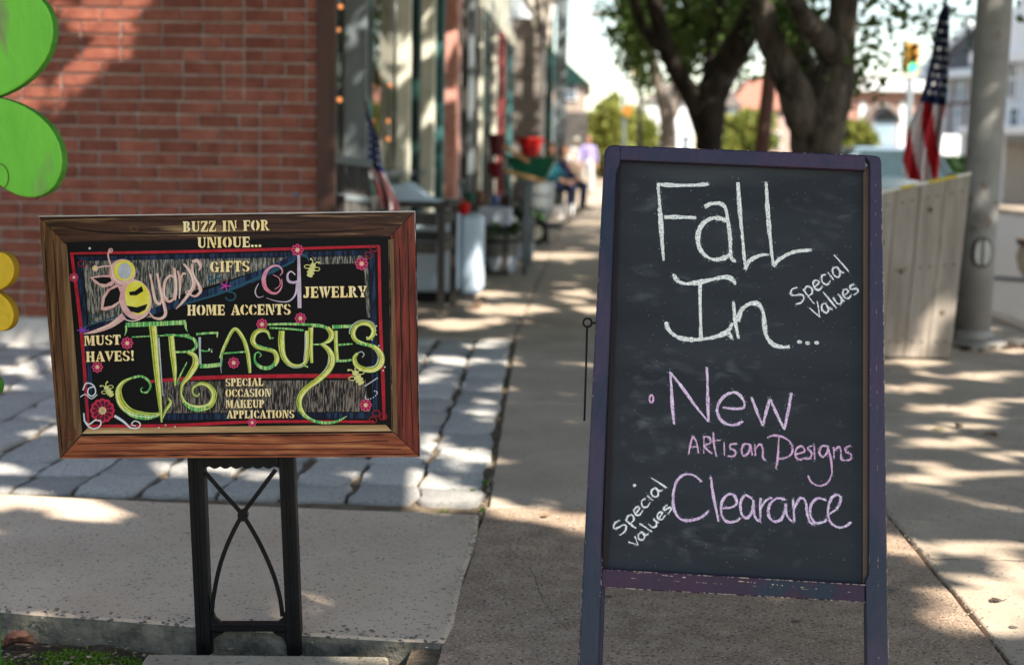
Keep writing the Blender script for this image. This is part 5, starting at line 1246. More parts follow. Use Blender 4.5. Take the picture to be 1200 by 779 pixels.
person((GX(676, 50), 50, 0), 0, 'stand', 'far walker in a white top and pale hat on the sunlit pavement', skin, whc, mat('cloth_tan', (.5, .38, .28), .85), hb, M['cream'])
person((GX(689, 42), 42, 0), .2, 'stand', 'far walker in a lavender shirt coming along the pavement', skin, lav, whc, hb)
# white buckets/boxes in front of seated people
for k, (px, py, Y, r_, lb) in enumerate(((656, 231, 25, .10, 'white bucket on the walk by the seated person'), (668, 226, 26.5, .09, 'smaller white bucket right of the other one'))):
    pot(px, py, Y, r_, .2, M['white'], 'bucket', lb, 'bucket', 0.0)
MB().ball((GX(628, 21) , 21, .15), .15, 14, 8, (1, 1, 1)).build('round_bush', M['hedge'], label='low dark round bush by the far shop front', cat='plant')
# ================================================================== WOODEN FLOWER ORNAMENTS (left edge)
def petal_flower(name, cx, cy, Y, L_, Wd, angs, m, me_, label, stem_to, tilt=-.28, thick=.02, ring=False, cm=None):
    o0 = W(cx, cy, Y); fl_ = empty(name, (o0.x, o0.y, 0), label, 'garden ornament')
    n = Vector((math.sin(tilt), -math.cos(tilt), 0)); ux = Vector((math.cos(tilt), math.sin(tilt), 0)); uz = Vector((0, 0, 1)); s_ = Y / F
    def pt(u, v, h=0): return o0 + (ux * u + uz * v) * s_ + n * h
    for i, a_ in enumerate(angs):
        P = []
        for k in range(36):
            t = 2 * math.pi * k / 36; x_ = L_ * (.5 - .5 * math.cos(t)); y_ = Wd / 2 * math.sin(t) * (.74 + .40 * x_ / L_)
            x_ += L_ * .10; P.append(pt(x_ * math.cos(a_) - y_ * math.sin(a_), x_ * math.sin(a_) + y_ * math.cos(a_), .001 * (i % 3)))
        b_ = MB().prism(P, -n * thick); o = b_.build('petal', m, fl_, bevel=.004, seg=3)
        o.data.materials.append(me_)
        for p_ in o.data.polygons:
            if abs(p_.normal.dot(n)) < .5: p_.material_index = 1
    MB().prism([pt(Wd * .26 * math.cos(t), Wd * .26 * math.sin(t), .004) for t in [2 * math.pi * k / 28 for k in range(28)]], n * .012).build('flower_centre', cm or me_, fl_, bevel=.003)
    bot = Vector((pt(0, 0).x, pt(0, 0).y, stem_to)) - n * thick * 1.6
    MB().bar(bot, pt(0, 0) - n * thick * 1.6, .03, .018, (1, 0, 0)).build('stake', me_, fl_, bevel=.003)
    return fl_, pt, n
gA = mat('petal_green', (.10, .40, .03), .55, (.18, .54, .05), 5, 9, .5, 70, c3=(.20, .22, .10), s3=11, r3=(.60, .72), stretch=(1, 1, .4)); gE = mat('petal_green_edge', (.04, .17, .015), .7, (.07, .24, .03), 20, 6, .5, 60)
yA = mat('petal_yellow', (.55, .33, .015), .55, (.68, .45, .03), 5, 8, .5, 70, c3=(.30, .20, .08), s3=10, r3=(.60, .72)); yE = mat('petal_yellow_edge', (.28, .17, .01), .6)
ff, pt, nn = petal_flower('wooden_flower', -60, 118, 2.62, 162, 104, [rad(37), rad(-30), rad(102), rad(174), rad(246)], gA, gE, 'big lime green wooden flower with a dark edge cut by the left side', -.06, tilt=-.3, cm=yA)
# knot ring carved on the lower petal
b = MB(); kp = [pt(72 + 13 * math.cos(t), -88 + 15 * math.sin(t), .002) for t in [2 * math.pi * k / 24 for k in range(25)]]; b.tube(kp, .0009, 6).build('knot_ring', mat('knot_brown', (.10, .09, .03), .7), ff)
petal_flower('wooden_flower', -38, 338, 2.68, 68, 46, [rad(28), rad(-32), rad(90), rad(152), rad(212), rad(270)], yA, yE, 'small golden yellow wooden flower below the green one', -.06, tilt=-.3, cm=gA)
gl_, _, _ = petal_flower('wooden_leaf', -30, 470, 2.72, 40, 26, [rad(40), rad(140)], gA, gE, 'small green wooden leaf low at the left edge', -.06, tilt=-.3)

# ================================================================== PLANES OF THE TWO SIGNS
class Board:
    def __init__(s, p0, n): s.p0 = Vector(p0); s.n = Vector(n).normalized()
    def pt(s, px, py, h=0): return PL(px, py, s.p0 + s.n * h, s.n)
def ribbon(b_, bd, pts, ws, h, nsub=6, rise=.00012, smooth=True):
    """flat brush stroke on a board: pts in survey pixels, ws = width(s) in the same unit"""
    if not isinstance(ws, (list, tuple)): ws = [ws] * len(pts)
    P = [(p[0], p[1], w_) for p, w_ in zip(pts, ws)]
    P = cr(P, nsub) if smooth else [q for a, c in zip(P, P[1:]) for q in (a, c)]
    if not smooth:
        P = [P[0]] + [P[i] for i in range(1, len(P)) if P[i] != P[i - 1]]
    n = len(P); V = []
    for i, p in enumerate(P):
        a = P[max(i - 1, 0)]; c = P[min(i + 1, n - 1)]; dx, dy = c[0] - a[0], c[1] - a[1]; l = math.hypot(dx, dy) or 1; nx, ny = -dy / l * p[2] / 2, dx / l * p[2] / 2
        hh = h + rise * i / n
        V += [bd.pt(p[0] + nx, p[1] + ny, hh), bd.pt(p[0] - nx, p[1] - ny, hh)]
    b_.add(V, [(2 * i, 2 * i + 1, 2 * i + 3, 2 * i + 2) for i in range(n - 1)])
def blob(b_, bd, cx, cy, rx, ry, h, a=0, n=24):
    b_.add([bd.pt(cx + rx * math.cos(t) * math.cos(a) - ry * math.sin(t) * math.sin(a), cy + rx * math.cos(t) * math.sin(a) + ry * math.sin(t) * math.cos(a), h) for t in [2 * math.pi * k / n for k in range(n)]], [tuple(range(n - 1, -1, -1))])
def poly(b_, bd, pts, h): b_.add([bd.pt(x, y, h) for x, y in pts], [tuple(range(len(pts) - 1, -1, -1))])
def ring(b_, bd, cx, cy, rx, ry, w_, h, n=20, a0=0, a1=2 * math.pi):
    ribbon(b_, bd, [(cx + rx * math.cos(a0 + (a1 - a0) * k / n), cy + ry * math.sin(a0 + (a1 - a0) * k / n)) for k in range(n + 1)], w_, h, 1)

# ================================================================== PAINTED SIGN ON ITS STAND
BYs = 2.86
B1 = Board((-.8, BYs, .5), (.02, -1, .035))
TS = empty('painted_sign', B1.pt(280, 535), 'wide painted shop sign lettered TREASURES in a printed wooden frame, on a black stand', 'sign')
OUT = [(45, 253), (486, 247), (492, 535), (70, 537)]
MB().prism([B1.pt(x, y, -.0004) for x, y in OUT][::-1], -B1.n * .012).build('panel', mat('board_edge', (.55, .54, .52), .6, (.42, .40, .38), 30), TS)
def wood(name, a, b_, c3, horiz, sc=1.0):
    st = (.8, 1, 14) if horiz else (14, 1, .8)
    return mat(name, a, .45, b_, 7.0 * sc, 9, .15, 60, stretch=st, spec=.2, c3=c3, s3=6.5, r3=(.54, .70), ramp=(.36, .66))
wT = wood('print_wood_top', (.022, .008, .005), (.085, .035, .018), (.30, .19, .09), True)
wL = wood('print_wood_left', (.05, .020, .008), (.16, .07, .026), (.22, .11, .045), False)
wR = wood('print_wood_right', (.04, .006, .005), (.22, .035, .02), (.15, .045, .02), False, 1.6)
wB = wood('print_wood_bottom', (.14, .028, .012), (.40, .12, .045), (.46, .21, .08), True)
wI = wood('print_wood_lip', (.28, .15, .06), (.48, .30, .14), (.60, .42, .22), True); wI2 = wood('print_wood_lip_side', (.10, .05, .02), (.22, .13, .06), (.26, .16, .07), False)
blk = mat('print_black', (.004, .004, .004), .5, spec=.12); 
IN = [(78, 286), (455, 279), (459, 505), (96, 508)]
eps = .4
O = [(45.2, 254.2), (485.7, 248.3), (492, 535), (70, 537)]
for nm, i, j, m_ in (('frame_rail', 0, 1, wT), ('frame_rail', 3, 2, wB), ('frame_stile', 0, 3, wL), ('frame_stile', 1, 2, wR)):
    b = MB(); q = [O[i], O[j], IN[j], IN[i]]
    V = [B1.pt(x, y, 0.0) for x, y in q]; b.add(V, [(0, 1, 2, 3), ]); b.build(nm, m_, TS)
# inner lip and the dark reveal
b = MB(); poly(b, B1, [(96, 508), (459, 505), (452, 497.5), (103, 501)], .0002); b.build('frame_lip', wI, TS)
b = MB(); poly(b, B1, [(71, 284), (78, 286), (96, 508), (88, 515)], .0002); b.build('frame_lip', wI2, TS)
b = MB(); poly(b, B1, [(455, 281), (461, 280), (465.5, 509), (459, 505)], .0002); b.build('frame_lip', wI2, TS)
b = MB(); poly(b, B1, [(74, 284), (458, 277), (462, 507), (93, 511)], .0001); b.build('reveal', blk, TS)
b = MB()
for (a, c, w_) in (((47, 255), (78, 286), .8), ((485, 249), (455, 279), .8), ((491, 534), (461, 506), .9), ((71, 536), (97, 508), 1)): ribbon(b, B1, [a, c], w_, .0004, smooth=False)
b.build('mitre_lines', mat('burnt', (.012, .005, .003), .6), TS)
b = MB(); ribbon(b, B1, [(76, 266), (120, 272), (190, 274), (300, 273), (380, 272), (450, 268)], [1, 2.4, 2, 2.6, 2, 1], .0003); ribbon(b, B1, [(200, 262), (230, 258), (330, 262), (380, 256)], [.5, 1.2, 1, .5], .0003)
ribbon(b, B1, [(90, 520), (200, 518), (330, 520), (455, 516)], [.8, 1.4, .8, 1], .0003); ribbon(b, B1, [(84, 529), (250, 527), (470, 526)], [.6, 1.0, .7], .0003)
ribbon(b, B1, [(468, 290), (470, 380), (472, 500)], [1, 1.5, 1], .0003); ribbon(b, B1, [(478, 270), (480, 400), (484, 520)], [.8, 1.2, .8], .0003); ribbon(b, B1, [(62, 280), (70, 380), (80, 500)], [.8, 1.2, .6], .0003)
b.build('grain_lines', mat('burnt'  , (.012, .005, .003), .6), TS)
b = MB(); ring(b, B1, 157, 268, 4.5, 3.2, 1.3, .0004); b.build('knot', mat('knot_light', (.10, .05, .02), .5), TS)
b = MB(); ring(b, B1, 82, 507, 6, 8, 1.6, .0004); ring(b, B1, 82, 507, 3, 4, 1, .00045); ring(b, B1, 476, 279, 6, 4, 1.2, .0004); ring(b, B1, 476, 279, 3, 2, .8, .00042); b.build('knot', mat('knot_red', (.10, .022, .012), .5), TS)
b = MB(); ch_ = random.Random(5)
for (a, c, dn) in (((50, 256), (482, 250), 1), ((456, 281), (460, 505), 1), ((98, 512), (458, 509), 1), ((487, 256), (491, 530), -1), ((73, 534), (488, 532), -1), ((50, 262), (73, 530), 1), ((80, 283), (452, 276), -1)):
    n_ = 14
    for i in range(n_):
        t0 = i / n_; t1 = t0 + ch_.uniform(.05, .2); t1 = min(t1, 1); p_ = [(a[0] + (c[0] - a[0]) * t, a[1] + (c[1] - a[1]) * t) for t in (t0, (t0 + t1) / 2, t1)]; w_ = ch_.uniform(.4, 1.9)
        ribbon(b, B1, p_, [.2, w_, .2], .00042 + i * .000004)
b.build('charred_edge', mat('charred', (.010, .004, .003), .6, (.035, .014, .008), 60, spec=.15), TS, kind='stuff')
# hatched zones
def hatchmat(name, a, c, sc):
    m = mat(name, a, .5, c, sc, 3, stretch=(1, 1, .10), ramp=(.46, .60), spec=.15); return m
hg_ = hatchmat('chalk_hatch', (.025, .025, .022), (.30, .285, .25), 420); hg2 = hatchmat('chalk_hatch_low', (.008, .008, .010), (.22, .18, .145), 420); hn = hatchmat('hatch_navy', (.003, .005, .015), (.015, .035, .085), 180)
b = MB(); poly(b, B1, [(88, 301), (440, 292), (444, 490), (104, 497)], .0002); b.build('painted_ground', mat('ground_black', (.003, .003, .003), .5, spec=.12), TS)
b = MB(); poly(b, B1, [(89, 301), (439, 293), (439, 300), (95, 306)], .0003); poly(b, B1, [(89, 307), (96, 307), (109, 460), (103, 494), (100, 494)], .0003); poly(b, B1, [(432, 300), (439, 300), (444, 488), (437, 488)], .0003)
poly(b, B1, [(190, 485), (436, 483), (437, 490), (190, 492)], .0003); b.build('navy_border', hn, TS)
b = MB(); poly(b, B1, [(97, 306), (345, 300), (318, 312), (262, 330), (205, 347), (192, 352), (178, 372), (150, 372), (104, 380)], .0003); poly(b, B1, [(365, 300), (430, 299), (431, 308), (372, 310)], .0003); poly(b, B1, [(426, 310), (431, 310), (434, 372), (430, 372)], .0003); b.build('hatched_field', hg_, TS)
b = MB(); poly(b, B1, [(192, 447), (428, 445), (434, 482), (190, 484)], .0003); b.build('hatched_field', hg2, TS)
b = MB(); ribbon(b, B1, [(98, 388), (130, 378), (175, 366), (235, 347), (290, 328), (330, 310), (350, 298)], [3, 5, 7, 9, 11, 9, 6], .0005); b.build('navy_band', hatchmat('band_navy', (.004, .006, .03), (.02, .06, .12), 120), TS)
b = MB(); ribbon(b, B1, [(210, 358), (260, 343), (310, 322), (345, 306)], [1.5, 2.5, 3, 2], .0007); ribbon(b, B1, [(96, 384), (120, 376), (170, 360)], [1, 2, 1], .0007)
ring(b, B1, 270, 347, 6, 5, 1.6, .0008, 14, -2, 3); ring(b, B1, 248, 327, 3.5, 3, 2.2, .0008, 10, 0, 5); ring(b, B1, 256, 324, 3, 2.5, 2, .0008, 10, 0, 5); ring(b, B1, 110, 373, 5, 4, 1.4, .0008, 10, 1, 6); ribbon(b, B1, [(344, 297), (358, 300), (362, 306)], [4, 3, 1], .0007)
b.build('teal_scroll', mat('print_teal', (.01, .07, .11), .45), TS)
# red lines
redl = mat('print_red', (.30, .005, .014), .45, (.46, .010, .03), 70, spec=.2)
b = MB()
ribbon(b, B1, [(82, 297), (230, 294.5), (445, 288.5)], [2.6, 3.4, 3.0], .0010); ribbon(b, B1, [(84, 298), (95, 386), (102, 478), (104, 501)], [3.6, 4.0, 3.2, 2.4], .0011); ribbon(b, B1, [(102, 499), (200, 498.5), (300, 494), (438, 494)], [3.2, 3.8, 3.4, 3], .0010)
ribbon(b, B1, [(444, 289), (446, 380), (449, 450), (450, 492)], [3.4, 3.6, 4.2, 3], .0011); ribbon(b, B1, [(176, 447), (229, 443), (330, 440.5), (413, 440.5)], [3.4, 4.6, 4.6, 5], .0010)
b.build('red_line', redl, TS)
def blobs(b_, L, h):
    for k, (x, y, r_) in enumerate(L): blob(b_, B1, x, y, r_, r_, h + .00001 * k, n=12)
dr = mat('print_dark_red', (.16, .006, .012), .45)
b = MB()
for cx, cy in ((96, 309), (432, 299), (438, 291), (441, 484), (437, 492), (449, 488)): b = MB(); ring(b, B1, cx, cy, 4.4, 3.6, 1.7, .0012 + R.random() * .0002, 12); b.build('red_scroll', dr, TS)
# daisies
def daisy(cx, cy, r_, m1=(.62, .05, .16), n=8, nm='painted_flower'):
    b_ = MB(); 
    for k in range(n):
        a_ = 2 * math.pi * k / n; blob(b_, B1, cx + math.cos(a_) * r_ * .62, cy + math.sin(a_) * r_ * .62, r_ * .36, r_ * .3, .0014 + k * .00002, a_, 10)
    o_ = b_.build(nm, mat('print_pink_%d' % int(m1[0] * 100), m1, .45), TS)
    b2_ = MB()
    for k in range(n):
        a_ = 2 * math.pi * k / n; blob(b2_, B1, cx + math.cos(a_) * r_ * .62, cy + math.sin(a_) * r_ * .62, r_ * .2, r_ * .14, .0017 + k * .00002, a_, 8)
    b2_.build('petal_hollow', mat('print_maroon', (.09, .004, .02), .5), o_)
    b3_ = MB(); blob(b3_, B1, cx, cy, r_ * .3, r_ * .3, .0019, n=12); b3_.build('eye', mat('print_cream', (.72, .52, .26), .5), o_)
for cx, cy, r_ in ((348.5, 293, 7.5), (423.8, 309, 8), (352, 373, 7), (307, 380, 7), (149, 402, 7.5), (114, 430, 7), (273.8, 425, 7), (428.5, 474.5, 7.5), (295.5, 495, 5.5), (86.5, 325, 5.5)): daisy(cx, cy, r_)
daisy(120, 481, 15, (.50, .02, .06), 12); daisy(120, 481, 9, (.66, .07, .10), 9)
b = MB()
for k in range(5): a_ = k * 1.2566; ribbon(b, B1, [(264, 335), (264 + 7 * math.cos(a_), 335 + 6 * math.sin(a_))], [1.5, .8], .0014 + k * .00003, 3)
b.build('painted_star', mat('print_magenta', (.55, .04, .30), .5), TS)
b = MB()
for k in range(6): a_ = k * 1.05; ribbon(b, B1, [(97, 387), (97 + 7 * math.cos(a_), 387 + 4.5 * math.sin(a_))], [2.2, 1], .0014 + k * .00003, 3)
b.build('painted_star', mat('print_violet', (.16, .05, .42), .5), TS)
# white scrolls bottom left and dots
wp = mat('print_white', (.62, .66, .68), .45)
b = MB()
ribbon(b, B1, [(97, 457), (101, 449), (109, 451), (112, 459), (108, 464), (103, 461), (104, 455), (110, 453)], 1.5, .0016); ribbon(b, B1, [(94, 465), (100, 462), (107, 467), (114, 462)], 1.1, .0017)
ribbon(b, B1, [(98, 484), (100, 495), (108, 502), (116, 500), (118, 494), (112, 492), (104, 497), (98, 492)], 1.7, .0016); ribbon(b, B1, [(134, 487), (145, 494), (153, 501), (162, 501), (164, 496), (158, 493), (154, 497), (159, 499)], [3, 2.6, 1.8, 1.6, 1.5, 1.3, 1.2, 1], .0016)
for i in range(9): t = i / 8; blob(b, B1, 428 + 14 * t, 452 - 9 * t, .8, .8, .0016, n=8)
for i in range(11): t = i / 10 * 4.4; blob(b, B1, 435 + 7 * math.sin(t + .6), 458 + 6 * (1 - math.cos(t)) * .8, .75, .75, .0016, n=8)
for x, y in ((430, 395), (436, 398), (441, 392), (441, 382), (444, 405), (186, 501), (194, 498), (205, 500), (105.5, 291), (245, 409), (248, 412), (441, 432), (449, 434), (451, 430)): blob(b, B1, x, y, .9, .9, .0016, n=8)
ring(b, B1, 105, 291, 1.2, 1.2, .6, .0017, 8)
b.build('white_scroll', wp, TS, kind='stuff')

# small and big bees
py_ = mat('print_yellow', (.68, .58, .03), .42, (.74, .70, .12), 40); ppk = mat('print_bee_pink', (.62, .30, .30), .45, (.70, .48, .42), 60); pcr = mat('print_pale', (.62, .62, .40), .45)
bgw = mat('print_grey_oval', (.30, .32, .38), .45, (.46, .48, .52), 50)
b = MB()
ribbon(b, B1, [(145, 370), (130, 381), (112, 388), (98, 391)], [8, 6, 4, 1], .0016); blob(b, B1, 158.5, 351, 19, 24, .0018, -.25); blob(b, B1, 143.5, 319, 15.5, 15.5, .0021)
ribbon(b, B1, [(130, 311), (127, 302), (127, 296), (130, 293)], 2, .0016); ring(b, B1, 129.5, 293.5, 2.2, 2.2, 1.3, .0018, 10); ribbon(b, B1, [(132, 312), (122, 312), (113, 314)], 1.8, .0016); blob(b, B1, 111.5, 314.5, 3.6, 3.6, .0018)
poly(b, B1, [(105, 325), (115, 323), (128, 322), (138, 328), (130, 335), (120, 337), (112, 332)], .0016); poly(b, B1, [(118, 363), (119, 350), (125, 340), (136, 333), (144, 336), (143, 352), (134, 360), (124, 364)], .0017)
bee = b.build('painted_bee', ppk, TS)
b = MB(); blob(b, B1, 145.5, 317, 12.5, 12, .0023); b.build('yellow_fill', py_, bee); b = MB(); blob(b, B1, 161, 349, 14.5, 20, .0020, -.2); b.build('yellow_fill', py_, bee); b = MB(); blob(b, B1, 111.5, 314.5, 2, 2, .0020); b.build('yellow_fill', py_, bee)
b = MB(); poly(b, B1, [(109, 326), (120, 324.5), (129, 325), (131, 329), (124, 333), (117, 332)], .0019); poly(b, B1, [(121, 360), (123, 349), (129, 340), (138, 336), (141, 343), (139, 353), (131, 358)], .0020)
poly(b, B1, [(151, 342), (158, 341), (166, 335), (168, 341), (160, 346), (152, 346)], .0024); poly(b, B1, [(148, 358), (160, 360), (173, 356), (170, 363), (162, 367), (153, 365)], .0024); b.build('black_marks', blk, bee)
b = MB(); blob(b, B1, 146, 317.5, 8, 9.5, .0025); b.build('grey_oval', bgw, bee)
def smallbee(cx, cy, s_, a_):
    c, s__ = math.cos(a_), math.sin(a_)
    def r_(x, y): return (cx + (x * c - y * s__) * s_, cy + (x * s__ + y * c) * s_)
    b_ = MB()
    for i, (x, y, rx, ry) in enumerate(((0, -4.5, 2.8, 2.6), (0, 0, 3.6, 2.0), (.2, 3.2, 4, 1.8), (.3, 6.2, 3.2, 1.6))):
        X, Y = r_(x, y); blob(b_, B1, X, Y, rx * s_, ry * s_, .0024 + i * .00003, a_, 14)
    ribbon(b_, B1, [r_(-1, -6.5), r_(-2, -9), r_(-4, -10)], 1 * s_, .0024); ribbon(b_, B1, [r_(1, -6.5), r_(2.5, -9), r_(4.5, -9.5)], 1 * s_, .0024); X, Y = r_(-4.3, -10); blob(b_, B1, X, Y, 1.1 * s_, 1.1 * s_, .0025, n=8); X, Y = r_(4.8, -9.5); blob(b_, B1, X, Y, 1.1 * s_, 1.1 * s_, .0025, n=8)
    X, Y = r_(-5, -1.5); ring(b_, B1, X, Y, 3.2 * s_, 1.8 * s_, .8 * s_, .0026, 12); X, Y = r_(5, -2.5); ring(b_, B1, X, Y, 3 * s_, 1.8 * s_, .8 * s_, .0026, 12)
    b_.build('painted_bee', mat('print_lemon', (.62, .60, .22), .42), TS)
smallbee(365, 316, 1.15, .35); smallbee(419, 442, 1.25, -.5); smallbee(127, 458, 1.0, -.6)
# script word "yards" and "Of"
psc = mat('print_script_pink', (.66, .36, .30), .45, (.72, .52, .46), 70); pln = mat('print_lilac', (.48, .34, .46), .45, (.58, .50, .58), 60); pk2 = mat('print_rose', (.60, .14, .22), .45, (.64, .34, .42), 60)
b = MB()
ribbon(b, B1, [(176, 321), (179, 338), (182, 352), (187, 356), (190, 348)], [2, 3, 3.5, 3, 2], .0020); ribbon(b, B1, [(184, 320), (189, 345), (194, 366), (189, 373), (180, 372), (175, 366)], [2.5, 3.6, 3.8, 3.2, 2.4, 1.2], .0022)
ribbon(b, B1, [(205, 326), (199, 323), (193, 331), (192, 346), (197, 353), (203, 350), (205, 338)], [2, 2.6, 3.2, 3.4, 3, 2.4, 2], .0020); ribbon(b, B1, [(204, 314), (206, 335), (205, 352)], [3, 3.6, 2.4], .0023)
ribbon(b, B1, [(208, 317), (211, 330), (210, 350)], [2, 2.8, 1.4], .0020); ribbon(b, B1, [(211, 330), (214, 321), (218, 321)], [1.5, 2.4, 2], .0022)
ribbon(b, B1, [(215, 309), (224, 320), (227, 334), (220, 346), (212, 356), (206, 362)], [2, 4, 4.6, 3.6, 2.6, 1], .0023); ribbon(b, B1, [(225, 307), (231, 305), (235, 311), (233, 317)], [2.5, 3.6, 3.4, 1.5], .0024)
ribbon(b, B1, [(225, 309), (226, 322), (233, 334), (235, 341), (229, 347), (222, 345)], [2.5, 3.2, 3.4, 3.4, 2.6, 1.4], .0026); ring(b, B1, 221, 343, 3.2, 2.6, 1.4, .0028, 12)
b.build('painted_lettering', psc, TS, kind='stuff')
b = MB()
for i, P_ in enumerate(([(184, 321), (189, 345), (193, 365)], [(205, 316), (206.5, 335), (206, 350)], [(216, 311), (223.5, 321), (226, 334), (219, 345)], [(226, 311), (227, 322), (232.5, 333), (233, 340)], [(193, 333), (193, 346), (197, 351)], [(226, 307.5), (231, 306.5), (233.5, 311)],
        [(140, 373), (128, 381), (114, 386)], [(143, 372), (152, 376), (162, 375), (170, 370)], [(131, 312), (133, 325), (142, 332)])): ribbon(b, B1, P_, [.4, 1.1] + [.8] * (len(P_) - 2), .0030 + i * .00002)
b.build('painted_highlight', mat('print_pale_pink', (.88, .72, .62), .45, spec=.2), TS, kind='stuff')
b = MB()
ribbon(b, B1, [(330, 327), (330, 336), (325, 343), (318, 343), (311, 337), (309, 327), (312, 318), (319, 312), (327, 312), (331, 318), (328, 323)], [1, 1.6, 2.2, 3.2, 4.6, 5, 4, 2.6, 2, 1.6, 1], .0022)
ribbon(b, B1, [(320, 322), (327, 326), (328, 334), (322, 339)], [.8, 1, 1, .8], .0023); b.build('painted_lettering', pk2, TS)
b = MB()
ribbon(b, B1, [(303, 332), (299, 341), (302, 348), (309, 347)], [.6, 1.4, 1.2, .5], .0022); ribbon(b, B1, [(350, 299), (350.5, 330), (351, 361)], [3, 4.4, 4.6], .0022)
ribbon(b, B1, [(346, 322), (341, 318), (337, 322), (338, 329), (344, 331), (350, 329)], [1.4, 1.6, 2.4, 3, 3, 2.4], .0024); ribbon(b, B1, [(348, 332), (346, 345), (338, 353), (325, 353), (312, 349)], [2.4, 2.2, 1.6, 1, .5], .0025)
b.build('painted_lettering', pln, TS)

# TREASURES: yellow/green brush letters.   survey in an enlarged crop of the board
def c8(pts): return [(120 + x / 3.529, 370 + y / 3.529) for x, y in pts]
mHI = mat('print_highlight', (.85, .88, .62), .45, (.60, .66, .30), 90, spec=.2)
mED = mat('print_green', (.04, .20, .04), .45, spec=.2); mYL = mat('print_letter_yellow', (.50, .46, .03), .42, (.74, .70, .14), 75, 3, spec=.2)
mGR = hatchmat('print_green_hatch', (.05, .32, .08), (.50, .66, .24), 300); mGY = mat('print_grey_line', (.34, .38, .40), .45, (.48, .52, .52), 60, spec=.2)
def Y_(pts, ws, h=.0022, out=True):
    P = c8(pts); ws_ = [w_ * 1.25 / 3.529 for w_ in ws]; q = MB(); ribbon(q, B1, P, ws_, h); o_ = q.build('brush_stroke', mYL, TS)
    q = MB(); ribbon(q, B1, P, [w_ + 1.1 for w_ in ws_], h - .0004); q.build('stroke_edge', mED, o_)
    n_ = len(P); off = []
    for i in range(n_):
        a = P[max(i - 1, 0)]; c = P[min(i + 1, n_ - 1)]; dx, dy = c[0] - a[0], c[1] - a[1]; l = math.hypot(dx, dy) or 1; off.append((P[i][0] + dy / l * ws_[i] * .28, P[i][1] - dx / l * ws_[i] * .28))
    q = MB(); ribbon(q, B1, off, [max(.25, w_ * .16) for w_ in ws_], h + .0003); q.build('stroke_highlight', mHI, o_)
    off2 = [(2 * p[0] - o[0], 2 * p[1] - o[1]) for p, o in zip(P, off)]
    q = MB(); ribbon(q, B1, off2, [max(.2, w_ * .13) for w_ in ws_], h + .00035); q.build('stroke_shade', mED, o_)
def G_(pts, ws, h=.0021): q = MB(); ribbon(q, B1, c8(pts), [w_ * 1.1 / 3.529 for w_ in ws], h); q.build('brush_stroke', mGR, TS)
def L_(pts, ws, h=.0026): q = MB(); ribbon(q, B1, c8(pts), [w_ * .9 / 3.529 for w_ in ws], h); q.build('brush_stroke', mGY, TS)
# T
G_([(97, 38), (220, 33), (345, 27)], [17, 17, 17]); G_([(97, 40), (98, 60), (92, 82)], [9, 7, 2], .0022); G_([(342, 28), (345, 50), (352, 66)], [10, 7, 2], .0022); G_([(120, 88), (240, 82), (360, 78)], [5, 5, 5])
Y_([(208, 42), (214, 100), (222, 200), (234, 320), (245, 440)], [24, 22, 19, 15, 4]); L_([(232, 90), (240, 200), (250, 330)], [8, 6, 4])
Y_([(236, 405), (190, 412), (120, 398), (78, 360), (66, 310), (85, 275), (120, 257)], [9, 18, 22, 24, 18, 10, 5], .0023); G_([(232, 412), (180, 420), (120, 408), (84, 378)], [8, 18, 16, 4], .0025)
G_([(120, 257), (160, 250), (190, 268), (198, 292), (185, 315), (165, 315), (158, 303), (168, 296)], [9, 9, 9, 8, 7, 6, 4, 3], .0024); Y_([(272, 340), (282, 360), (262, 390), (248, 425)], [4, 8, 8, 3], .0024)
# R
Y_([(284, 84), (290, 150), (298, 220), (300, 288)], [17, 18, 14, 4]); G_([(255, 80), (300, 80), (350, 86)], [8, 8, 8]); G_([(350, 86), (378, 98), (388, 125), (365, 146), (300, 150)], [10, 12, 12, 9, 7], .0023)
Y_([(352, 150), (380, 165), (385, 200), (360, 245), (330, 285), (325, 325)], [8, 15, 20, 16, 9, 6], .0024); G_([(302, 290), (325, 240), (350, 190)], [3, 6, 3])
Y_([(325, 325), (345, 362), (395, 382), (445, 368), (462, 325), (440, 290), (405, 280), (375, 298), (375, 322), (392, 332), (402, 320)], [6, 10, 18, 18, 17, 13, 9, 6, 5, 4, 3], .0026); G_([(330, 352), (360, 378), (400, 388), (440, 374)], [4, 12, 15, 5], .0030)
# E
L_([(402, 88), (403, 150), (405, 200)], [12, 9, 10], .0022); G_([(388, 76), (430, 72), (478, 70)], [9, 8, 8]); G_([(476, 68), (474, 90)], [7, 3], .0023); G_([(405, 142), (430, 146), (455, 138)], [5, 5, 3]); G_([(403, 208), (450, 206), (494, 200)], [15, 15, 15]); G_([(490, 205), (494, 175), (492, 160)], [8, 6, 3], .0023)
# A
Y_([(488, 175), (505, 125), (545, 55), (580, 90), (598, 140), (606, 190), (610, 236)], [8, 9, 10, 11, 12, 11, 8]); G_([(492, 156), (545, 152), (596, 148)], [6, 6, 6], .0024); L_([(490, 175), (489, 210), (492, 236)], [4, 3, 2])
# S
Y_([(692, 90), (682, 66), (655, 60), (630, 75), (622, 105), (640, 128), (680, 138), (712, 150), (722, 180), (710, 205)], [5, 8, 12, 15, 15, 12, 11, 13, 15, 12]); G_([(716, 195), (690, 215), (655, 212), (632, 190), (630, 162), (645, 150), (656, 162), (648, 172)], [13, 14, 13, 9, 6, 5, 4, 3], .0025); G_([(635, 118), (670, 132), (705, 138)], [6, 7, 5], .0026); G_([(690, 92), (708, 92)], [8, 4], .0026)
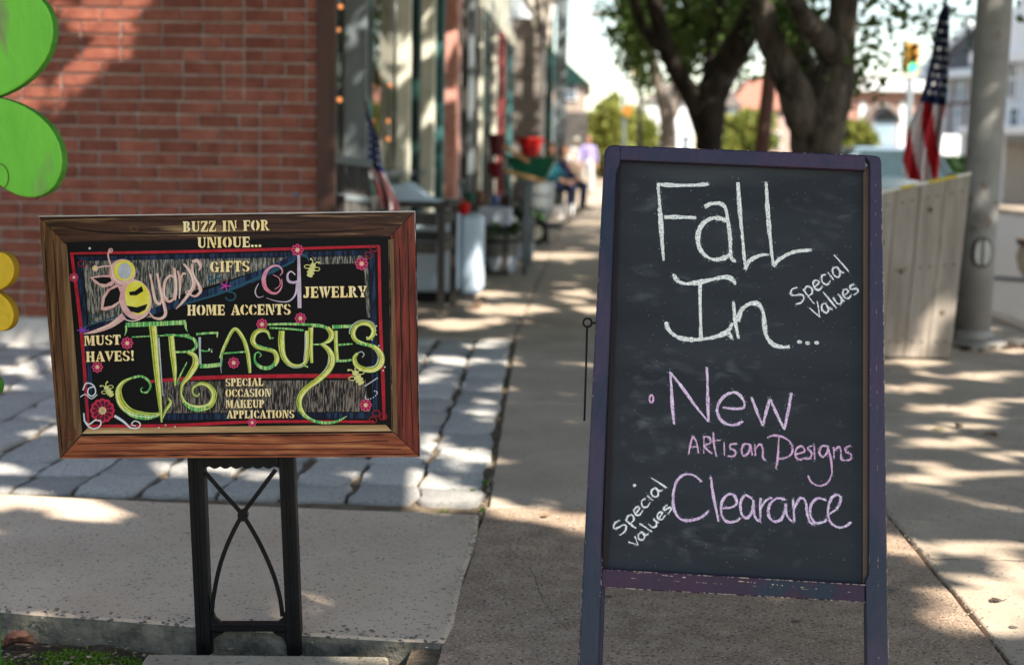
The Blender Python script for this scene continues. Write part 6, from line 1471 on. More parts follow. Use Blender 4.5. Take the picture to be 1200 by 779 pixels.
# U
G_([(680, 36), (760, 34), (850, 36), (900, 38)], [7, 9, 9, 8]); G_([(692, 50), (770, 54), (832, 60)], [6, 7, 7], .0022); Y_([(742, 62), (740, 110), (748, 165), (775, 200), (812, 208), (840, 190), (848, 140), (850, 62)], [18, 20, 17, 14, 11, 12, 16, 18], .0024); G_([(822, 200), (850, 212)], [6, 6], .0026); L_([(760, 190), (785, 212), (815, 212), (838, 200)], [2, 4, 4, 2], .0030); L_([(838, 70), (838, 130), (832, 185)], [5, 5, 3], .0031)
# R
Y_([(862, 48), (862, 120), (866, 195)], [15, 12, 8], .0026); G_([(866, 42), (905, 42), (930, 52)], [8, 12, 12], .0025); Y_([(930, 48), (948, 75), (940, 100), (915, 114)], [12, 17, 13, 6], .0027); G_([(868, 118), (895, 118), (925, 112)], [4, 6, 6], .0026)
Y_([(905, 116), (935, 140), (950, 180), (935, 222), (895, 262), (850, 295), (820, 330), (814, 370), (835, 410), (870, 432)], [8, 15, 20, 20, 17, 17, 18, 16, 12, 6], .0029); G_([(830, 405), (870, 432), (920, 442), (970, 436), (1010, 415)], [7, 11, 10, 9, 3], .0031); L_([(936, 165), (930, 205), (905, 240)], [3, 4, 3], .0034); G_([(808, 345), (812, 385), (835, 418)], [3, 4, 3], .0033)
# E
Y_([(964, 62), (966, 120), (970, 188)], [13, 11, 13]); G_([(950, 46), (1000, 44), (1038, 42)], [14, 12, 12]); G_([(975, 120), (1005, 118), (1034, 116)], [8, 7, 5], .0024); G_([(962, 186), (1000, 186), (1030, 182)], [10, 9, 8], .0024); G_([(1030, 42), (1022, 62), (1020, 75)], [7, 5, 2], .0024)
# S
Y_([(1092, 96), (1112, 88), (1122, 62), (1108, 38), (1078, 30), (1050, 42), (1036, 72), (1048, 100), (1085, 116), (1125, 130), (1150, 160), (1150, 195), (1125, 220), (1085, 222), (1052, 205), (1042, 175), (1055, 155)], [6, 12, 14, 14, 13, 13, 14, 12, 8, 13, 20, 22, 18, 16, 15, 12, 7], .0027)
L_([(1055, 155), (1072, 148), (1082, 160), (1074, 172)], [5, 4, 4, 3], .0030); L_([(1132, 62), (1120, 30), (1085, 18), (1050, 26), (1026, 50), (1022, 76)], [2, 4, 3, 4, 5, 2], .0030); G_([(1050, 112), (1090, 120), (1130, 122)], [5, 9, 4], .0032); L_([(1135, 140), (1142, 170), (1128, 205), (1095, 212)], [2, 4, 4, 2], .0033)
# ---- stencil serif lettering ------------------------------------------------
def glyph(ch):
    """polygons on a unit-high cell; returns (polys, advance)"""
    P = []
    def ib(x0, x1, s=.07, y0=0, y1=1, t=True, b_=True):
        e_ = .085; q = []
        q += [(x0 - s, y0), (x1 + s, y0), (x1 + s * .9, y0 + e_), (x1, y0 + e_ * 1.3)] if b_ else [(x0, y0), (x1, y0)]
        q += [(x1, y1 - e_ * 1.3), (x1 + s * .9, y1 - e_), (x1 + s, y1), (x0 - s, y1), (x0 - s * .9, y1 - e_), (x0, y1 - e_ * 1.3)] if t else [(x1, y1), (x0, y1)]
        if b_: q += [(x0, y0 + e_ * 1.3), (x0 - s * .9, y0 + e_)]
        P.append(q)
    def bar(x0, y0, x1, y1): P.append([(x0, y0), (x1, y0), (x1, y1), (x0, y1)])
    def arc(cx, cy, rx, ry, ix, iy, a0, a1, n=12):
        P.append([(cx + rx * math.cos(rad(a0 + (a1 - a0) * k / n)), cy + ry * math.sin(rad(a0 + (a1 - a0) * k / n))) for k in range(n + 1)] +
                 [(cx + ix * math.cos(rad(a1 + (a0 - a1) * k / n)), cy + iy * math.sin(rad(a1 + (a0 - a1) * k / n))) for k in range(n + 1)])
    def diag(x0, x1, y0, y1, w_): P.append([(x0, y0), (x0 + w_, y0), (x1 + w_, y1), (x1, y1)])
    s = .26; adv = .8
    if ch == 'I': ib(.1, .1 + s); adv = .52
    elif ch == 'B': ib(.1, .36, .07); arc(.42, .75, .28, .25, .06, .15, -90, 90); arc(.42, .26, .33, .26, .08, .16, -90, 90); adv = .86
    elif ch == 'P': ib(.1, .36); arc(.42, .72, .32, .28, .06, .17, -90, 90); adv = .80
    elif ch == 'R': ib(.1, .36); arc(.42, .74, .30, .26, .06, .16, -90, 90); P.append([(.42, .46), (.58, .44), (.80, .10), (.9, .09), (.9, 0), (.60, 0), (.50, .3), (.42, .38)]); adv = .92
    elif ch == 'E': ib(.1, .36); bar(.40, .88, .72, 1); P.append([(.62, .87), (.72, .87), (.72, .68), (.69, .68)]); bar(.40, .44, .58, .56); bar(.40, 0, .74, .12); P.append([(.62, .13), (.71, .34), (.74, .34), (.74, .13)]); P.append([(.585, .38), (.62, .36), (.62, .64), (.585, .62)]); adv = .82
    elif ch == 'F': ib(.1, .36); bar(.40, .88, .72, 1); P.append([(.62, .87), (.72, .87), (.72, .66), (.69, .66)]); bar(.40, .44, .58, .56); P.append([(.585, .38), (.62, .36), (.62, .64), (.585, .62)]); adv = .78
    elif ch == 'L': ib(.1, .36); bar(.40, 0, .74, .12); P.append([(.60, .13), (.71, .38), (.74, .38), (.74, .13)]); adv = .80
    elif ch == 'T': ib(.27, .53, .08, t=False); bar(.03, .88, .77, 1); P.append([(.03, .87), (.14, .87), (.06, .66), (.03, .66)]); P.append([(.66, .87), (.77, .87), (.77, .66), (.74, .66)]); adv = .82
    elif ch == 'H': ib(.1, .34, .06); ib(.58, .82, .06); bar(.38, .44, .55, .56); adv = .95
    elif ch == 'N': ib(.1, .22, .07); P.append([(.10 + .15, 1), (.46, 1), (.80, 0), (.60, 0), (.25, .86)]); ib(.76, .86, .05, y0=.28); adv = .98
    elif ch == 'M': ib(.08, .19, .06); P.append([(.24, 1), (.44, 1), (.56, .34), (.52, .04), (.46, .04), (.24, .8)]); ib(.74, 1.0, .06); P.append([(.60, .5), (.70, .98), (.70, .55), (.62, .2)]); adv = 1.12
    elif ch == 'A': P.append([(.34, 1), (.56, 1), (.86, .1), (.92, .09), (.92, 0), (.50, 0), (.50, .09), (.58, .1), (.38, .78)]); P.append([(.32, .84), (.36, .70), (.22, .10), (.32, .09), (.32, 0), (.02, 0), (.02, .09), (.10, .1)]); bar(.27, .26, .47, .35); adv = .92
    elif ch == 'V': P.append([(.02, 1), (.42, 1), (.42, .91), (.34, .9), (.50, .34), (.44, 0), (.40, 0), (.08, .9), (.02, .91)]); P.append([(.60, 1), (.90, 1), (.90, .91), (.82, .9), (.54, .16), (.52, .34), (.70, .9), (.60, .91)]); adv = .90
    elif ch == 'Y': P.append([(.02, 1), (.40, 1), (.40, .91), (.34, .9), (.44, .52), (.32, .44), (.08, .9), (.02, .91)]); P.append([(.56, 1), (.86, 1), (.86, .91), (.80, .9), (.60, .44), (.50, .54), (.66, .9), (.56, .91)]); ib(.32, .56, .08, y1=.40, t=False); adv = .86
    elif ch == 'W': P.append([(.02, 1), (.38, 1), (.38, .91), (.33, .9), (.44, .36), (.38, 0), (.32, 0), (.08, .9), (.02, .91)]); P.append([(.44, 1), (.74, 1), (.74, .91), (.69, .9), (.78, .34), (.72, 0), (.66, 0), (.50, .66), (.44, .9)]); P.append([(.86, 1), (1.12, 1), (1.12, .91), (1.06, .9), (.80, .14), (.80, .34), (.94, .9), (.86, .91)]); adv = 1.14
    elif ch == 'K': ib(.1, .36); P.append([(.52, 1), (.82, 1), (.82, .91), (.72, .89), (.42, .46), (.42, .58), (.60, .9), (.52, .91)]); P.append([(.50, .52), (.64, .66), (.84, .1), (.90, .09), (.90, 0), (.52, 0), (.52, .09), (.58, .1)]); adv = .93
    elif ch == 'Z': bar(.06, .88, .72, 1); P.append([(.06, .87), (.06, .66), (.09, .66), (.18, .87)]); P.append([(.48, .86), (.74, .86), (.32, .14), (.05, .14)]); bar(.04, 0, .74, .12); P.append([(.62, .13), (.71, .34), (.74, .34), (.74, .13)]); adv = .80
    elif ch in 'OQ': arc(.42, .5, .40, .5, .13, .40, 100, 260); arc(.48, .5, .40, .5, .13, .40, -80, 80); adv = .94
    elif ch == 'Q': pass
    elif ch == 'C': arc(.42, .5, .40, .5, .13, .40, 100, 260); arc(.47, .68, .32, .32, .16, .21, 0, 80); arc(.47, .30, .33, .30, .20, .2, -80, -5); adv = .84
    elif ch == 'G': arc(.42, .5, .40, .5, .13, .40, 100, 260); arc(.47, .68, .32, .32, .16, .21, 0, 80); P.append([(.46, 0), (.82, .02), (.82, .36), (.90, .38), (.90, .46), (.52, .46), (.52, .38), (.58, .36), (.58, .11), (.46, .11)]); adv = .94
    elif ch == 'S': arc(.36, .73, .32, .27, .10, .15, 95, 270); arc(.42, .76, .28, .24, .16, .14, 0, 80); arc(.38, .26, .34, .27, .10, .15, -90, 92); arc(.34, .26, .30, .26, .18, .15, 180, 265); adv = .76
    elif ch == 'U': ib(.1, .34, .06, y0=.30, b_=False); arc(.44, .32, .34, .32, .10, .18, 182, 268); P.append([(.47, 0)] + [(.47 + .29 * math.sin(rad(k * 15)), .32 - .32 * math.cos(rad(k * 15))) for k in range(1, 7)] + [(.76, .9), (.84, .91), (.84, 1), (.58, 1), (.58, .91), (.66, .9), (.66, .34), (.60, .18), (.47, .12)]); adv = .90
    elif ch == 'J': ib(.30, .56, .07, y0=.25, b_=False); P.append([(.30, .24), (.56, .24), (.48, .05), (.30, 0), (.08, .02), (.03, .14), (.08, .26), (.20, .26), (.2, .12), (.27, .12)]); adv = .70
    elif ch == '!': P.append([(.1, 1), (.36, 1), (.28, .32), (.18, .32)]); arc(.23, .12, .13, .12, .001, .001, 0, 360); adv = .46
    elif ch == '.': arc(.16, .12, .13, .12, .001, .001, 0, 360); adv = .36
    elif ch == ' ': adv = .55
    return P, adv
gold = mat('print_gold_letter', (.88, .66, .28), .45, (.90, .76, .44), 20, spec=.2); shd = mat('print_letter_shade', (.10, .045, .01), .6)
def text(s, x0, y0, x1, y1, h_):
    """baseline from (x0,y0) to (x1,y1) in survey pixels, cap height h_; stretched to fit"""
    tot = sum(glyph(c)[1] for c in s) + .0; L2 = math.hypot(x1 - x0, y1 - y0); ux, uy = (x1 - x0) / L2, (y1 - y0) / L2; k = L2 / tot; cur = 0
    for c in s:
        Ps, adv = glyph(c); b_ = MB(); b2_ = MB()
        for i, pl_ in enumerate(Ps):
            q = [(x0 + ux * (cur + x) * k + uy * y * h_, y0 + uy * (cur + x) * k - ux * y * h_) for x, y in pl_]
            b_.add([B1.pt(X, Y, .0042 + i * .00001) for X, Y in q], [tuple(range(len(q)))])
            b2_.add([B1.pt(X + .7, Y + .7, .0038 + i * .00001) for X, Y in q], [tuple(range(len(q)))])
        cur += adv
        if Ps: o_ = b_.build('letter', gold, TS); b2_.build('letter_shadow', shd, o_)
text('BUZZ IN FOR', 214, 272, 316, 270, 12.4); text('UNIQUE...', 231, 290.5, 307, 289.5, 12.4); text('GIFTS', 246, 319, 293, 318, 12.6)
text('HOME ACCENTS', 219, 369.5, 341, 368.5, 12.2); text('JEWELRY', 355, 349, 430, 348, 13); text('MUST', 98.5, 405, 142, 403.5, 11.5); text('HAVES!', 100.5, 424, 158, 422.5, 12)
text('SPECIAL', 264, 452.5, 309, 452, 9.2); text('OCCASION', 264, 465, 318, 464.5, 9.2); text('MAKEUP', 264.5, 478, 310, 477.5, 9.2); text('APPLICATIONS', 265.5, 490, 345, 489.5, 9.2)

# ---- black stand with crossing arcs -------------------------------------------
SYs = 2.92
Bs = Board((-.8, SYs, .2), (.02, -1, 0))
sd_ = empty('plant_stand', Bs.pt(285, 765), 'black moulded stand with crossing curved braces under the painted sign', 'stand')
def bprism(pts, th, h=0): return MB().prism([Bs.pt(x, y, h) for x, y in pts][::-1], -Bs.n * th)
zf = lambda x, y: y
MB().prism([Bs.pt(x, y) for x, y in ((219, 536), (238, 536), (247, 768), (230, 768))][::-1], -Bs.n * .03).build('leg', M['black'], sd_, bevel=.002)
MB().prism([Bs.pt(x, y) for x, y in ((326, 536), (344, 536), (353, 768), (336, 768))][::-1], -Bs.n * .03).build('leg', M['black'], sd_, bevel=.002)
for xa, xb in ((224.5, 235.5), (331.5, 342.5)):
    for dx in (0, 4): MB().prism([Bs.pt(x, y, .0025) for x, y in ((xa + dx, 538), (xa + dx + 1.2, 538), (xb + dx + .2, 766), (xb + dx - 1, 766))][::-1], -Bs.n * .006).build('leg_rib', M['black'], sd_)
sc = [(238, 537), (326, 537), (326, 549), (322, 549)] + [(320 - k * 2.2, 551 + 3 * abs(math.sin(k * .52))) for k in range(0, 36)] + [(242, 549), (238, 549)]
sc = [(238.3, 536), (325.7, 536), (325.9, 548)]
for k in range(37): sc.append((321 - k * 2.1, 546.5 + 2.6 * abs(math.sin(k * math.pi / 6))))
sc.append((238.5, 548))
MB().prism([Bs.pt(x, y, -.002) for x, y in sc][::-1], -Bs.n * .022).build('top_rail', M['black'], sd_)
bt = [(247, 730), (335, 730), (335, 740), (247, 740)]
MB().prism([Bs.pt(x, y, -.002) for x, y in bt][::-1], -Bs.n * .02).build('bottom_rail', M['black'], sd_, bevel=.002)
MB().prism([Bs.pt(x, y, .001) for x, y in ((246, 733.5), (336, 733.5), (336, 736), (246, 736))][::-1], -Bs.n * .004).build('rail_rib', M['black'], sd_)
def arcbar(pts, w_=5.2):
    P = cr(pts, 8); b_ = MB(); V = []
    for i, p in enumerate(P):
        a = P[max(i - 1, 0)]; c = P[min(i + 1, len(P) - 1)]; dx, dy = c[0] - a[0], c[1] - a[1]; l = math.hypot(dx, dy); nx, ny = -dy / l * w_ / 2, dx / l * w_ / 2
        V += [Bs.pt(p[0] + nx, p[1] + ny, -.004), Bs.pt(p[0] - nx, p[1] - ny, -.004), Bs.pt(p[0] - nx, p[1] - ny, -.014), Bs.pt(p[0] + nx, p[1] + ny, -.014)]
    n = len(P); b_.add(V, [(0, 1, 2, 3), (4 * n - 1, 4 * n - 2, 4 * n - 3, 4 * n - 4)] + [(4 * i + k, 4 * i + 4 + k, 4 * i + 4 + (k + 1) % 4, 4 * i + (k + 1) % 4) for i in range(n - 1) for k in range(4)])
    return b_.build('brace', M['black'], sd_)
arcbar([(240, 553), (262, 578), (284, 603), (304, 636), (320, 672), (328, 700), (331, 722)])
arcbar([(323, 550), (302, 578), (284, 603), (268, 634), (257, 665), (250, 700), (248, 722)])
b = MB(); blobz = [Bs.pt(284 + 6 * math.cos(t), 604 + 7 * math.sin(t), -.002) for t in [2 * math.pi * k / 16 for k in range(16)]]; b.prism(blobz, -Bs.n * .013).build('brace_boss', M['black'], sd_)
MB().prism([Bs.pt(x, y, -.004) for x, y in ((247, 712), (252, 724), (259, 730), (247, 730))][::-1], -Bs.n * .012).build('corner_fillet', M['black'], sd_)
MB().prism([Bs.pt(x, y, -.004) for x, y in ((335, 712), (335, 730), (323, 730), (331, 724))][::-1], -Bs.n * .012).build('corner_fillet', M['black'], sd_)
MB().prism([Bs.pt(x, y, -.004) for x, y in ((247.5, 741), (262, 741), (250, 748), (247.5, 756))][::-1], -Bs.n * .012).build('corner_fillet', M['black'], sd_)
MB().prism([Bs.pt(x, y, -.004) for x, y in ((335.5, 741), (335.5, 756), (332, 748), (320, 741))][::-1], -Bs.n * .012).build('corner_fillet', M['black'], sd_)

# ================================================================== CHALKBOARD SIDEWALK SIGN
fL, fR = G(676, 806), G(1042, 822)
sd = (fR - fL).normalized(); back = Vector((0, 0, 1)).cross(sd); 
if back.y < 0: back = -back
tiltA = rad(13); upv = (Vector((0, 0, 1)) * math.cos(tiltA) + back * math.sin(tiltA)); nF = sd.cross(upv).normalized()
if nF.y > 0: nF = -nF
B2 = Board(fL, nF)
AS = empty('chalkboard_sign', (fL + fR) / 2, 'tall dark blue wooden chalkboard sidewalk sign with chalked FALL IN lettering', 'sign')
paint = mat('frame_paint', (.024, .024, .052), .42, (.048, .025, .058), 10, 8, .35, 70, stretch=(1, 1, .35), c3=(.012, .018, .04), s3=9, r3=(.5, .6), coat=.2)
paintR = mat('frame_paint_bottom', (.036, .02, .042), .4, (.055, .024, .05), 8, 5, .25, 60, c3=(.018, .03, .05), s3=12, r3=(.55, .62))
def wedge(pts, hf, hb): return MB().prism([B2.pt(x, y, hf) for x, y in pts][::-1], -B2.n * (hf - hb))
# stiles: rounded top outer corners
lst = [(676, 806), (708, 182), (709.5, 175), (713, 171), (718, 169.5), (727.5, 170), (727, 190), (722.5, 203), (705, 640), (706, 665), (701, 810)]
wedge(lst, .022, -.006).build('stile', paint, AS, bevel=.0035)
rst = [(1016, 822), (1014.5, 680), (1018, 672), (1019.5, 190), (1014, 184), (1014, 181.5), (1027, 182.5), (1031.5, 184.5), (1033.5, 190), (1042, 822)]
wedge(rst, .022, -.006).build('stile', paint, AS, bevel=.0035)
wedge([(726.8, 170.2), (1014.8, 181.3), (1014.8, 199.6), (726, 187.4)], .020, -.006).build('top_rail', paint, AS, bevel=.003)
wedge([(705.5, 666), (1014, 684), (1014, 706), (704.5, 688.5)], .020, -.006).build('bottom_rail', paintR, AS, bevel=.003)
# inner rabbet: dark left, tan right
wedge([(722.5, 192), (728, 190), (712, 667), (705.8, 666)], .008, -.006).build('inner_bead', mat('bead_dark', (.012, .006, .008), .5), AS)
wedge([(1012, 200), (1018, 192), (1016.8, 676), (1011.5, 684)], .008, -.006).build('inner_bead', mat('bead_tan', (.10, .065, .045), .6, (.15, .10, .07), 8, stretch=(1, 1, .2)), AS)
# board
slate = mat('chalkboard_face', (.022, .027, .033), .8, (.033, .039, .047), 4, 8, .08, 40, spec=.22, c3=(.075, .085, .09), s3=2.6, r3=(.60, .86), stretch=(.5, 1, 2.2))
wedge([(724, 186), (1018, 198), (1014, 690), (704, 670)], .001, -.004).build('chalkboard', slate, AS)
# worn paint chips along the edges
chip = mat('bare_wood_chip', (.42, .32, .24), .8, (.55, .45, .36), 60)
b = MB(); rg = random.Random(12)
def chips(x0, y0, x1, y1, n, w_=.8, horiz=True):
    for _ in range(n):
        t = rg.random(); x, y = x0 + (x1 - x0) * t, y0 + (y1 - y0) * t; l_ = rg.expovariate(.45) + .4
        l_ = min(l_, 9); th_ = rg.uniform(.35, 1.0) * w_
        pts = [(x + (l_ * k / 5 if horiz else rg.uniform(-.2, .2)), y + ((y1 - y0) / (x1 - x0 + 1e-6) * l_ * k / 5 if horiz else l_ * k / 5)) for k in range(6)]
        ribbon(b, B2, pts, [.1] + [th_ * rg.uniform(.5, 1.3) for _ in range(4)] + [.1], hC, 1)
hC = .0203
chips(708, 667.2, 1012, 685.0, 90, 1.1); chips(706, 687.6, 1012, 705, 110, 1.1); chips(720, 676, 1005, 694, 26, .6); chips(860, 680, 960, 690, 14, 1.6); chips(730, 171.2, 1012, 182, 22, .7); chips(740, 670, 800, 676, 10, 1.4)
hC = .0223; chips(1033, 215, 1041.5, 790, 90, .9, False); chips(1026, 200, 1030, 790, 26, .5, False); chips(690, 500, 678, 790, 24, .6, False); chips(683, 700, 708, 200, 14, .5, False); chips(1021, 250, 1019, 660, 10, .5, False); chips(706, 655, 703, 700, 6, .8, False)
b.build('paint_chips', chip, AS, kind='stuff')
# folded rear leaf, hinged at the top
def rear(x, y, h): return B2.pt(x, y, h)
rb = MB()
rb.prism([B2.pt(x, y, -.03) for x, y in [(684, 806), (714, 190), (728, 190), (705, 806)]][::-1], -B2.n * .022); rb.build('rear_leg', paint, AS, bevel=.002)
rb = MB(); rb.prism([B2.pt(x, y, -.03) for x, y in [(1018, 822), (1016, 200), (1030, 200), (1037, 822)]][::-1], -B2.n * .022); rb.build('rear_leg', paint, AS, bevel=.002)
rb = MB(); rb.prism([B2.pt(x, y, -.032) for x, y in [(724, 192), (1020, 204), (1016, 690), (706, 672)]][::-1], -B2.n * .006); rb.build('rear_board', slate, AS)
for x, y in ((760, 173), (980, 182)):
    MB().prism([B2.pt(x + dx, y + dy, -.008) for dx, dy in ((-9, 0), (9, 0), (9, 12), (-9, 12))][::-1], -B2.n * .02).build('hinge', M['chrome'], AS)
# chalk ------------------------------------------------------------------------
cW = mat('chalk_white', (.88, .94, .88), .95, (.95, .98, .95), 120, alpha=(520, .36, .56, .28, 1)); cP = mat('chalk_violet', (.80, .52, .84), .95, (.92, .80, .95), 90, alpha=(520, .36, .56, .28, 1)); cQ = mat('chalk_pink', (.82, .46, .76), .95, (.90, .60, .84), 90, alpha=(520, .36, .56, .28, 1)); cS = mat('chalk_fine_white', (.86, .88, .92), .95, (.92, .93, .95), 90, alpha=(520, .32, .52, .35, 1))
hh = [.0014]; DUST = []
def stroke(mb, pts, w_, org=(0, 0), sc_=1.0, dbl=0):
    P = [(org[0] + x / sc_, org[1] + y / sc_) for x, y in pts]
    ph_ = rg.uniform(0, 6)
    hh[0] += .000012
    ws = [w_ * rg.uniform(.82, 1.12) for _ in P]; ws[0] *= .75; ws[-1] *= .7
    PP = cr([(x, y, w__) for (x, y), w__ in zip(P, ws)], 12)
    for p in PP[::2]:
        for _ in range(2): DUST.append((p[0] + rg.gauss(0, w_ * .55), p[1] + rg.gauss(0, w_ * .55), rg.uniform(.15, .5)))
    ribbon(mb, B2, [(p[0] + rg.gauss(0, .12), p[1] + rg.gauss(0, .12)) for p in PP], [max(.4, p[2] * (1 + .22 * math.sin(i_ * .23 + ph_)) + rg.gauss(0, w_ * .13)) for i_, p in enumerate(PP)], hh[0], 1)
    if dbl:
        hh[0] += .000012; o_ = dbl; ribbon(mb, B2, [(p[0] + o_ + rg.gauss(0, .2), p[1] + o_ * .5 + rg.gauss(0, .2)) for p in PP], [max(.3, p[2] * .5) for p in PP], hh[0], 1)
def chalk_word(name, m, strokes, w_, org, sc_, dbl=0):
    for s_ in strokes: mb = MB(); stroke(mb, s_, w_, org, sc_, dbl); mb.build('chalk_stroke', m, AS)
o6, k6 = (700, 170), 3.388
chalk_word('chalk_lettering', cW, [
    [(240, 155), (248, 250), (255, 350), (262, 458)], [(238, 156), (300, 160), (370, 160), (440, 155)], [(265, 287), (330, 286), (392, 289)],
    [(426, 246), (450, 234), (485, 232), (508, 250), (518, 300), (527, 370), (530, 440), (546, 462)], [(520, 305), (490, 292), (450, 292), (415, 318), (398, 360), (402, 400), (425, 435), (465, 455), (510, 445), (530, 425)],
    [(430, 300), (405, 335), (400, 385), (420, 425)],
    [(558, 148), (565, 250), (576, 370), (588, 492)], [(588, 492), (602, 462), (640, 440), (676, 434)],
    [(670, 146), (676, 250), (686, 370), (698, 478)], [(698, 478), (730, 448), (780, 425), (848, 416)],
    [(302, 512), (318, 538), (350, 550), (400, 545), (460, 532), (510, 524), (538, 535), (546, 552)], [(408, 540), (408, 650), (412, 765)],
    [(272, 702), (285, 735), (320, 762), (380, 772), (450, 765), (510, 745), (530, 720), (536, 705)],
    [(540, 622), (548, 700), (560, 768)], [(558, 700), (572, 655), (605, 630), (640, 632), (658, 665), (664, 715), (672, 760), (700, 792), (740, 802), (762, 800)],
    [(520, 740), (535, 770)]], 4.6, o6, k6, .9)
mb = MB()
for x, y in ((937, 400.5), (946.5, 402), (957, 401.5)): mb = MB(); blob(mb, B2, x, y, 3.0, 2.2, .0016 + x * 1e-6, .2, 12); mb.build('chalk_dot', cW, AS)
# small slanting words
A1 = {'S': [[(.7, .9), (.35, 1), (.1, .8), (.25, .6), (.6, .45), (.7, .2), (.4, 0), (0, .1)]], 'p': [[(.1, .6), (.12, 0), (.15, -.5)], [(.1, .5), (.4, .62), (.6, .4), (.45, .1), (.12, .1)]], 'e': [[(.08, .32), (.5, .38), (.45, .6), (.2, .6), (.05, .3), (.2, .02), (.55, .08)]],
      'c': [[(.5, .55), (.25, .62), (.05, .3), (.2, 0), (.52, .08)]], 'i': [[(.1, .6), (.12, 0)]], 'a': [[(.5, .55), (.2, .6), (.02, .3), (.15, 0), (.4, .1), (.5, .55)], [(.5, .55), (.52, .15), (.68, 0)]], 'l': [[(.05, 1.25), (.15, .5), (.22, -.1)]],
      'V': [[(.0, .9), (.3, 0)], [(.3, 0), (.75, .95)]], 'v': [[(.0, .8), (.3, 0)], [(.3, 0), (.6, .75)]], 'u': [[(.05, .6), (.08, .15), (.3, .0), (.5, .2), (.52, .6)], [(.52, .6), (.6, 0)]], 's': [[(.5, .6), (.2, .62), (.1, .42), (.45, .28), (.45, .05), (.05, .0)]]}
AD = {'S': .85, 'p': .72, 'e': .66, 'c': .62, 'i': .3, 'a': .74, 'l': .38, 'V': .7, 'v': .62, 'u': .72, 's': .6}
def slant(word, x0, y0, x1, y1, h_, m, w_):
    tot = sum(AD[c] for c in word); L2 = math.hypot(x1 - x0, y1 - y0); ux, uy = (x1 - x0) / L2, (y1 - y0) / L2; k = L2 / tot; cur = 0
    for c in word:
        for s_ in A1[c]:
            mb = MB(); stroke(mb, [(x0 + ux * (cur + x) * k + uy * y * h_ , y0 + uy * (cur + x) * k - ux * y * h_) for x, y in s_], w_); mb.build('chalk_stroke', m, AS)
        cur += AD[c]
slant('Special', 934, 358, 996, 315, 19, cS, 1.9); slant('Values', 957, 374, 1008, 341, 18, cS, 1.9)
slant('Special', 727, 628, 782, 568, 15, cS, 1.9); slant('values', 744, 642, 789, 595, 13, cS, 1.9)
mb = MB(); blob(mb, B2, 743.5, 568.5, 2, 1.8, .0016); mb.build('chalk_dots', cS, AS)
o7, k7 = (680, 390), 3.333
chalk_word('chalk_lettering', cP, [
    [(350, 150), (356, 220), (360, 290), (366, 356)], [(350, 152), (400, 215), (450, 285), (500, 346)], [(494, 134), (496, 200), (498, 270), (500, 346)],
    [(556, 290), (600, 296), (638, 290), (635, 258), (610, 234), (580, 236), (548, 262), (534, 300), (548, 338), (580, 358), (614, 356), (634, 344)],
    [(668, 250), (684, 290), (698, 330), (712, 360)], [(712, 360), (725, 310), (741, 256)], [(741, 256), (765, 310), (796, 376)], [(796, 376), (812, 300), (824, 234)]], 3.0, o7, k7, 1.0)
mb = MB(); ring(mb, B2, 763.5, 467.2, 2.2, 4.4, 2.2, .0016, 14); mb.build('chalk_dots', cQ, AS)
chalk_word('chalk_lettering', cQ, [
    [(424, 474), (430, 435), (441, 402)], [(441, 402), (455, 430), (462, 470)], [(426, 444), (460, 444)], [(484, 404), (482, 470)], [(482, 404), (505, 408), (506, 430), (484, 442), (516, 472)],
    [(520, 388), (522, 430), (532, 482)], [(504, 424), (548, 418)], [(562, 428), (563, 478)], [(612, 432), (588, 436), (586, 450), (606, 462), (602, 480), (578, 480)],
    [(664, 436), (640, 434), (630, 460), (640, 480), (658, 465), (664, 438), (672, 478)], [(682, 434), (684, 480)], [(684, 456), (700, 434), (712, 450), (714, 486), (724, 498)],
    [(776, 408), (774, 450), (770, 500), (764, 532)], [(730, 408), (760, 400), (800, 410), (826, 436), (826, 470), (800, 488), (776, 490)],
    [(842, 474), (876, 462), (866, 442), (846, 450), (840, 480), (856, 494), (884, 486)], [(906, 440), (888, 450), (904, 468), (898, 488), (880, 492)], [(914, 438), (916, 494)],
    [(966, 442), (944, 442), (934, 466), (946, 484), (962, 470), (968, 444)], [(968, 444), (980, 500), (982, 550), (964, 586), (930, 596), (902, 580), (890, 556)],
    [(990, 446), (992, 492)], [(992, 462), (1010, 444), (1018, 462), (1020, 492), (1032, 496)], [(1056, 440), (1036, 448), (1040, 464), (1058, 474), (1054, 494), (1030, 498)]], 2.1, o7, k7)
o8, k8 = (660, 540), 3.0
chalk_word('chalk_lettering', cP, [
    [(486, 72), (460, 50), (425, 48), (396, 76), (386, 125), (392, 175), (415, 205), (450, 208), (486, 196), (512, 174)], [(518, 54), (526, 110), (536, 165), (546, 212)],
    [(560, 166), (592, 162), (610, 146), (600, 120), (578, 118), (558, 144), (556, 185), (574, 212), (605, 212), (622, 200)],
    [(664, 132), (640, 120), (624, 144), (626, 182), (642, 200), (660, 184), (668, 136)], [(668, 136), (672, 190), (688, 212)], [(694, 130), (692, 170), (692, 212)], [(694, 165), (712, 138), (734, 128)],
    [(780, 136), (752, 130), (726, 152), (722, 190), (742, 212), (768, 202), (782, 160)], [(782, 150), (786, 190), (804, 212)], [(808, 134), (810, 172), (812, 214)], [(812, 166), (832, 130), (852, 142), (858, 188), (868, 214), (882, 222)],
    [(924, 138), (896, 130), (872, 152), (868, 188), (886, 216), (914, 214), (926, 204)],
    [(932, 186), (962, 166), (976, 132), (962, 118), (942, 132), (930, 172), (938, 212), (966, 232), (994, 228), (1012, 214)]], 2.7, o8, k8, .9)
mb = MB()
for i in range(500): DUST.append((rg.uniform(728, 1008), rg.uniform(205, 665), rg.uniform(.12, .32)))
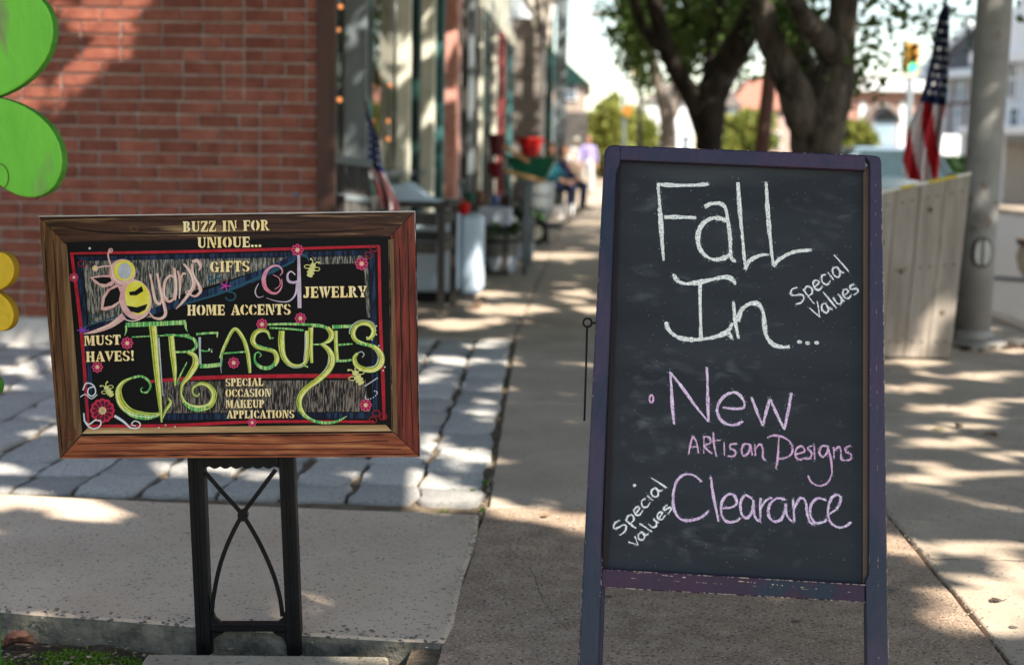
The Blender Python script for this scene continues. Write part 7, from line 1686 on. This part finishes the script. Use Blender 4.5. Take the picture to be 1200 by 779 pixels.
for k_, (x, y, r_) in enumerate(DUST): poly(mb, B2, [(x - r_, y - r_ * .6), (x + r_ * .5, y - r_), (x + r_, y + r_ * .4), (x - r_ * .3, y + r_)], .00125 + (k_ % 40) * 2e-6)
mb.build('chalk_dust', mat('chalk_dust', (.55, .58, .60), .95), AS, kind='stuff')
# smudges of wiped chalk
sm = mat('chalk_smudge', (.42, .46, .48), .95, alpha=(75, .36, .85, 0, .075), stretch=(.5, 1, 1.4))
b = MB(); rg = random.Random(77)
spots = [(760, 430, 30, 14, 14), (748, 470, 22, 22, 16), (775, 490, 34, 14, 16), (860, 432, 40, 8, 8), (925, 478, 26, 10, 8), (775, 525, 30, 12, 12), (880, 555, 60, 10, 10), (820, 630, 60, 22, 22), (940, 250, 50, 20, 10), (760, 350, 20, 40, 12), (980, 260, 22, 40, 10), (900, 300, 60, 14, 8), (762, 240, 18, 14, 6), (870, 650, 90, 12, 10), (800, 330, 60, 14, 8), (865, 430, 110, 200, 36)]
k = 0
for x, y, rx, ry, n in spots:
    for _ in range(n):
        cx, cy = x + rg.gauss(0, rx * .6), y + rg.gauss(0, ry * .6); a_ = rg.gauss(.05, .22); l_ = rg.uniform(8, 34)
        if not (728 < cx < 1005 and 205 < cy < 660): continue
        dx, dy = math.cos(a_) * l_ / 2, math.sin(a_) * l_ / 2; w_ = rg.uniform(5, 15); l_ *= 1.4; k += 1
        ribbon(b, B2, [(cx - dx, cy - dy), (cx, cy + rg.uniform(-2, 2)), (cx + dx, cy + dy)], [.3, w_, .3], .00104 + k * .000001, 5, 0)
b.build('chalk_smudge', sm, AS, kind='stuff')
# hook stay dangling at its left side
hk = MB(); kp = [B2.pt(688.5 + 5 * math.cos(t), 378 + 5 * math.sin(t), .002) for t in [2 * math.pi * k / 20 for k in range(21)]]
hk.tube(kp, .0022, 8); hk.build('stay_ring', M['iron'], AS, smooth=True)
MB().tube([B2.pt(693.5, 378.5, .002), B2.pt(699, 378, .006)], .0022, 8).build('stay_eye', M['iron'], AS)
MB().tube([B2.pt(688, 383, .002), B2.pt(686.6, 435, .002), B2.pt(684.8, 493, .002)], .0021, 8).build('stay_rod', M['iron'], AS, smooth=True)
